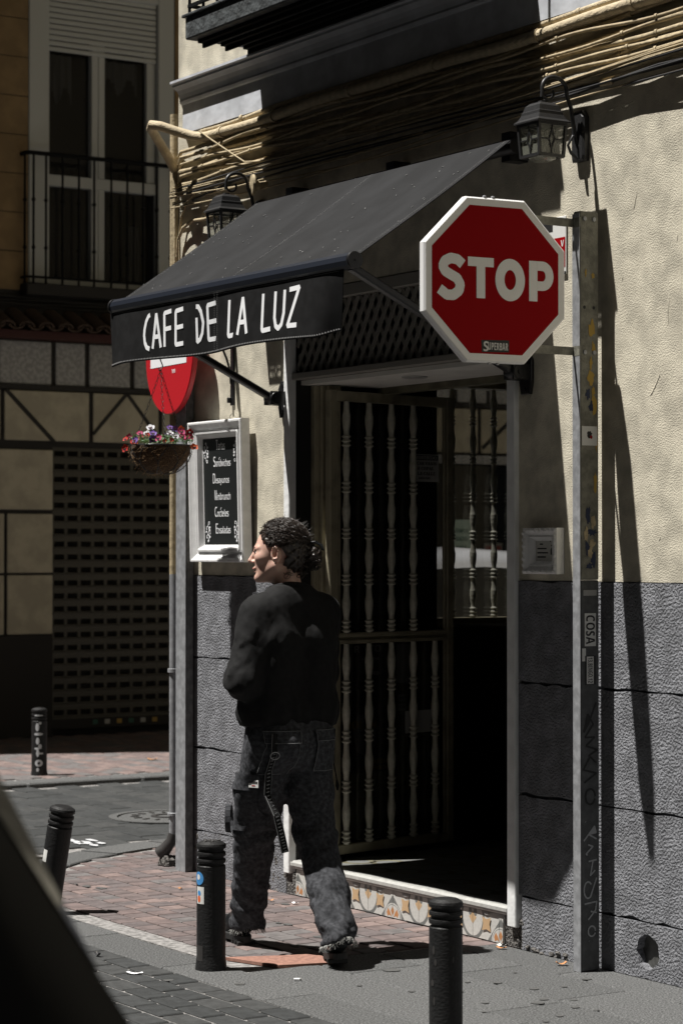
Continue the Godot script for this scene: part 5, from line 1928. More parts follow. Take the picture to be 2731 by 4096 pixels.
	s = S()
	for r in [[0.078, 0.118, 0.02], [0.062, 0.100, 0.06], [0.062, 0.083, 0.07], [0.062, 0.066, 0.055]]:
		bx(s, Vector3(r[0], r[1], 0.0112), Vector3(r[0] + r[2], r[1] + 0.005, 0.0118))
	bx(s, Vector3(0.148, 0.078, 0.0112), Vector3(0.156, 0.10, 0.0118))
	for k in 14:
		box(s, Vector3(rng.randf_range(0.145, 0.170), rng.randf_range(0.085, 0.134), 0.0115), Vector3(0.006, 0.005, 0.0006))
	obj("print", s, M.ink, hf)

	# half-hidden placard behind the stop sign
	var pc := thing("placard", "small white and red placard on the wall, half hidden behind the stop sign", "placard", "", Vector3(1.905, 2.735, 0.003))
	s = S()
	bx(s, Vector3(0.0, 0.0, 0.0), Vector3(0.185, 0.235, 0.006), 0.002)
	obj("plate", s, M.sticker_white, pc)
	s = S()
	bx(s, Vector3(0.004, 0.03, 0.006), Vector3(0.181, 0.15, 0.0072))
	obj("red_field", s, M.sign_red, pc)
	s = S()
	bx(s, Vector3(0.02, 0.18, 0.006), Vector3(0.10, 0.22, 0.0072))
	bx(s, Vector3(0.0, 0.0, 0.006), Vector3(0.185, 0.012, 0.0072))
	obj("black_field", s, M.ink, pc)
	words("lettering", "V", 0.02, 0.026, M.sticker_white, pc, Transform3D(Basis(), Vector3(0.165, 0.125, 0.0082)))

	# round disc on a stub under the cables, left of the awning's top
	var dc := thing("junction_disc", "round cream-painted junction box cover beside the left lantern's crook", "junction box", "", Vector3(-0.255, 3.405, 0.02))
	s = S()
	var xf := Transform3D(Basis(Vector3(1, 0, 0), Vector3(0, 0, 1), Vector3(0, -1, 0)), Vector3.ZERO)
	xf = Transform3D(Basis(Vector3(0, 1, 0), -0.35), Vector3.ZERO) * xf
	lathe(s, [Vector2(0.02, -0.02), Vector2(0.02, 0.040), Vector2(0.046, 0.041), Vector2(0.052, 0.047), Vector2(0.050, 0.058), Vector2(0.0, 0.064)], 24, xf)
	obj("cover", s, M.cable_cream, dc)

	# downpipe at the corner
	var dp := thing("downpipe", "slim downpipe at the building corner, cream above and grey below, ending in a cast foot", "downpipe")
	s = S()
	tube(s, [Vector3(-1.188, 1.51, 0.004), Vector3(-1.188, 3.9, 0.004)], 0.021, 12)
	tube(s, [Vector3(-1.15, 3.6, 0.02), Vector3(-1.147, 3.2, 0.018), Vector3(-1.15, 2.4, 0.016)], 0.012, 8)
	obj("upper_pipe", s, M.cable_cream, dp)
	s = S()
	tube(s, [Vector3(-1.188, 0.16, 0.004), Vector3(-1.188, 1.51, 0.004)], 0.0212, 12)
	lathe(s, [Vector2(0.024, 0.26), Vector2(0.030, 0.262), Vector2(0.030, 0.275), Vector2(0.024, 0.278)], 14, Transform3D(Basis(), Vector3(-1.188, 0, 0.004)))
	lathe(s, [Vector2(0.024, 1.0), Vector2(0.030, 1.002), Vector2(0.030, 1.02), Vector2(0.024, 1.022)], 14, Transform3D(Basis(), Vector3(-1.188, 0, 0.004)))
	obj("lower_pipe", s, M.galvanised, dp)
	s = S()
	tube(s, [Vector3(-1.188, 0.17, 0.004), Vector3(-1.195, 0.13, 0.010), Vector3(-1.225, 0.085, 0.03), Vector3(-1.25, 0.06, 0.05)], [0.024, 0.028, 0.034, 0.036], 12)
	obj("foot", s, M.bollard_worn, dp)
	s = S()
	for k in 7:
		rock(s, Vector3(-1.20 - 0.02 * (k % 3), 0.02, 0.03 * (k / 3.0) - 0.02), Vector3(0.04, 0.035, 0.03))
	obj("cement_foot", s, M.rubble, dp)


# ------------------------------------------------------------------ signs

func octagon(r: float) -> PackedVector2Array:
	var p := PackedVector2Array()
	for k in 8:
		var a := PI / 8.0 + PI * 0.25 * k
		p.append(Vector2(cos(a), sin(a)) * r)
	return p


func stop_sign() -> void:
	var t := thing("stop_sign", "red octagonal STOP sign bracketed out from a weathered grey post beside the door", "road sign")
	# post: a flat channel, upper part bleached, lower part painted dark
	var s := S()
	bx(s, Vector3(2.285, 1.515, 0.035), Vector3(2.328, 2.95, 0.128), 0.005)
	obj("post_upper", s, M.post_grey, t)
	s = S()
	bx(s, Vector3(2.285, 0.0, 0.035), Vector3(2.328, 1.514, 0.128), 0.005)
	obj("post_lower", s, M.post_lower, t)
	s = S()
	bx(s, Vector3(2.284, 0.0, 0.1285), Vector3(2.329, 2.94, 0.1305))
	obj("post_edge", s, M.galvanised, t)
	var yaw := deg_to_rad(5.0)
	var n := Vector3(cos(yaw), 0, sin(yaw))
	var xf := facing(n, Vector3(2.305, 2.655, 0.515))
	# bracket arms
	for y in [2.905, 2.405]:
		s = S()
		bx(s, Vector3(2.287, y - 0.016, 0.131), Vector3(2.293, y + 0.016, 0.62))
		bx(s, Vector3(2.2865, y - 0.019, 0.04), Vector3(2.3285, y + 0.019, 0.1315))
		obj("arm", s, M.post_grey, t)
	for y in [2.92, 2.40]:
		for z in [0.060, 0.106]:
			s = S()
			lathe(s, [Vector2(0.009, 0.0), Vector2(0.009, 0.006), Vector2(0.0, 0.008)], 6, Transform3D(Basis(Vector3(0, 1, 0), Vector3(1, 0, 0), Vector3(0, 0, -1)), Vector3(2.328, y, z)))
			obj("bolt", s, M.galvanised, t)
	for z in [0.060, 0.106]:
		s = S()
		lathe(s, [Vector2(0.007, 0.0), Vector2(0.0, 0.0005)], 10, Transform3D(Basis(Vector3(0, 1, 0), Vector3(1, 0, 0), Vector3(0, 0, -1)), Vector3(2.3284, 2.575, z)))
		obj("bolt_hole", s, M.ink, t)
	# plate: folded tray, white border, red field
	s = S()
	var R := 0.318 / cos(PI / 8.0) * 0.985
	prism(s, octagon(R), 0.032, xf * Transform3D(Basis(), Vector3(0, 0, -0.017)), 0.006)
	obj("plate", s, M.sign_rim, t)
	s = S()
	prism(s, octagon(R * 0.978), 0.001, xf)
	obj("border", s, M.sign_white, t)
	s = S()
	prism(s, octagon(R * 0.895), 0.001, xf * Transform3D(Basis(), Vector3(0, 0, 0.0008)))
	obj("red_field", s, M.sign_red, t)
	# S T O P
	var z := 0.0022
	var lx := [-0.197, -0.068, 0.062, 0.203]
	s = S()
	var path := []
	# S drawn as a spine with even weight
	for p in [[0.87, 0.80], [0.70, 0.905], [0.47, 0.93], [0.27, 0.86], [0.19, 0.735], [0.28, 0.62], [0.47, 0.55], [0.68, 0.475], [0.79, 0.34], [0.74, 0.19], [0.55, 0.085], [0.33, 0.085], [0.08, 0.215]]:
		path.append(Vector2(lx[0] - 0.062 + p[0] * 0.128, -0.079 + p[1] * 0.165))
	for p in Geometry2D.offset_polyline(PackedVector2Array(path), 0.0195, Geometry2D.JOIN_ROUND, Geometry2D.END_BUTT):
		prism(s, p, 0.001, xf * Transform3D(Basis(), Vector3(0, 0, z)))
	obj("letter", s, M.sign_white, t)
	s = S()
	prism(s, PackedVector2Array([Vector2(lx[1] - 0.019, -0.071), Vector2(lx[1] + 0.019, -0.071), Vector2(lx[1] + 0.019, 0.049), Vector2(lx[1] + 0.057, 0.049), Vector2(lx[1] + 0.057, 0.084), Vector2(lx[1] - 0.057, 0.084), Vector2(lx[1] - 0.057, 0.049), Vector2(lx[1] - 0.019, 0.049)]), 0.001, xf * Transform3D(Basis(), Vector3(0, 0, z)))
	obj("letter", s, M.sign_white, t)
	s = S()
	for k in 40:
		var a := TAU * k / 40.0
		var b := TAU * (k + 1) / 40.0
		prism(s, PackedVector2Array([Vector2(lx[2] + cos(a) * 0.066, 0.005 + sin(a) * 0.081), Vector2(lx[2] + cos(b) * 0.066, 0.005 + sin(b) * 0.081), Vector2(lx[2] + cos(b) * 0.0255, 0.005 + sin(b) * 0.038), Vector2(lx[2] + cos(a) * 0.0255, 0.005 + sin(a) * 0.038)]), 0.001, xf * Transform3D(Basis(), Vector3(0, 0, z)))
	obj("letter", s, M.sign_white, t)
	s = S()
	var px: float = lx[3] - 0.056
	prism(s, PackedVector2Array([Vector2(px, -0.071), Vector2(px + 0.0375, -0.071), Vector2(px + 0.0375, 0.084), Vector2(px, 0.084)]), 0.001, xf * Transform3D(Basis(), Vector3(0, 0, z)))
	var bowl := []
	for k in 17:
		var a := deg_to_rad(90 - 180.0 * k / 16)
		bowl.append(Vector2(px + 0.060 + cos(a) * 0.0325, 0.0275 + sin(a) * 0.0385))
	bowl.push_front(Vector2(px + 0.038, 0.066))
	bowl.append(Vector2(px + 0.038, -0.011))
	for p in Geometry2D.offset_polyline(PackedVector2Array(bowl), 0.018, Geometry2D.JOIN_ROUND, Geometry2D.END_BUTT):
		prism(s, p, 0.001, xf * Transform3D(Basis(), Vector3(0, 0, z)))
	obj("letter", s, M.sign_white, t)
	# sticker on the sign
	s = S()
	prism(s, PackedVector2Array([Vector2(-0.064, -0.275), Vector2(0.057, -0.272), Vector2(0.057, -0.226), Vector2(-0.066, -0.229)]), 0.0008, xf * Transform3D(Basis(), Vector3(0, 0, 0.0018)))
	obj("sticker", s, M.ink, t)
	words("lettering", "S", 0.022, 0.038, M.sticker_white, t, xf * Transform3D(Basis(), Vector3(-0.046, -0.252, 0.0028)), false, true, 0.0008)
	words("lettering", "UPERBAR", 0.088, 0.028, M.sticker_white, t, xf * Transform3D(Basis(), Vector3(0.008, -0.251, 0.0028)), false, true, 0.0008)
	s = S()
	for x in [-0.015, 0.022]:
		box(s, xf * Vector3(x - 0.03, 0.3165, -0.010), Vector3(0.012, 0.010, 0.012), 0.002)
		box(s, xf * Vector3(x - 0.01, -0.3165, -0.010), Vector3(0.012, 0.008, 0.012), 0.002)
	obj("clamp", s, M.galvanised, t)
	# what people have stuck and scrawled on the post's face (it faces +x)
	var pf := func(y: float, zz: float, out := 0.0) -> Transform3D:
		return facing(Vector3(1, 0, 0), Vector3(2.3286 + out, y, zz))
	var patch := func(nm: String, y: float, zz: float, w: float, h: float, m: Material, out: float, jag := 0.0) -> void:
		var q := S()
		var pl := PackedVector2Array()
		if jag > 0.0:
			for k in 16:
				var a := TAU * k / 16
				pl.append(Vector2(cos(a) * w * 0.5, sin(a) * h * 0.5) * rng.randf_range(1.0 - jag, 1.0))
		else:
			pl = PackedVector2Array([Vector2(-w, -h) * 0.5, Vector2(w, -h) * 0.5, Vector2(w, h) * 0.5, Vector2(-w, h) * 0.5])
		prism(q, pl, 0.0006, pf.call(y, zz, out))
		obj(nm, q, m, t)
	patch.call("sticker", 2.075, 0.083, 0.075, 0.075, M.sticker_white, 0.0006)
	patch.call("sticker_figure", 2.08, 0.083, 0.03, 0.036, M.ink, 0.0012, 0.4)
	patch.call("sticker_figure", 2.07, 0.075, 0.014, 0.016, M.sign_red, 0.0018, 0.3)
	for q in [[2.49, 0.070, 0.035, 0.10], [2.42, 0.062, 0.025, 0.06], [2.36, 0.075, 0.018, 0.07], [2.30, 0.075, 0.042, 0.075], [2.25, 0.062, 0.02, 0.05], [2.20, 0.06, 0.03, 0.10], [2.06, 0.05, 0.022, 0.13], [1.90, 0.055, 0.02, 0.10], [2.70, 0.065, 0.02, 0.03], [2.71, 0.10, 0.012, 0.04]]:
		patch.call("yellow_smear", q[0], q[1], q[2], q[3], M.yellow_smear, 0.0004 + 0.00004 * q[0], 0.55)
	for q in [[2.24, 0.09, 0.03, 0.06], [2.19, 0.075, 0.035, 0.05], [1.76, 0.09, 0.035, 0.09], [1.70, 0.07, 0.06, 0.035], [1.64, 0.095, 0.03, 0.07], [1.60, 0.065, 0.03, 0.09], [1.57, 0.085, 0.05, 0.03]]:
		patch.call("dark_smear", q[0], q[1], q[2], q[3], M.ink_blue, 0.0007 + 0.00006 * q[0], 0.6)
	for q in [[1.74, 0.065, 0.03, 0.06], [1.69, 0.10, 0.025, 0.07], [1.655, 0.07, 0.035, 0.04], [1.62, 0.08, 0.03, 0.06]]:
		patch.call("cream_smear", q[0], q[1], q[2], q[3], M.cable_cream, 0.0010 + 0.00006 * q[0], 0.5)
	patch.call("tape", 1.465, 0.082, 0.065, 0.022, M.paper_dim, 0.001)
	patch.call("sticker", 1.322, 0.081, 0.055, 0.128, M.sticker_white, 0.0008)
	var turned := Basis(Vector3(0, 0, 1), -PI * 0.5)
	words("lettering", "COSA", 0.112, 0.044, M.ink, t, pf.call(1.322, 0.081, 0.0016) * Transform3D(turned, Vector3.ZERO), false, true, 0.0005)
	patch.call("sticker_scrap", 1.225, 0.112, 0.018, 0.05, M.sticker_white, 0.0006)
	patch.call("sticker", 1.165, 0.081, 0.052, 0.112, M.ink, 0.0008)
	patch.call("sticker_band", 1.165, 0.082, 0.034, 0.106, M.sticker_white, 0.0014)
	words("lettering", "13.BINGO.12", 0.098, 0.022, M.ink, t, pf.call(1.165, 0.082, 0.002) * Transform3D(turned, Vector3.ZERO), false, true, 0.0004)
	# scrawls
	s = S()
	strokes(s, [[Vector2(0.03, 1.04), Vector2(-0.01, 0.955), Vector2(-0.032, 0.925), Vector2(-0.012, 0.995), Vector2(0.015, 0.955), Vector2(-0.026, 0.905), Vector2(0.022, 0.905), Vector2(-0.02, 0.872), Vector2(0.036, 0.855), Vector2(-0.006, 0.835), Vector2(0.03, 0.805)], [Vector2(0.0, 0.83), Vector2(-0.035, 0.78), Vector2(0.03, 0.765), Vector2(-0.03, 0.73)], PackedVector2Array(arc2(Vector2(0.0, 0.675), Vector2(0.024, 0.03), 0, 345, 14)) as Array], 0.0075, 0.0005, facing(Vector3(1, 0, 0), Vector3(2.3292, 0, 0.082)))
	obj("black_scrawl", s, M.ink, t)
	s = S()
	strokes(s, [[Vector2(-0.025, 0.58), Vector2(-0.024, 0.578)], [Vector2(-0.033, 0.505), Vector2(0.02, 0.56), Vector2(0.028, 0.535), Vector2(-0.01, 0.53), Vector2(0.03, 0.51)], [Vector2(-0.012, 0.49), Vector2(0.012, 0.482), Vector2(-0.022, 0.455), Vector2(-0.016, 0.45)], [Vector2(-0.01, 0.425), Vector2(0.03, 0.43)], [Vector2(0.012, 0.43), Vector2(-0.002, 0.37), Vector2(0.022, 0.39)], PackedVector2Array(arc2(Vector2(-0.012, 0.315), Vector2(0.02, 0.032), 40, 340, 12)) as Array, [Vector2(0.03, 0.36), Vector2(-0.002, 0.285)], [Vector2(-0.03, 0.262), Vector2(0.03, 0.268), Vector2(0.024, 0.235), Vector2(-0.012, 0.20)], [Vector2(0.0, 0.232), Vector2(0.03, 0.225)], PackedVector2Array(arc2(Vector2(0.005, 0.155), Vector2(0.018, 0.02), 0, 340, 12)) as Array, [Vector2(-0.008, 0.118), Vector2(-0.007, 0.117)]], 0.0062, 0.0005, facing(Vector3(1, 0, 0), Vector3(2.3292, 0, 0.082)))
	obj("grey_scrawl", s, M.marker_grey, t)


func no_entry_sign() -> void:
	var t := thing("no_entry_sign", "round red no-entry sign on a galvanised post at the building corner behind the flower basket", "road sign")
	var s := S()
	bx(s, Vector3(-1.055, 0.0, 0.014), Vector3(-0.952, 2.9, 0.060), 0.005)
	obj("post", s, mk("post_dark", c3(0.08, 0.082, 0.085), 0.6, {"c2": c3(0.13, 0.13, 0.13), "freq": 0.02, "scale": 2.0}), t)
	s = S()
	bx(s, Vector3(-1.054, 0.0, 0.0605), Vector3(-0.953, 2.9, 0.0625))
	obj("post_face", s, M.galvanised, t)
	var yaw := deg_to_rad(90.0 + 5.0)
	var xf := facing(Vector3(cos(yaw), 0, sin(yaw)), Vector3(-1.065, 2.632, 0.10))
	var turn := xf * Transform3D(Basis(Vector3(1, 0, 0), Vector3(0, 0, 1), Vector3(0, -1, 0)), Vector3.ZERO)
	s = S()
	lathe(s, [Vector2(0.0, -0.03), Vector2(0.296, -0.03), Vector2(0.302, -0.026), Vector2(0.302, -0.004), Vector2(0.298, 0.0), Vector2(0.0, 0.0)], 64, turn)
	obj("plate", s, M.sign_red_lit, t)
	s = S()
	prism(s, PackedVector2Array([Vector2(-0.235, -0.052), Vector2(0.225, -0.052), Vector2(0.225, 0.052), Vector2(-0.235, 0.052)]), 0.001, xf * Transform3D(Basis(), Vector3(0, 0, 0.0008)))
	obj("white_bar", s, M.lettering, t)
	s = S()
	strokes(s, [[Vector2(0.045, -0.075), Vector2(0.05, -0.082), Vector2(0.05, -0.094)], [Vector2(0.062, -0.075), Vector2(0.066, -0.082), Vector2(0.066, -0.094)], [Vector2(0.078, -0.075), Vector2(0.082, -0.082), Vector2(0.082, -0.094)]], 0.006, 0.0006, xf * Transform3D(Basis(), Vector3(0, 0, 0.0008)))
	obj("mark", s, M.lettering, t)


# ------------------------------------------------------------------ bollards

func bollards() -> void:
	var t := thing("bollard", "upright black iron bollard in front of the walker, with two stickers on its shaft", "bollard", "iron bollards along the kerb", Vector3(1.492, 0, 1.292))
	var s := S()
	s.set_smooth_group(0)
	lathe(s, [Vector2(0.062, 0.0), Vector2(0.060, 0.02), Vector2(0.0565, 0.05), Vector2(0.0565, 0.402), Vector2(0.054, 0.405)], 36)
	obj("shaft", s, M.bollard, t)
	s = S()
	lathe(s, [Vector2(0.050, 0.403), Vector2(0.050, 0.413), Vector2(0.0565, 0.415), Vector2(0.0575, 0.422), Vector2(0.0565, 0.429), Vector2(0.050, 0.431), Vector2(0.050, 0.440), Vector2(0.0565, 0.442), Vector2(0.0575, 0.449), Vector2(0.0565, 0.456), Vector2(0.050, 0.458), Vector2(0.050, 0.468), Vector2(0.0575, 0.470), Vector2(0.0585, 0.480), Vector2(0.056, 0.488), Vector2(0.04, 0.497), Vector2(0.0, 0.503)], 36)
	obj("ringed_cap", s, M.bollard, t)
	var near := t.duplicate()
	near.name = "bollard"
	add_child(near, true)
	near.position = Vector3(3.005, -0.036, 1.245)
	tag(near, "scuffed black iron bollard cut off by the lower edge, right of the walker", "bollard", "iron bollards along the kerb")
	var lean := t.duplicate()
	lean.name = "bollard"
	add_child(lean, true)
	lean.position = Vector3(-0.085, 0.0, 1.2)
	var view := Vector3(-0.8418, 0, -0.54).normalized()
	lean.rotation = Vector3.ZERO
	lean.transform.basis = Basis(view, deg_to_rad(9.0)) * Basis(Vector3(0.54, 0, -0.84).normalized(), deg_to_rad(4.0))
	lean.position = Vector3(-0.16, -0.01, 1.21)
	tag(lean, "leaning black iron bollard at the left beside the dark parked car", "bollard", "iron bollards along the kerb")
	var far := t.duplicate()
	far.name = "bollard"
	add_child(far, true)
	far.position = Vector3(-5.99, -0.005, -1.50)
	tag(far, "black iron bollard scrawled with white paint on the far sunlit pavement", "bollard", "iron bollards along the kerb")
	# stickers and the cast badge on the middle one
	var wrap := func(o: Node3D, nm: String, ang: float, y: float, w: float, h: float, m: Material, out: float, round_ := false) -> void:
		var q := S()
		var n := 10
		for i in n:
			for j in n:
				var f := func(a: float, b: float) -> Vector3:
					var u := (a / n - 0.5)
					var v := (b / n - 0.5)
					if round_:
						var r := Vector2(u, v)
						var mx := maxf(absf(u), absf(v))
						if r.length() > 0.0001:
							r = r.normalized() * mx
						u = r.x
						v = r.y
					var th := ang + u * w / 0.057
					return Vector3(cos(th) * (0.0568 + out), y + v * h, sin(th) * (0.0568 + out))
				quad_o(q, f.call(i, j), f.call(i + 1, j), f.call(i + 1, j + 1), f.call(i, j + 1), Vector3(0, y, 0))
		obj(nm, q, m, o)
	# angle of the camera seen from the bollard, and its left flank
	var cam := atan2(5.733 - 1.292, 9.355 - 1.492)
	wrap.call(t, "sticker", cam + 0.98, 0.357, 0.05, 0.052, M.blue, 0.0008, true)
	wrap.call(t, "sticker", cam + 0.86, 0.292, 0.040, 0.066, M.sticker_white, 0.0008)
	wrap.call(t, "sticker_figure", cam + 0.93, 0.300, 0.018, 0.022, M.blue, 0.0014, true)
	wrap.call(t, "sticker_figure", cam + 0.95, 0.278, 0.018, 0.028, M.petal_orange, 0.0014, true)
	wrap.call(t, "sticker_figure", cam + 1.0, 0.362, 0.018, 0.022, M.sticker_white, 0.0014, true)
	wrap.call(t, "cast_badge", cam + 0.90, 0.068, 0.036, 0.060, M.bollard_worn, 0.0012)
	s = S()
	for k in 12:
		rock(s, Vector3(cos(k * 2.4) * 0.035 * (0.3 + 0.06 * k), 0.500, sin(k * 2.4) * 0.035 * (0.3 + 0.06 * k)), Vector3(0.008, 0.003, 0.007))
	obj("dried_mud", s, M.bollard_worn, t)
	wrap.call(near, "scuff", cam + 0.9, 0.33, 0.012, 0.03, M.bollard_worn, 0.0006, true)
	wrap.call(near, "scuff", cam + 0.75, 0.29, 0.010, 0.024, M.bollard_worn, 0.0006, true)
	wrap.call(near, "scuff", cam + 1.0, 0.22, 0.016, 0.022, M.bollard_worn, 0.0006, true)
	wrap.call(near, "scuff", cam + 0.85, 0.16, 0.008, 0.030, M.bollard_worn, 0.0006, true)
	wrap.call(near, "scuff", cam - 0.35, 0.30, 0.006, 0.02, M.bollard_worn, 0.0006, true)
	# paint on the far one
	var fc := atan2(5.733 + 1.5, 9.355 + 5.99)
	for q in [[0.25, 0.36, 0.02, 0.06], [-0.1, 0.39, 0.016, 0.02], [0.1, 0.31, 0.05, 0.02], [0.2, 0.26, 0.02, 0.05], [-0.1, 0.22, 0.02, 0.035], [0.3, 0.205, 0.03, 0.016], [-0.05, 0.17, 0.045, 0.014], [0.2, 0.175, 0.016, 0.06], [0.05, 0.10, 0.044, 0.05], [0.2, 0.052, 0.016, 0.03], [0.1, 0.445, 0.05, 0.010]]:
		wrap.call(far, "paint_scrawl", fc + q[0], q[1], q[2] * 1.3, q[3], M.paint_white_worn, 0.0008 + 0.0001 * q[1], true)
	wrap.call(far, "paint_gap", fc + 0.05, 0.10, 0.02, 0.022, M.bollard, 0.0014, true)
	# the leaning one carries a torn sticker
	wrap.call(lean, "sticker", cam + 0.95, 0.27, 0.030, 0.055, M.sticker_white, 0.0008)


# ------------------------------------------------------------------ hanging basket

func pansy(petal: Material) -> ArrayMesh:
	var p := S()
	var e := S()
	var y := S()
	p.set_smooth_group(0)
	var spec := [[90.0, 0.0115, 0.0125], [25.0, 0.0105, 0.012], [155.0, 0.0105, 0.012], [-35.0, 0.009, 0.0115], [215.0, 0.009, 0.0115]]
	var lift := 0.0
	for q in spec:
		var a := deg_to_rad(q[0])
		var c: Vector3 = Vector3(cos(a), sin(a), 0) * q[1]
		var n := 9
		var ring := []
		for k in n:
			var b := TAU * k / n
			var v: Vector3 = Vector3(cos(b), sin(b), 0) * q[2] * 0.62
			var along: float = v.dot(Vector3(cos(a), sin(a), 0))
			ring.append(c + v + Vector3(0, 0, 0.004 + lift + 0.25 * along + 0.0012 * sin(k * 3.0)))
		var mid: Vector3 = c + Vector3(0, 0, 0.0015 + lift)
		for k in n:
			tri_o(p, mid, ring[k], ring[(k + 1) % n], mid - Vector3(0, 0, 1))
			tri_o(p, mid - Vector3(0, 0, 0.0006), ring[k] - Vector3(0, 0, 0.0006), ring[(k + 1) % n] - Vector3(0, 0, 0.0006), mid + Vector3(0, 0, 1))
		lift += 0.0009
	for q in [-90.0, -20.0, 200.0]:
		var a2 := deg_to_rad(q)
		var c2 := Vector3(cos(a2), sin(a2), 0) * 0.0055 + Vector3(0, 0, 0.0088)
		for k in 7:
			tri_o(e, c2, c2 + Vector3(cos(TAU * k / 7), sin(TAU * k / 7), 0) * 0.0042, c2 + Vector3(cos(TAU * (k + 1) / 7), sin(TAU * (k + 1) / 7), 0) * 0.0042, c2 - Vector3(0, 0, 1))
	box(y, Vector3(0, 0, 0.0098), Vector3(0.003, 0.003, 0.002))
	var am := ArrayMesh.new()
	for l in [[p, petal], [e, M.petal_eye], [y, M.poster_yellow]]:
		l[0].generate_normals()
		l[0].commit(am)
		am.surface_set_material(am.get_surface_count() - 1, l[1])
	return am


func leaf_blade(s: SurfaceTool, base: Vector3, dir: Vector3, up: Vector3, l: float, w: float) -> void:
	var side := dir.cross(up).normalized()
	var nrm := side.cross(dir).normalized()
	var m := base + dir * l * 0.5 + nrm * l * 0.06
	var tip := base + dir * l - nrm * l * 0.05
	var a := base + dir * l * 0.45 + side * w * 0.5
	var b := base + dir * l * 0.45 - side * w * 0.5
	for t in [[base, a, m], [m, a, tip], [base, m, b], [m, tip, b]]:
		tri_o(s, t[0], t[1], t[2], m - nrm)


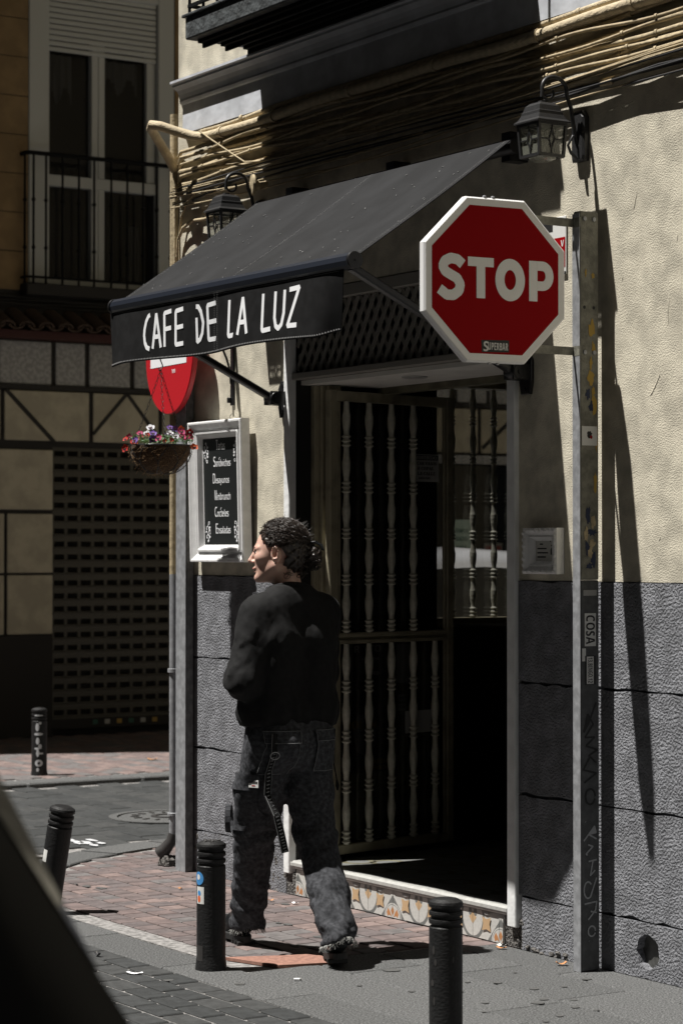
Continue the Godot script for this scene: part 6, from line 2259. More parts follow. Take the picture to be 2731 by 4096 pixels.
func hanging_basket() -> void:
	var hx := -0.60
	var hz := 0.395
	var br := thing("plant_bracket", "black strap bracket on the sunlit wall above the menu board, holding the flower basket", "bracket")
	var s := S()
	bx(s, Vector3(-0.592, 2.352, 0.002), Vector3(-0.560, 2.79, 0.010), 0.002)
	bx(s, Vector3(-0.594, 2.365, 0.010), Vector3(-0.578, 2.392, 0.028), 0.002)
	obj("wall_strap", s, M.black_metal, br)
	s = S()
	bar(s, Vector3(-0.576, 2.765, 0.01), Vector3(hx, 2.765, hz + 0.01), 0.022, 0.008, Vector3.UP, 0.002)
	var arc := []
	for k in 12:
		var a := lerpf(0.0, PI * 0.5, k / 11.0)
		arc.append(Vector3(-0.576, 2.46 + sin(a) * 0.295, 0.015 + (1.0 - cos(a)) * 0.26))
	tube(s, arc, 0.006, 6)
	var curl := []
	for k in 16:
		var a := TAU * k / 15.0
		curl.append(Vector3(-0.582, 2.665 + sin(a) * 0.03, 0.10 + cos(a) * 0.03))
	tube(s, curl, 0.0045, 6)
	obj("arm", s, M.black_metal, br)

	var b := thing("hanging_basket", "coir-lined wire basket of pansies hanging on three chains in front of the no-entry sign", "flower basket", "", Vector3(hx, 0, hz))
	s = S()
	tube(s, [Vector3(0, 2.765, 0.01), Vector3(0, 2.60, 0.012), Vector3(-0.005, 2.565, 0.0), Vector3(0.004, 2.535, -0.008), Vector3(0.010, 2.52, 0.0), Vector3(0.0, 2.51, 0.008), Vector3(-0.010, 2.525, 0.006)], 0.0032, 6)
	obj("hook", s, M.black_metal, b)
	var R := 0.150
	var top := 2.142
	for k in 3:
		var a := [0.35, 2.5, 4.55][k] as float
		var p0 := Vector3(0, 2.512, 0)
		var p1 := Vector3(cos(a) * R, top, sin(a) * R)
		var n := 22
		s = S()
		for i in n:
			var f := p0.lerp(p1, (i + 0.5) / n) - Vector3(0, 0.006 * sin(PI * (i + 0.5) / n), 0)
			var d := (p1 - p0).normalized()
			var side := d.cross(Vector3.UP).normalized()
			if i % 2:
				side = side.cross(d)
			var pts := []
			for j in 9:
				var t := TAU * j / 8.0
				pts.append(f + d * cos(t) * 0.0115 + side * sin(t) * 0.0052)
			tube(s, pts, 0.0013, 4, false)
		obj("chain", s, M.black_metal, b)
	# wire cage
	s = S()
	var ring := []
	for k in 37:
		ring.append(Vector3(cos(TAU * k / 36.0) * (R + 0.004), top + 0.002, sin(TAU * k / 36.0) * (R + 0.004)))
	tube(s, ring, 0.0030, 6, false)
	for k in 8:
		var a := TAU * k / 8.0 + 0.2
		for sg in [-1.0, 1.0]:
			var pts := []
			for i in 9:
				var t := i / 8.0
				var r := (R + 0.004) * cos(t * 1.35)
				var aa: float = a + sg * 0.39 * sin(t * PI)
				pts.append(Vector3(cos(aa) * r, top - 0.137 * sin(t * PI * 0.5), sin(aa) * r))
			tube(s, pts, 0.0019, 5)
	obj("wire_cage", s, M.black_metal, b)
	# coir bowl with a ragged surface
	s = S()
	s.set_smooth_group(0)
	var nz := FastNoiseLite.new()
	nz.seed = 4
	nz.frequency = 14.0
	var bowl := func(i: int, j: int) -> Vector3:
		var a := TAU * (i % 48) / 48.0
		var t := j / 12.0
		var r := R * cos(t * 1.45) - 0.003
		var p := Vector3(cos(a) * r, top + 0.004 - 0.132 * sin(t * PI * 0.5), sin(a) * r)
		return p + p.normalized() * 0.0 + Vector3(cos(a), -0.4, sin(a)) * nz.get_noise_3d(p.x, p.y, p.z) * 0.006
	for i in 48:
		for j in 12:
			quad_o(s, bowl.call(i, j), bowl.call(i + 1, j), bowl.call(i + 1, j + 1), bowl.call(i, j + 1), Vector3(0, top + 0.05, 0))
	s.set_smooth_group(-1)
	for i in 48:
		tri_o(s, Vector3(0, top - 0.01, 0), bowl.call(i, 0), bowl.call(i + 1, 0), Vector3(0, 0, 0))
	obj("coir_liner", s, M.coir, b)
	s = S()
	for k in 520:
		var a := rng.randf() * TAU
		if k % 3 == 0:
			a = 2.6 + rng.randf_range(-0.7, 0.7)
		var t := rng.randf_range(0.0, 1.0)
		var r := R * cos(t * 1.4)
		var p := Vector3(cos(a) * r, top - 0.132 * sin(t * PI * 0.5), sin(a) * r)
		var out := Vector3(cos(a), -0.5 * t, sin(a)).normalized()
		var tang := Vector3(-sin(a), rng.randf_range(-0.8, 0.8), cos(a))
		var l := rng.randf_range(0.01, 0.030)
		tube(s, [p, p + out * l * 0.25 + tang * l * 0.3, p + out * l * rng.randf_range(0.1, 0.5) + tang * l * 0.8, p + out * l * rng.randf_range(0.0, 0.6) + tang * l * 1.1 - Vector3(0, l * 0.2, 0)], 0.00055, 3, false)
	stuff(obj("coir_fibres", s, M.fibre, b))
	# foliage and flowers
	s = S()
	var s2 := S()
	for k in 420:
		var a := rng.randf() * TAU
		var r := sqrt(rng.randf()) * (R + 0.012)
		var h := 0.015 + 0.05 * rng.randf() * (1.0 - 0.5 * r / R)
		var base := Vector3(cos(a) * r, top + h, sin(a) * r)
		var dir := Vector3(rng.randf_range(-1, 1), rng.randf_range(-0.2, 0.9), rng.randf_range(-1, 1)).normalized()
		leaf_blade(s if k % 3 else s2, base, dir, Vector3(rng.randf_range(-0.5, 0.5), 1, rng.randf_range(-0.5, 0.5)).normalized(), rng.randf_range(0.012, 0.026), rng.randf_range(0.007, 0.013))
	for k in 40:
		var a := rng.randf() * TAU
		var r := sqrt(rng.randf()) * R
		var p := Vector3(cos(a) * r, top, sin(a) * r)
		tube(s2, [p, p + Vector3(rng.randf_range(-0.01, 0.01), 0.03, rng.randf_range(-0.01, 0.01)), p + Vector3(rng.randf_range(-0.02, 0.02), rng.randf_range(0.05, 0.085), rng.randf_range(-0.02, 0.02))], 0.0009, 4, false)
	stuff(obj("foliage", s, M.leaf, b))
	stuff(obj("pale_foliage", s2, M.leaf_pale, b))
	var protos := {}
	for c in ["white", "purple", "pink", "red", "orange", "crimson"]:
		protos[c] = pansy(M["petal_" + c])
	# across the picture (u, left to right), up (v), towards the viewer (w)
	var right := Vector3(0.54, 0, -0.8418)
	var fr := Vector3(0.8418, 0, 0.54)
	var spots := [["white", -0.045, 0.082, 0.05, 1.25], ["purple", -0.030, 0.052, 0.10, 1.1], ["purple", -0.028, 0.025, 0.135, 1.15], ["pink", 0.002, 0.030, 0.140, 1.15], ["white", 0.05, 0.053, 0.10, 1.15], ["white", 0.078, 0.038, 0.12, 1.1], ["purple", 0.045, 0.085, 0.02, 1.0], ["purple", 0.072, 0.080, 0.03, 1.0], ["orange", 0.100, 0.078, 0.03, 1.1], ["pink", 0.103, 0.062, 0.07, 1.2], ["pink", 0.110, 0.038, 0.09, 1.1], ["crimson", 0.128, 0.036, 0.07, 1.2], ["crimson", 0.145, 0.040, 0.04, 1.0], ["red", 0.140, 0.066, 0.0, 1.1], ["orange", 0.165, -0.012, 0.05, 1.2], ["purple", -0.112, 0.022, 0.10, 1.1], ["pink", -0.148, 0.042, 0.03, 1.0], ["red", -0.166, 0.030, 0.03, 0.9], ["red", -0.162, -0.016, 0.07, 1.2], ["red", -0.125, 0.012, 0.10, 0.9], ["pink", -0.100, 0.058, 0.02, 0.9], ["red", -0.055, 0.050, 0.08, 0.7], ["red", 0.06, 0.022, 0.13, 0.7], ["orange", 0.03, 0.018, 0.14, 0.6], ["white", -0.07, 0.060, -0.05, 1.1], ["purple", 0.02, 0.05, -0.08, 1.0], ["crimson", -0.10, 0.04, -0.08, 1.0], ["white", 0.08, 0.05, -0.09, 1.0], ["pink", 0.0, 0.045, -0.12, 1.0], ["orange", -0.13, 0.01, -0.05, 1.0]]
	for q in spots:
		var o := MeshInstance3D.new()
		o.name = "pansy"
		o.mesh = protos[q[0]]
		var p: Vector3 = right * q[1] + fr * q[3] + Vector3(0, top + q[2], 0)
		var look: Vector3 = (fr * 0.7 + right * (q[1] * 3.0 + rng.randf_range(-0.35, 0.35)) + Vector3(0, rng.randf_range(-0.1, 0.6), 0)).normalized()
		var xx := Vector3.UP.cross(look).normalized()
		o.transform = Transform3D(Basis(xx, look.cross(xx), look) * Basis(Vector3(0, 0, 1), rng.randf_range(-0.4, 0.4)), p).scaled_local(Vector3.ONE * q[4])
		b.add_child(o, true)

	# pots on the counter inside the side window
	for q in [[-0.62, -1.93, 0, "spiky potted plant on the dark counter inside the side window"], [-0.66, -2.18, 1, "feathery potted conifer on the dark counter inside the side window"]]:
		var pl := thing("potted_plant", q[3], "plant", "", Vector3(q[0], 1.236, q[1]))
		s = S()
		lathe(s, [Vector2(0.0, 0.0), Vector2(0.045, 0.0), Vector2(0.055, 0.05), Vector2(0.060, 0.052), Vector2(0.060, 0.062), Vector2(0.050, 0.062), Vector2(0.0, 0.055)], 18)
		obj("pot", s, M.far_dark, pl)
		s = S()
		if q[2] == 0:
			for k in 34:
				var a := rng.randf() * TAU
				var le := rng.randf_range(0.12, 0.24)
				var sp := rng.randf_range(0.3, 1.1)
				var pr := Vector3(0, 0.055, 0)
				var pts := []
				for i in 5:
					var t := i / 4.0
					pts.append(pr + Vector3(cos(a) * sp * t, 1.0 * t - sp * 0.5 * t * t, sin(a) * sp * t) * le)
				tube(s, pts, [0.004, 0.004, 0.0032, 0.002, 0.0004], 4, false)
		else:
			for k in 40:
				var a := rng.randf() * TAU
				var le := rng.randf_range(0.07, 0.2)
				var d := Vector3(cos(a) * rng.randf_range(0.2, 0.8), 1, sin(a) * rng.randf_range(0.2, 0.8)).normalized()
				tube(s, [Vector3(0, 0.05, 0), Vector3(0, 0.05, 0) + d * le], 0.0016, 4, false)
				for j in 26:
					var t := 0.25 + 0.75 * j / 26.0
					leaf_blade(s, Vector3(0, 0.05, 0) + d * le * t, (d + Vector3(rng.randf_range(-1, 1), rng.randf_range(-0.3, 0.6), rng.randf_range(-1, 1))).normalized(), Vector3.UP, 0.022, 0.004)
		obj("leaves", s, M.leaf, pl)


# ------------------------------------------------------------------ cars

# local x runs from the tail (0) to the nose (length); y up; z across
func make_car(called: String, label: String, paint: Material) -> Node3D:
	var c := thing(called, label, "car", "cars parked in the street")
	# stations: x, belt height, roof height, half width at sill, belt, roof
	var st := [[0.0, 0.86, 0.87, 0.70, 0.74, 0.60], [0.06, 0.93, 0.945, 0.80, 0.83, 0.62], [0.19, 0.95, 1.22, 0.84, 0.86, 0.60], [0.34, 0.945, 1.40, 0.85, 0.87, 0.60], [1.00, 0.94, 1.465, 0.86, 0.875, 0.61], [1.60, 0.93, 1.49, 0.86, 0.875, 0.61], [2.20, 0.92, 1.46, 0.86, 0.875, 0.60], [2.60, 0.915, 1.34, 0.86, 0.87, 0.58], [3.10, 0.92, 1.00, 0.85, 0.86, 0.62], [3.25, 0.91, 0.945, 0.85, 0.855, 0.70], [3.65, 0.82, 0.85, 0.83, 0.83, 0.68], [3.92, 0.68, 0.70, 0.72, 0.74, 0.60], [4.0, 0.60, 0.61, 0.60, 0.62, 0.5]]
	var ring := func(r: Array, off: float) -> Array:
		var q: Array = [Vector3(r[0], 0.26, r[3] * 0.94), Vector3(r[0], 0.42, r[3]), Vector3(r[0], r[1] - 0.12, r[4] + off), Vector3(r[0], r[1], r[4] - 0.03 + off), Vector3(r[0], lerpf(r[1], r[2], 0.85), r[5] + 0.06 + off), Vector3(r[0], r[2] - 0.015 + off, r[5] - 0.02), Vector3(r[0], r[2] + 0.012 + off, r[5] * 0.45)]
		var out := q.duplicate()
		for k in range(q.size() - 1, -1, -1):
			out.append(Vector3(q[k].x, q[k].y, -q[k].z))
		return out
	var s := S()
	s.set_smooth_group(0)
	var n := 14
	for i in st.size() - 1:
		var a: Array = ring.call(st[i], 0.0)
		var b: Array = ring.call(st[i + 1], 0.0)
		for k in n:
			var l := (k + 1) % n
			quad_o(s, a[k], a[l], b[l], b[k], Vector3((st[i][0] + st[i + 1][0]) * 0.5, 0.7, 0))
	for e in [0, st.size() - 1]:
		var a: Array = ring.call(st[e], 0.0)
		for k in range(1, n - 1):
			tri_o(s, a[0], a[k], a[k + 1], Vector3(2, 0.6, 0))
	obj("body", s, paint, c)
	# windows: panes laid a few millimetres proud of the cabin
	for sg in [-1.0, 1.0]:
		s = S()
		for seg in [[2, 4, 0.1, 0.0], [4, 6, 0.02, 0.02], [6, 7, 0.02, 0.25]]:
			for i in range(seg[0], seg[1]):
				var a: Array = ring.call(st[i], 0.006)
				var b: Array = ring.call(st[i + 1], 0.006)
				var f := func(r: Array, v: float) -> Vector3:
					var p: Vector3 = (r[3] as Vector3).lerp(r[4], v)
					return Vector3(p.x, p.y, p.z * sg)
				quad_o(s, f.call(a, 0.08), f.call(b, 0.08), f.call(b, 0.94), f.call(a, 0.94), Vector3(1.8, 1.0, 0))
		obj("side_window", s, M.car_glass, c)
	for e in [[1, 3, "rear_window"], [7, 8, "windscreen"]]:
		s = S()
		for i in range(e[0], e[1]):
			var a: Array = ring.call(st[i], 0.006)
			var b: Array = ring.call(st[i + 1], 0.006)
			var f2 := func(r: Array, w: float) -> Vector3:
				var p: Vector3 = r[5]
				return Vector3(p.x, p.y + 0.02, p.z * w)
			quad_o(s, f2.call(a, 0.92), f2.call(b, 0.92), f2.call(b, -0.92), f2.call(a, -0.92), Vector3(1.8, 0.8, 0))
		obj(e[2], s, M.car_glass, c)
	for x in [0.78, 3.22]:
		for sg in [-1.0, 1.0]:
			var wh := part("wheel", c, Vector3(x, 0.31, sg * 0.77))
			var xf := Transform3D(Basis(Vector3(1, 0, 0), Vector3(0, 0, sg), Vector3(0, -sg, 0)), Vector3.ZERO)
			s = S()
			lathe(s, [Vector2(0.20, -0.09), Vector2(0.29, -0.09), Vector2(0.31, -0.07), Vector2(0.31, 0.08), Vector2(0.29, 0.10), Vector2(0.20, 0.10)], 28, xf)
			obj("tyre", s, M.rubber, wh)
			s = S()
			lathe(s, [Vector2(0.205, 0.095), Vector2(0.19, 0.08), Vector2(0.06, 0.09), Vector2(0.05, 0.10), Vector2(0.0, 0.10)], 20, xf)
			obj("rim", s, M.chrome, wh)
	for sg in [-1.0, 1.0]:
		s = S()
		box(s, Vector3(0.045, 0.80, sg * 0.68), Vector3(0.07, 0.16, 0.18), 0.02)
		obj("tail_light", s, M.lamp_red, c)
		s = S()
		box(s, Vector3(3.86, 0.64, sg * 0.58), Vector3(0.12, 0.12, 0.24), 0.03)
		obj("headlight", s, M.chrome, c)
		s = S()
		box(s, Vector3(2.72, 0.98, sg * 0.96), Vector3(0.12, 0.12, 0.20), 0.04)
		obj("mirror", s, paint, c)
		for x in [1.55, 2.4]:
			s = S()
			box(s, Vector3(x, 0.82, sg * 0.878), Vector3(0.16, 0.03, 0.03), 0.01)
			obj("door_handle", s, paint, c)
	s = S()
	box(s, Vector3(0.02, 0.45, 0), Vector3(0.10, 0.20, 1.5), 0.04)
	box(s, Vector3(3.96, 0.42, 0), Vector3(0.12, 0.22, 1.4), 0.04)
	obj("bumper", s, M.rubber, c)
	return c


func cars() -> void:
	var near := make_car("parked_car", "dark parked car close to the camera, blurred, filling the lower left corner", M.car_black)
	near.scale = Vector3(1.0, 1.11, 1.0)
	near.position = Vector3(6.83, 0.0, 5.19)
	near.rotation.y = PI
	var side := make_car("parked_car", "silver car parked in the side street, seen through the cafe's side window", M.car_silver)
	side.scale = Vector3(1.0, 1.12, 1.0)
	side.position = Vector3(-4.35, -0.02, -2.2)
	side.rotation.y = PI * 0.5


# ------------------------------------------------------------------ litter

func litter() -> void:
	var t := thing("cigarette_butt", "white cigarette butt lying on the granite slabs below the walker's heel", "cigarette butt", "", Vector3(1.885, 0.006, 1.14))
	var s := S()
	tube(s, [Vector3(-0.006, 0, 0.012), Vector3(0.004, 0, -0.008)], 0.0045, 10)
	obj("filter", s, M.lettering, t)
	s = S()
	tube(s, [Vector3(0.004, 0, -0.008), Vector3(0.007, 0, -0.014)], 0.0043, 10)
	obj("ash_end", s, M.poster_grey, t)
	var scrap := func(called: String, label: String, x: float, z: float, w: float, d: float, m: Material, turn: float, curl := 0.012, y := 0.003) -> void:
		var q := S()
		q.set_smooth_group(0)
		var f := func(i: int, j: int) -> Vector3:
			var u := i / 4.0 - 0.5
			var v := j / 3.0 - 0.5
			return Vector3(u * w * (1.0 - 0.5 * absf(v)), y + curl * (u * u * 2.0 + 0.4 * absf(v)), v * d)
		for i in 4:
			for j in 3:
				quad_o(q, f.call(i, j), f.call(i + 1, j), f.call(i + 1, j + 1), f.call(i, j + 1), Vector3(0, -1, 0))
		var o := obj(called, q, m)
		o.position = Vector3(x, 0, z)
		o.rotation.y = turn
		tag(o, label, "leaf" if called == "dry_leaf" else "paper scrap")
	scrap.call("dry_leaf", "curled brown leaf on the granite left of the doorstep's right end", 1.74, 0.075, 0.05, 0.02, M.dry_leaf, 0.5)
	scrap.call("dry_leaf", "crumpled orange leaf on the slabs just left of the stop sign's post", 2.17, 0.10, 0.05, 0.024, M.dry_leaf, 1.1, 0.02)
	scrap.call("paper_scrap", "small white scrap against the foot of the tiled step's right end", 1.70, 0.045, 0.045, 0.025, M.paper, 0.2, 0.015)
	scrap.call("paper_scrap", "white torn strip of paper on the setts left of the middle bollard", 1.44, 1.60, 0.075, 0.022, M.lettering, 0.75, 0.012)
	scrap.call("paper_scrap", "crumpled silver foil on the setts by the leaning bollard's granite border", 1.02, 1.545, 0.035, 0.02, M.chrome, 0.3, 0.03)
	scrap.call("paper_scrap", "small white chip of paper on the red pavers by the step", 0.27, 0.16, 0.035, 0.022, M.lettering, 0.4, 0.01, 0.006)
	scrap.call("dry_leaf", "tiny brown leaf on the red pavers behind the walker's front leg", 0.14, 0.21, 0.03, 0.02, M.dry_leaf, 1.3, 0.012, 0.006)
	scrap.call("dry_leaf", "small ochre leaf on the sunny red pavers in front of the no-entry post", -0.42, 0.38, 0.03, 0.02, M.dry_leaf, 0.4, 0.012, 0.006)
	scrap.call("dry_leaf", "small ochre leaf on the far pavement beside the shuttered house", -6.6, -2.75, 0.09, 0.05, M.dry_leaf, 0.9, 0.02, 0.008)


# ------------------------------------------------------------------ the passer-by

var nz3 := FastNoiseLite.new()


func smin(a: float, b: float, k: float) -> float:
	var h := maxf(k - absf(a - b), 0.0) / k
	return minf(a, b) - h * h * k * 0.25


func cap(p: Vector3, a: Vector3, b: Vector3, ra: float, rb: float) -> float:
	var ab := b - a
	var t := clampf((p - a).dot(ab) / ab.length_squared(), 0.0, 1.0)
	return (p - a - ab * t).length() - lerpf(ra, rb, t)


func ellip(p: Vector3, c: Vector3, r: Vector3) -> float:
	var q := (p - c) / r
	var k := q.length()
	return (k - 1.0) * k / maxf((q / r).length(), 1e-5)


# surface nets over the part of the grid near the surface
func nets(s: SurfaceTool, sdf: Callable, lo: Vector3, hi: Vector3, cell: float) -> void:
	const B := 5
	var nb := Vector3i(((hi - lo) / (cell * B)).ceil())
	var n := nb * B + Vector3i.ONE
	var val := PackedFloat32Array()
	val.resize(n.x * n.y * n.z)
	val.fill(1.0)
	var near := []
	var half := cell * B * 0.5
	for bz in nb.z:
		for by in nb.y:
			for bxx in nb.x:
				var c := lo + (Vector3(bxx, by, bz) + Vector3.ONE * 0.5) * cell * B
				var d: float = sdf.call(c)
				if absf(d) < half * 1.9 + cell:
					near.append(Vector3i(bxx, by, bz))
				elif d < 0.0:
					for z in B + 1:
						for y in B + 1:
							for x in B + 1:
								val[(bxx * B + x) + n.x * ((by * B + y) + n.y * (bz * B + z))] = -1.0
	var done := PackedByteArray()
	done.resize(val.size())
	for b in near:
		for z in B + 1:
			for y in B + 1:
				var row: int = n.x * ((b.y * B + y) + n.y * (b.z * B + z)) + b.x * B
				for x in B + 1:
					if done[row + x] == 0:
						done[row + x] = 1
						val[row + x] = sdf.call(lo + Vector3(b.x * B + x, b.y * B + y, b.z * B + z) * cell)
	var vert := {}
	var sy := n.x
	var sz := n.x * n.y
	var offs := [0, 1, sy, sy + 1, sz, sz + 1, sz + sy, sz + sy + 1]
	var corner := [Vector3(0, 0, 0), Vector3(1, 0, 0), Vector3(0, 1, 0), Vector3(1, 1, 0), Vector3(0, 0, 1), Vector3(1, 0, 1), Vector3(0, 1, 1), Vector3(1, 1, 1)]
	var edges := [[0, 1], [2, 3], [4, 5], [6, 7], [0, 2], [1, 3], [4, 6], [5, 7], [0, 4], [1, 5], [2, 6], [3, 7]]
	for b in near:
		for z in B:
			for y in B:
				for x in B:
					var i: int = (b.x * B + x) + n.x * ((b.y * B + y) + n.y * (b.z * B + z))
					var m := 0
					for k in 8:
						if val[i + offs[k]] < 0.0:
							m |= 1 << k
					if m == 0 or m == 255:
						continue
					var sum := Vector3.ZERO
					var cnt := 0
					for e in edges:
						var va := val[i + offs[e[0]]]
						var vb := val[i + offs[e[1]]]
						if (va < 0.0) != (vb < 0.0):
							sum += (corner[e[0]] as Vector3).lerp(corner[e[1]], va / (va - vb))
							cnt += 1
					vert[i] = lo + (Vector3(b.x * B + x, b.y * B + y, b.z * B + z) + sum / cnt) * cell
	s.set_smooth_group(0)
	var axes := [[1, sy, sz], [sy, sz, 1], [sz, 1, sy]]
	for i in vert:
		for ax in axes:
			var inside := val[i] < 0.0
			if inside == (val[i + ax[0]] < 0.0):
				continue
			var j: int = i - ax[1]
			var k: int = i - ax[2]
			var l: int = i - ax[1] - ax[2]
			if not (vert.has(j) and vert.has(k) and vert.has(l)):
				continue
			if inside:
				tri(s, vert[i], vert[l], vert[j])
				tri(s, vert[i], vert[k], vert[l])
			else:
				tri(s, vert[i], vert[j], vert[l])
				tri(s, vert[i], vert[l], vert[k])
	s.set_smooth_group(-1)


func person() -> void:
	nz3.seed = 11
	nz3.frequency = 1.0
	var P := Vector3(1.40, 0.0, 0.885)
	var t := thing("person", "person with dark tied-back hair, black shirt and baggy faded jeans walking past the doorway", "person", "", P)
	# everything below is local: forward is -x, left is +z
	var L := func(f: float, h: float, l: float) -> Vector3:
		return Vector3(-f, h, l)
	var face := Vector3(-0.66, 0.0, 0.75).normalized()
	var hl := Vector3.UP.cross(face).normalized()
	var head := Transform3D(Basis(face, Vector3.UP, -hl) * Basis(Vector3(0, 0, 1), -0.03), Vector3(-0.030, 1.622, 0.035))
	# basis: x face, y up, z to the head's own right or left (kept right-handed)
	head.basis = Basis(face, Vector3.UP, face.cross(Vector3.UP)) * Basis(Vector3(0, 0, 1), -0.04)
	var inv := head.affine_inverse()

	# ---- body: head, neck, trunk, limbs, hands
	var s := S()
	var hd := func(q: Vector3) -> float:
		var p := inv * q
		var az := absf(p.z)
		var pz := Vector3(p.x, p.y, az)
		var d := ellip(p, Vector3(-0.018, 0.030, 0), Vector3(0.096, 0.088, 0.074))
		d = smin(d, ellip(p, Vector3(0.034, -0.030, 0), Vector3(0.058, 0.090, 0.058)), 0.03)
		d = smin(d, cap(pz, Vector3(0.0, -0.055, 0.050), Vector3(0.062, -0.094, 0.018), 0.017, 0.016), 0.025)
		d = smin(d, ellip(p, Vector3(0.078, -0.101, 0), Vector3(0.020, 0.017, 0.020)), 0.02)
		d = smin(d, cap(pz, Vector3(0.080, 0.022, 0.010), Vector3(0.066, 0.020, 0.045), 0.010, 0.009), 0.012)
		d = smin(d, ellip(pz, Vector3(0.060, -0.018, 0.042), Vector3(0.022, 0.020, 0.018)), 0.02)
		d = smin(d, cap(p, Vector3(0.088, 0.010, 0), Vector3(0.109, -0.026, 0), 0.007, 0.010), 0.010)
		d = smin(d, ellip(p, Vector3(0.108, -0.030, 0), Vector3(0.013, 0.009, 0.011)), 0.006)
		d = smin(d, ellip(pz, Vector3(0.094, -0.034, 0.011), Vector3(0.010, 0.007, 0.008)), 0.006)
		d = smin(d, ellip(p, Vector3(0.089, -0.059, 0), Vector3(0.011, 0.007, 0.022)), 0.006)
		d = smin(d, ellip(p, Vector3(0.086, -0.073, 0), Vector3(0.011, 0.007, 0.019)), 0.005)
		# eye sockets, mouth line
		d = -smin(-d, -(-ellip(pz, Vector3(0.090, 0.003, 0.031), Vector3(0.016, 0.010, 0.016))), 0.010) if false else d
		var socket := ellip(pz, Vector3(0.092, 0.002, 0.030), Vector3(0.016, 0.009, 0.016))
		d = maxf(d, -socket - 0.002)
		d = maxf(d, -cap(pz, Vector3(0.100, -0.0665, 0.0), Vector3(0.082, -0.068, 0.024), 0.0022, 0.0015))
		# ear
		var ear := ellip(pz, Vector3(-0.010, -0.008, 0.080), Vector3(0.021, 0.036, 0.012))
		ear = maxf(ear, -ellip(pz, Vector3(-0.006, -0.004, 0.087), Vector3(0.011, 0.020, 0.008)))
		d = smin(d, ear, 0.006)
		d = smin(d, cap(p, Vector3(-0.030, -0.06, 0.0), Vector3(-0.045, -0.21, 0.0), 0.052, 0.060), 0.025)
		return d
	nets(s, hd, Vector3(-0.185, 1.405, -0.125), Vector3(0.125, 1.765, 0.195), 0.0046)
	var trunk := func(p: Vector3) -> float:
		var d := cap(p, L.call(-0.02, 1.37, 0.12), L.call(-0.02, 1.37, -0.12), 0.06, 0.06)
		d = smin(d, cap(p, L.call(0.0, 1.28, 0.06), L.call(0.0, 1.0, 0.05), 0.09, 0.085), 0.06)
		d = smin(d, cap(p, L.call(0.0, 1.28, -0.06), L.call(0.0, 1.0, -0.05), 0.09, 0.085), 0.06)
		d = smin(d, cap(p, L.call(0.0, 1.36, 0.0), L.call(0.0, 1.46, 0.0), 0.07, 0.05), 0.04)
		d = smin(d, cap(p, L.call(0.0, 0.93, 0.06), L.call(0.0, 0.93, -0.06), 0.09, 0.09), 0.06)
		for q in [[L.call(0.0, 0.88, 0.085), L.call(0.17, 0.50, 0.055), L.call(0.365, 0.10, -0.012)], [L.call(0.0, 0.88, -0.085), L.call(-0.04, 0.50, -0.085), L.call(-0.30, 0.12, -0.02)]]:
			d = smin(d, cap(p, q[0], q[1], 0.070, 0.048), 0.03)
			d = smin(d, cap(p, q[1], q[2], 0.046, 0.030), 0.02)
		for q in [[L.call(-0.01, 1.375, 0.165), L.call(-0.03, 1.11, 0.235), L.call(0.21, 1.08, 0.07)], [L.call(-0.01, 1.375, -0.165), L.call(0.07, 1.11, -0.195), L.call(0.25, 1.12, -0.03)]]:
			d = smin(d, cap(p, q[0], q[1], 0.046, 0.038), 0.02)
			d = smin(d, cap(p, q[1], q[2], 0.038, 0.027), 0.015)
		return d
	nets(s, trunk, Vector3(-0.46, 0.05, -0.30), Vector3(0.44, 1.50, 0.34), 0.018)
	# hands: palm, four bent fingers, thumb; one clasping the other forearm
	for hd2 in [[L.call(0.215, 1.08, 0.065), Vector3(-0.55, 0.05, -0.83), 1.0], [L.call(0.255, 1.12, -0.025), Vector3(-0.45, -0.1, 0.88), -1.0]]:
		var w: Vector3 = hd2[0]
		var fd: Vector3 = (hd2[1] as Vector3).normalized()
		var upv := (Vector3.UP - fd * fd.y).normalized()
		var pn: Vector3 = fd.cross(upv) * hd2[2]
		var fingers := []
		for k in 4:
			var base := w + fd * (0.088 - 0.004 * absf(k - 1.3)) + upv * (0.030 - 0.020 * k)
			var ln: float = [0.040, 0.045, 0.042, 0.033][k]
			var p1: Vector3 = base + (fd * 0.86 + pn * 0.5).normalized() * ln
			var p2: Vector3 = p1 + (fd * 0.35 + pn * 0.93).normalized() * ln * 0.65
			var p3: Vector3 = p2 + (fd * -0.25 + pn * 0.97).normalized() * ln * 0.5
			fingers.append([base, p1, p2, p3])
		var tb := w + fd * 0.03 + upv * 0.028
		var thumb := [tb, tb + (fd * 0.6 + upv * 0.7 + pn * 0.3).normalized() * 0.04, tb + (fd * 0.6 + upv * 0.7 + pn * 0.3).normalized() * 0.04 + (fd * 0.85 + pn * 0.5).normalized() * 0.032]
		var hand := func(p: Vector3) -> float:
			var d := cap(p, w - fd * 0.03, w + fd * 0.01, 0.026, 0.026)
			for k in 3:
				d = smin(d, cap(p, w + fd * 0.015 + upv * (0.016 - 0.016 * k), w + fd * 0.085 + upv * (0.022 - 0.022 * k), 0.016, 0.013), 0.012)
			for f in fingers:
				d = smin(d, cap(p, f[0], f[1], 0.0095, 0.0085), 0.004)
				d = minf(d, cap(p, f[1], f[2], 0.0085, 0.008))
				d = minf(d, cap(p, f[2], f[3], 0.008, 0.007))
			d = smin(d, cap(p, thumb[0], thumb[1], 0.0125, 0.0105), 0.006)
			d = minf(d, cap(p, thumb[1], thumb[2], 0.0105, 0.009))
			return d
		var c: Vector3 = w + fd * 0.06
		nets(s, hand, c - Vector3.ONE * 0.11, c + Vector3.ONE * 0.11, 0.004)
	obj("body", s, M.skin, t)

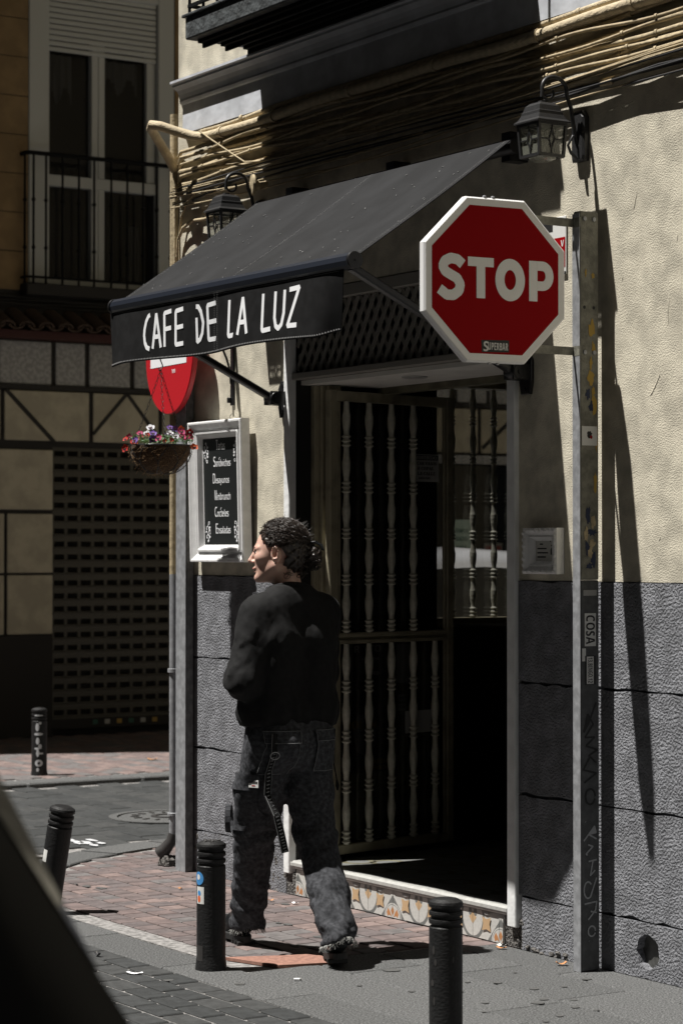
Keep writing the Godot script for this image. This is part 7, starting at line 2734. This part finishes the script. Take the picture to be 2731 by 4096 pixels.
	# ---- face details
	for sg in [-1.0, 1.0]:
		var e := S()
		e.set_smooth_group(0)
		lathe(e, [Vector2(0, -0.0115), Vector2(0.008, -0.008), Vector2(0.0115, 0), Vector2(0.008, 0.008), Vector2(0, 0.0115)], 12, head * Transform3D(Basis(), Vector3(0.074, 0.002, sg * 0.030)), false)
		obj("eye", e, M.eye_white, t)
		e = S()
		lathe(e, [Vector2(0, 0.0), Vector2(0.0055, 0.0), Vector2(0.004, 0.0012), Vector2(0, 0.0018)], 10, head * Transform3D(Basis(Vector3(0, 1, 0), Vector3(1, 0, 0), Vector3(0, 0, -1)), Vector3(0.0848, 0.001, sg * 0.030)))
		obj("iris", e, M.hair, t)
		e = S()
		tube(e, [head * Vector3(0.0945, 0.0175, sg * 0.014), head * Vector3(0.0925, 0.0235, sg * 0.026), head * Vector3(0.080, 0.022, sg * 0.046)], [0.0022, 0.0030, 0.0014], 6)
		obj("eyebrow", e, M.hair, t)
		e = S()
		tube(e, [head * Vector3(0.090, 0.004, sg * 0.021), head * Vector3(0.0905, 0.0085, sg * 0.030), head * Vector3(0.082, 0.005, sg * 0.041)], 0.0016, 5)
		obj("eyelid", e, M.hair, t)
	s = S()
	tube(s, [head * Vector3(0.094, -0.0625, -0.016), head * Vector3(0.0985, -0.0605, -0.006), head * Vector3(0.0985, -0.0605, 0.006), head * Vector3(0.094, -0.0625, 0.016)], [0.002, 0.0042, 0.0042, 0.002], 6)
	tube(s, [head * Vector3(0.0915, -0.0725, -0.015), head * Vector3(0.0955, -0.0735, 0.0), head * Vector3(0.0915, -0.0725, 0.015)], [0.002, 0.0048, 0.002], 6)
	obj("lips", s, M.lip, t)
	for sg in [-1.0, 1.0]:
		s = S()
		lathe(s, [Vector2(0, -0.004), Vector2(0.004, 0.0), Vector2(0, 0.004)], 10, head * Transform3D(Basis(), Vector3(-0.006, -0.044, sg * 0.083)), false)
		obj("earring", s, M.black_metal, t)

	# ---- hair: a cap swept back to a loose knot, with curls over it
	s = S()
	var knot := Vector3(-0.142, -0.018, 0.0)
	var hair := func(q: Vector3) -> float:
		var p := inv * q
		var d := ellip(p, Vector3(-0.026, 0.030, 0), Vector3(0.107, 0.101, 0.087))
		d = smin(d, ellip(p, Vector3(-0.075, -0.035, 0), Vector3(0.045, 0.060, 0.060)), 0.03)
		var n := 0.0045 * sin(p.x * 150.0 + 20.0 * p.y + 3.0 * sin(p.z * 70.0)) * sin(p.z * 120.0 + p.y * 160.0) + 0.004 * nz3.get_noise_3d(p.x * 55.0, p.y * 55.0, p.z * 55.0)
		d += n
		# hairline: forehead, temple, over the ear, nape
		var cut := (p.x - 0.038) * 0.83 - (p.y - 0.040) * 0.56
		cut = maxf(cut, -(p.y + 0.085))
		if absf(p.z) > 0.045:
			cut = maxf(cut, minf(0.040 - Vector2(p.x + 0.006, (p.y + 0.018) * 0.85).length(), 0.03))
		d = maxf(d, cut + n * 0.8)
		var k := ellip(p, knot, Vector3(0.040, 0.042, 0.040)) + 0.009 * nz3.get_noise_3d(p.x * 70.0, p.y * 70.0, p.z * 70.0) + 0.003 * sin(p.y * 260.0 + p.x * 140.0)
		d = smin(d, k, 0.012)
		return d
	nets(s, hair, Vector3(-0.20, 1.46, -0.20), Vector3(0.205, 1.765, 0.17), 0.005)
	for k in 620:
		var th := rng.randf_range(-1.0, 1.0) * 1.45
		var st := Vector3(cos(th) * 0.0, 0, 0)
		# start on the hairline or the crown, flow over the skull to the knot
		var a := rng.randf_range(-1.5, 1.5)
		var u0 := rng.randf_range(0.0, 0.7)
		var pts := []
		var rr := []
		var ph := rng.randf() * TAU
		var amp := rng.randf_range(0.003, 0.008)
		var ln := rng.randf_range(0.25, 0.55)
		for i in 9:
			var v := u0 + ln * i / 8.0
			# arc from the hairline (front) to the knot in the plane tilted by a
			var ang := lerpf(0.62 + 0.25 * absf(a), PI + 0.25, v)
			var dir := Vector3(cos(ang), sin(ang) * cos(a), sin(ang) * sin(a))
			var p := Vector3(-0.026, 0.030, 0) + dir * Vector3(0.108, 0.102, 0.088)
			p += dir * (0.001 + amp * 0.6 * (1.0 + sin(ph + v * 44.0))) + Vector3(0.3, 0.5, 0.8) * amp * cos(ph + v * 44.0)
			if v > 1.0:
				p = p.lerp(knot, 0.3)
			pts.append(head * p)
			rr.append(0.0012 * sin(PI * (0.12 + 0.85 * i / 8.0)) + 0.0003)
		tube(s, pts, rr, 4, false)
	for k in 170:
		# loose curls round the knot and at the nape
		var c := knot + Vector3(rng.randf_range(-0.03, 0.03), rng.randf_range(-0.05, 0.03), rng.randf_range(-0.035, 0.035))
		if k % 4 == 0:
			c = Vector3(-0.085 + rng.randf_range(-0.02, 0.04), -0.075 + rng.randf_range(-0.02, 0.02), rng.randf_range(-0.055, 0.055))
		var r := rng.randf_range(0.008, 0.017)
		var ax := Vector3(rng.randf_range(-1, 1), rng.randf_range(-1, 1), rng.randf_range(-1, 1)).normalized()
		var e1 := ax.cross(Vector3(0.3, 0.9, 0.2)).normalized()
		var e2 := ax.cross(e1)
		var pts := []
		for i in 10:
			var an := 5.5 * i / 9.0
			pts.append(head * (c + (e1 * cos(an) + e2 * sin(an)) * r + Vector3(0, -0.012, 0) * i / 9.0))
		tube(s, pts, 0.0013, 4, false)
	for k in 150:
		# short fly-away hairs along the crown
		var a := rng.randf_range(-1.2, 1.2)
		var ang := rng.randf_range(0.8, 2.9)
		var dir := Vector3(cos(ang), sin(ang) * cos(a), sin(ang) * sin(a))
		var p := Vector3(-0.026, 0.030, 0) + dir * Vector3(0.108, 0.102, 0.088)
		var o := Vector3(rng.randf_range(-0.02, 0.01), rng.randf_range(-0.005, 0.012), rng.randf_range(-0.01, 0.01))
		tube(s, [head * p, head * (p + dir * 0.008 + o * 0.5), head * (p + dir * 0.014 + o)], [0.0007, 0.0006, 0.0002], 3, false)
	obj("hair", s, M.hair, t)
	s = S()
	var kc := Vector3(-0.152, 0.016, 0.012)
	for k in 5:
		tube(s, [head * (kc + Vector3(0.028, 0.008, -0.03 + 0.014 * k)), head * (kc + Vector3(0.0, 0.020, -0.032 + 0.015 * k)), head * (kc + Vector3(-0.026, 0.008, -0.03 + 0.014 * k)), head * (kc + Vector3(-0.036, -0.016, -0.026 + 0.012 * k))], [0.002, 0.004, 0.004, 0.0015], 6)
	box(s, head * (kc + Vector3(0.0, 0.020, 0.0)), Vector3(0.024, 0.008, 0.07), 0.003, head.basis)
	obj("hair_clip", s, M.boot, t)

	# ---- shirt
	s = S()
	var shirt := func(p: Vector3) -> float:
		var d := cap(p, L.call(-0.025, 1.385, 0.125), L.call(-0.025, 1.385, -0.125), 0.074, 0.074)
		d = smin(d, cap(p, L.call(-0.015, 1.44, 0.04), L.call(-0.015, 1.44, -0.04), 0.068, 0.068), 0.05)
		d = smin(d, cap(p, L.call(-0.02, 1.27, 0.085), L.call(0.0, 1.02, 0.09), 0.118, 0.116), 0.05)
		d = smin(d, cap(p, L.call(-0.02, 1.27, -0.085), L.call(0.0, 1.02, -0.09), 0.118, 0.116), 0.05)
		d = smin(d, cap(p, L.call(0.0, 0.985, 0.092), L.call(0.0, 0.985, -0.092), 0.126, 0.126), 0.03)
		# sleeves
		d = smin(d, cap(p, L.call(-0.015, 1.378, 0.160), L.call(-0.035, 1.115, 0.232), 0.070, 0.072), 0.03)
		d = smin(d, cap(p, L.call(-0.035, 1.115, 0.232), L.call(0.20, 1.09, 0.085), 0.070, 0.048), 0.025)
		d = smin(d, cap(p, L.call(-0.015, 1.378, -0.160), L.call(0.06, 1.11, -0.192), 0.070, 0.068), 0.03)
		d = smin(d, cap(p, L.call(0.06, 1.11, -0.192), L.call(0.235, 1.125, -0.045), 0.066, 0.046), 0.025)
		# creases: slanting drags from the shoulders, gathers at the elbows and the hem
		var q := p
		var fold := 0.0045 * nz3.get_noise_3d(q.x * 9.0 + q.y * 4.0, q.y * 6.0 - q.z * 7.0, q.z * 9.0)
		# sharp creases: ridges of a stretched noise
		fold += 0.006 * (absf(nz3.get_noise_3d(q.x * 9.0 - q.y * 3.0, q.y * 5.0 + q.z * 9.0, q.z * 8.0 + 5.0)) - 0.15)
		fold += 0.0035 * nz3.get_noise_3d(q.x * 26.0 + q.y * 16.0, q.y * 10.0, q.z * 26.0 - q.y * 12.0)
		fold += 0.004 * sin((q.y * 0.6 + q.z * 1.0 + q.x * 0.5) * 70.0 + 4.0 * nz3.get_noise_3d(q.x * 7.0, q.y * 7.0, q.z * 7.0)) * smoothstep(0.15, 0.26, absf(q.z)) * smoothstep(1.40, 1.25, q.y)
		fold += 0.006 * sin(atan2(q.z, q.x) * 16.0 + q.y * 14.0) * smoothstep(1.06, 0.93, q.y) * 0.6
		d += fold
		# hem and neck openings
		d = maxf(d, 0.925 + 0.006 * sin(q.z * 14.0) - p.y)
		d = maxf(d, p.y - (1.488 + 0.10 * (p.x + 0.01)))
		return d
	nets(s, shirt, Vector3(-0.34, 0.90, -0.32), Vector3(0.20, 1.53, 0.36), 0.0095)
	obj("shirt", s, M.shirt, t)
	s = S()
	var col := []
	for k in 29:
		var a := TAU * k / 28.0
		col.append(Vector3(-0.002 + cos(a) * 0.067, 1.484 + 0.010 * cos(a) + 0.002 * sin(a * 3.0), sin(a) * 0.068))
	tube(s, col, 0.0105, 8, false)
	var yoke := []
	for k in 15:
		var z := lerpf(-0.15, 0.15, k / 14.0)
		yoke.append(Vector3(0.099 - 0.9 * z * z, 1.392 + 0.12 * absf(z), z))
	obj("collar", s, M.shirt, t)
	# ---- jeans
	s = S()
	var hemL: Vector3 = L.call(0.345, 0.075, -0.012)
	var hemR: Vector3 = L.call(-0.345, 0.115, -0.02)
	var jeans := func(p: Vector3) -> float:
		var d := cap(p, L.call(-0.005, 0.945, 0.068), L.call(-0.005, 0.945, -0.068), 0.106, 0.106)
		d = smin(d, cap(p, L.call(-0.035, 0.86, 0.06), L.call(-0.035, 0.86, -0.06), 0.110, 0.110), 0.05)
		var a := cap(p, L.call(0.0, 0.87, 0.082), L.call(0.085, 0.66, 0.076), 0.108, 0.102)
		a = smin(a, cap(p, L.call(0.085, 0.66, 0.076), L.call(0.165, 0.48, 0.058), 0.102, 0.084), 0.02)
		a = smin(a, cap(p, L.call(0.165, 0.48, 0.058), hemL, 0.084, 0.070), 0.02)
		var b := cap(p, L.call(0.0, 0.87, -0.080), L.call(-0.02, 0.66, -0.088), 0.108, 0.098)
		b = smin(b, cap(p, L.call(-0.02, 0.66, -0.088), L.call(-0.06, 0.48, -0.092), 0.098, 0.080), 0.02)
		b = smin(b, cap(p, L.call(-0.06, 0.48, -0.092), L.call(-0.21, 0.28, -0.058), 0.080, 0.080), 0.03)
		b = smin(b, cap(p, L.call(-0.21, 0.28, -0.058), hemR, 0.080, 0.070), 0.02)
		d = smin(d, minf(a, b), 0.03)
		var fold := 0.007 * nz3.get_noise_3d(p.x * 8.0, p.y * 5.0, p.z * 8.0)
		fold += 0.012 * (absf(nz3.get_noise_3d(p.x * 8.0 + p.y * 4.0, p.y * 7.0, p.z * 8.0 - p.y * 5.0)) - 0.15)
		fold += 0.0040 * nz3.get_noise_3d(p.x * 24.0 + p.y * 9.0, p.y * 15.0, p.z * 24.0)
		var low := smoothstep(0.42, 0.12, p.y)
		fold += 0.007 * low * sin((p.y * 1.0 - p.z * 0.7 + p.x * 0.45) * 60.0 + 5.0 * nz3.get_noise_3d(p.x * 6.0, p.y * 6.0, p.z * 6.0))
		var knee := exp(-pow((p.y - 0.50) / 0.09, 2.0))
		fold += 0.006 * knee * sin((p.y + p.z * 0.5) * 75.0 + 3.0 * nz3.get_noise_3d(p.x * 8.0, p.y * 8.0, p.z * 8.0))
		d += fold
		# hems cut straight across each shin
		if p.x < -0.05:
			d = maxf(d, 0.058 + 0.10 * (p.x + 0.345) + 0.004 * sin(p.z * 130.0) - p.y)
		else:
			d = maxf(d, 0.098 + 0.30 * (p.x - 0.345) + 0.010 * cos((p.z + 0.02) * 45.0) + 0.004 * sin(p.z * 170.0) - p.y)
		return d
	nets(s, jeans, Vector3(-0.47, 0.02, -0.26), Vector3(0.46, 1.06, 0.26), 0.0105)
	obj("jeans", s, M.denim, t)
	# points on the seat of the jeans: walk in from behind until the cloth is met
	var on := func(h: float, l: float, out: float) -> Vector3:
		var x := 0.45
		for i in 60:
			var d: float = jeans.call(Vector3(x, h, l))
			if d < 0.0006:
				break
			x -= maxf(d * 0.7, 0.0006)
		return Vector3(maxf(x, -0.02) + out, h, l)
	var side_on := func(h: float, x: float, out: float) -> Vector3:
		var z := 0.32
		for i in 60:
			var d: float = jeans.call(Vector3(x, h, z))
			if d < 0.0006:
				break
			z -= maxf(d * 0.7, 0.0006)
		return Vector3(x, h, maxf(z, 0.02) + out)
	var patch := func(called: String, h0: float, h1: float, l0: float, l1: float, m: Material, out: float, thread: bool) -> void:
		var q := S()
		q.set_smooth_group(0)
		var n := 7
		for i in n:
			for j in n:
				var f := func(a: int, b: int) -> Vector3:
					return on.call(lerpf(h0, h1, float(a) / n), lerpf(l0, l1, float(b) / n), out)
				quad_o(q, f.call(i, j), f.call(i + 1, j), f.call(i + 1, j + 1), f.call(i, j + 1), Vector3(-0.5, h0, (l0 + l1) * 0.5))
		obj(called, q, m, t)
		if thread:
			q = S()
			var loop := []
			for k in 41:
				var u := k / 40.0 * 4.0
				var e := int(u) % 4
				var f2 := u - int(u)
				var hl2: Vector2 = [Vector2(h0, lerpf(l0, l1, f2)), Vector2(lerpf(h0, h1, f2), l1), Vector2(h1, lerpf(l1, l0, f2)), Vector2(lerpf(h1, h0, f2), l0)][e]
				loop.append(on.call(lerpf(hl2.x, (h0 + h1) * 0.5, 0.05), lerpf(hl2.y, (l0 + l1) * 0.5, 0.05), out + 0.002))
			tube(q, loop, 0.0011, 4, false)
			obj("seam", q, M.denim_thread, t)
	patch.call("back_pocket", 0.735, 0.885, 0.035, 0.165, M.denim, 0.006, true)
	patch.call("pocket_flap", 0.865, 0.915, 0.030, 0.170, M.denim, 0.011, true)
	patch.call("back_pocket", 0.745, 0.885, -0.165, -0.045, M.denim, 0.006, true)
	patch.call("pocket_flap", 0.870, 0.915, -0.170, -0.040, M.denim, 0.011, true)
	# hanging strap with a loop and buckle, woven with pale bars
	s = S()
	var spts := [on.call(0.905, 0.135, 0.016), on.call(0.83, 0.138, 0.018), on.call(0.75, 0.135, 0.020), on.call(0.66, 0.128, 0.030), Vector3(0.105, 0.58, 0.118), Vector3(0.12, 0.50, 0.104), Vector3(0.13, 0.434, 0.094)]
	for i in spts.size() - 1:
		bar(s, spts[i], spts[i + 1], 0.034, 0.004, Vector3(1, 0, 0), 0.001)
	obj("strap", s, M.shirt, t)
	s = S()
	for i in spts.size() - 1:
		for k in 6:
			if i == 0:
				continue
			var c: Vector3 = (spts[i] as Vector3).lerp(spts[i + 1], (k + 0.5) / 6.0)
			var dirv: Vector3 = ((spts[i + 1] as Vector3) - spts[i]).normalized()
			bar(s, c + dirv.cross(Vector3.RIGHT) * 0.006 + Vector3(0.0028, 0, 0), c - dirv.cross(Vector3.RIGHT) * 0.008 + Vector3(0.0028, 0.002, 0), 0.004, 0.0012, Vector3(1, 0, 0))
		for e in [-1.0, 1.0]:
			var sdv: Vector3 = ((spts[i + 1] as Vector3) - spts[i]).normalized().cross(Vector3.RIGHT) * 0.0155 * e
			bar(s, spts[i] + sdv + Vector3(0.0028, 0, 0), spts[i + 1] + sdv + Vector3(0.0028, 0, 0), 0.0016, 0.001, Vector3(1, 0, 0))
	obj("strap_weave", s, M.denim_thread, t)
	s = S()
	var lp := []
	for k in 13:
		var a := TAU * k / 12.0
		lp.append((spts[1] as Vector3) + Vector3(0.004, cos(a) * 0.014 - 0.012, sin(a) * 0.022))
	tube(s, lp, 0.0022, 5, false)
	obj("buckle", s, M.galvanised, t)
	# cargo pocket on the left thigh with a woven label, and its looped strap
	s = S()
	s.set_smooth_group(0)
	for i in 8:
		for j in 6:
			var f3 := func(a: int, b: int) -> Vector3:
				var h := lerpf(0.50, 0.73, a / 8.0)
				var x := lerpf(-0.11, 0.035, b / 6.0) - (0.73 - h) * 0.35
				return side_on.call(h, x, 0.010)
			quad_o(s, f3.call(i, j), f3.call(i + 1, j), f3.call(i + 1, j + 1), f3.call(i, j + 1), Vector3(0, 0.6, 0))
	obj("cargo_pocket", s, M.denim, t)
	s = S()
	s.set_smooth_group(0)
	for i in 3:
		for j in 6:
			var f4 := func(a: int, b: int) -> Vector3:
				var h := lerpf(0.672, 0.738, a / 3.0)
				var x := lerpf(-0.115, 0.045, b / 6.0) - (0.73 - h) * 0.35
				return side_on.call(h, x, 0.017)
			quad_o(s, f4.call(i, j), f4.call(i + 1, j), f4.call(i + 1, j + 1), f4.call(i, j + 1), Vector3(0, 0.6, 0))
	obj("cargo_flap", s, M.denim, t)
	var lab: Vector3 = side_on.call(0.700, 0.012, 0.022)
	var lxf := facing(Vector3(0.45, 0, 0.9), lab)
	s = S()
	box(s, lab, Vector3(0.046, 0.030, 0.002), 0.0, lxf.basis)
	obj("woven_label", s, M.sticker_white, t)
	words("lettering", "BDG JEANS", 0.038, 0.009, M.ink, t, lxf * Transform3D(Basis(), Vector3(0, 0.005, 0.0018)))
	s = S()
	bar(s, lxf * Vector3(-0.008, -0.007, 0.0015), lxf * Vector3(0.008, -0.007, 0.0015), 0.003, 0.001, lxf.basis.z)
	obj("label_mark", s, M.sign_red, t)
	s = S()
	var lo2: Vector3 = side_on.call(0.665, -0.09, 0.02)
	var loop2 := []
	for k in 15:
		var a := TAU * k / 14.0
		loop2.append(lo2 + Vector3(-0.012 + 0.022 * sin(a), -0.055 - 0.055 * cos(a) * -1.0 - 0.055, 0.012 + 0.02 * sin(a)))
	for i in loop2.size() - 1:
		bar(s, loop2[i], loop2[i + 1], 0.022, 0.003, Vector3(0.7, 0, 0.7))
	obj("strap_loop", s, M.denim, t)
	s = S()
	for q in [[0.93, 0.60], [0.93, 0.55]]:
		pass
	tube(s, [on.call(0.91, -0.165, 0.012), on.call(0.84, -0.172, 0.016), Vector3(0.02, 0.76, -0.205), Vector3(0.03, 0.70, -0.212)], 0.003, 5)
	tube(s, [Vector3(0.03, 0.70, -0.212), Vector3(0.032, 0.675, -0.214), Vector3(0.033, 0.655, -0.214)], [0.003, 0.008, 0.004], 6)
	obj("drawstring", s, M.shirt, t)
	# frayed hems
	s = S()
	for q in [[hemR, 0.070, 170], [hemL, 0.070, 110]]:
		for k in q[2]:
			var a := rng.randf() * TAU
			var c: Vector3 = q[0]
			var p := Vector3(c.x + cos(a) * q[1] * 0.96, 0.0, c.z + sin(a) * q[1] * 0.96)
			p.y = (0.062 + 0.10 * (p.x + 0.345)) if p.x < 0.0 else (0.102 + 0.30 * (p.x - 0.345) + 0.010 * cos((p.z + 0.02) * 45.0))
			var out := Vector3(cos(a), 0, sin(a))
			var ln := rng.randf_range(0.006, 0.026)
			tube(s, [p, p + out * 0.004 - Vector3(0, ln * 0.5, 0) + Vector3(rng.randf_range(-1, 1), 0, rng.randf_range(-1, 1)) * 0.004, p + out * 0.003 - Vector3(0, ln, 0) + Vector3(rng.randf_range(-1, 1), 0, rng.randf_range(-1, 1)) * 0.009], [0.0011, 0.0010, 0.0004], 3, false)
	stuff(obj("frayed_threads", s, M.fray, t))
	# ---- shoes: chunky soles; the rear one with its heel up
	for q in [[L.call(0.36, 0.0, -0.012), 0.0], [L.call(-0.285, 0.0, -0.018), 0.13]]:
		var sh := part("shoe", t)
		var toe_at: Vector3 = (q[0] as Vector3) + Vector3(-0.19, 0.0, 0.0)
		# pitch the shoe about its ball
		sh.transform = Transform3D(Basis(Vector3(0, 0, 1), -q[1] * 0.0), Vector3.ZERO)
		var ball: Vector3 = (q[0] as Vector3) + Vector3(-0.11, 0.0, 0.0) if q[1] == 0.0 else Vector3(0.208, 0.0, -0.09)
		var rot := Basis(Vector3.UP, -0.15 if q[1] == 0.0 else -0.50) * Basis(Vector3(0, 0, 1), q[1])
		var T := Transform3D(rot, ball)
		# local to the ball: +x heelward, y up
		var u := S()
		var up := func(p2: Vector3) -> float:
			var p := T.affine_inverse() * p2
			var d := cap(p, Vector3(-0.075, 0.060, 0), Vector3(0.03, 0.068, 0), 0.034, 0.040)
			d = smin(d, cap(p, Vector3(0.02, 0.070, 0), Vector3(0.135, 0.078, 0), 0.038, 0.036), 0.02)
			d = smin(d, cap(p, Vector3(0.125, 0.080, 0), Vector3(0.120, 0.145, 0), 0.040, 0.042), 0.02)
			d = smin(d, cap(p, Vector3(0.04, 0.085, 0), Vector3(0.10, 0.12, 0), 0.036, 0.040), 0.02)
			return maxf(d, 0.036 - p.y)
		var mid := T * Vector3(0.03, 0.09, 0)
		nets(u, up, mid - Vector3(0.20, 0.14, 0.08), mid + Vector3(0.20, 0.14, 0.08), 0.007)
		obj("upper", u, M.boot, sh)
		u = S()
		var outl := PackedVector2Array()
		for k in 24:
			var a := TAU * k / 24.0
			var ex := 0.032 + cos(a) * 0.150
			outl.append(Vector2(ex, sin(a) * (0.048 if cos(a) < 0.2 else 0.044)))
		prism(u, outl, 0.026, T * Transform3D(Basis(Vector3(1, 0, 0), Vector3(0, 0, -1), Vector3(0, 1, 0)), Vector3(0, 0.026, 0)), 0.003)
		for k in 9:
			var lx := -0.10 + k * 0.032
			if k == 5:
				continue
			box(u, T * Vector3(lx, 0.007, 0), Vector3(0.020, 0.016, 0.078), 0.002, rot)
		obj("sole", u, M.boot_sole, sh)
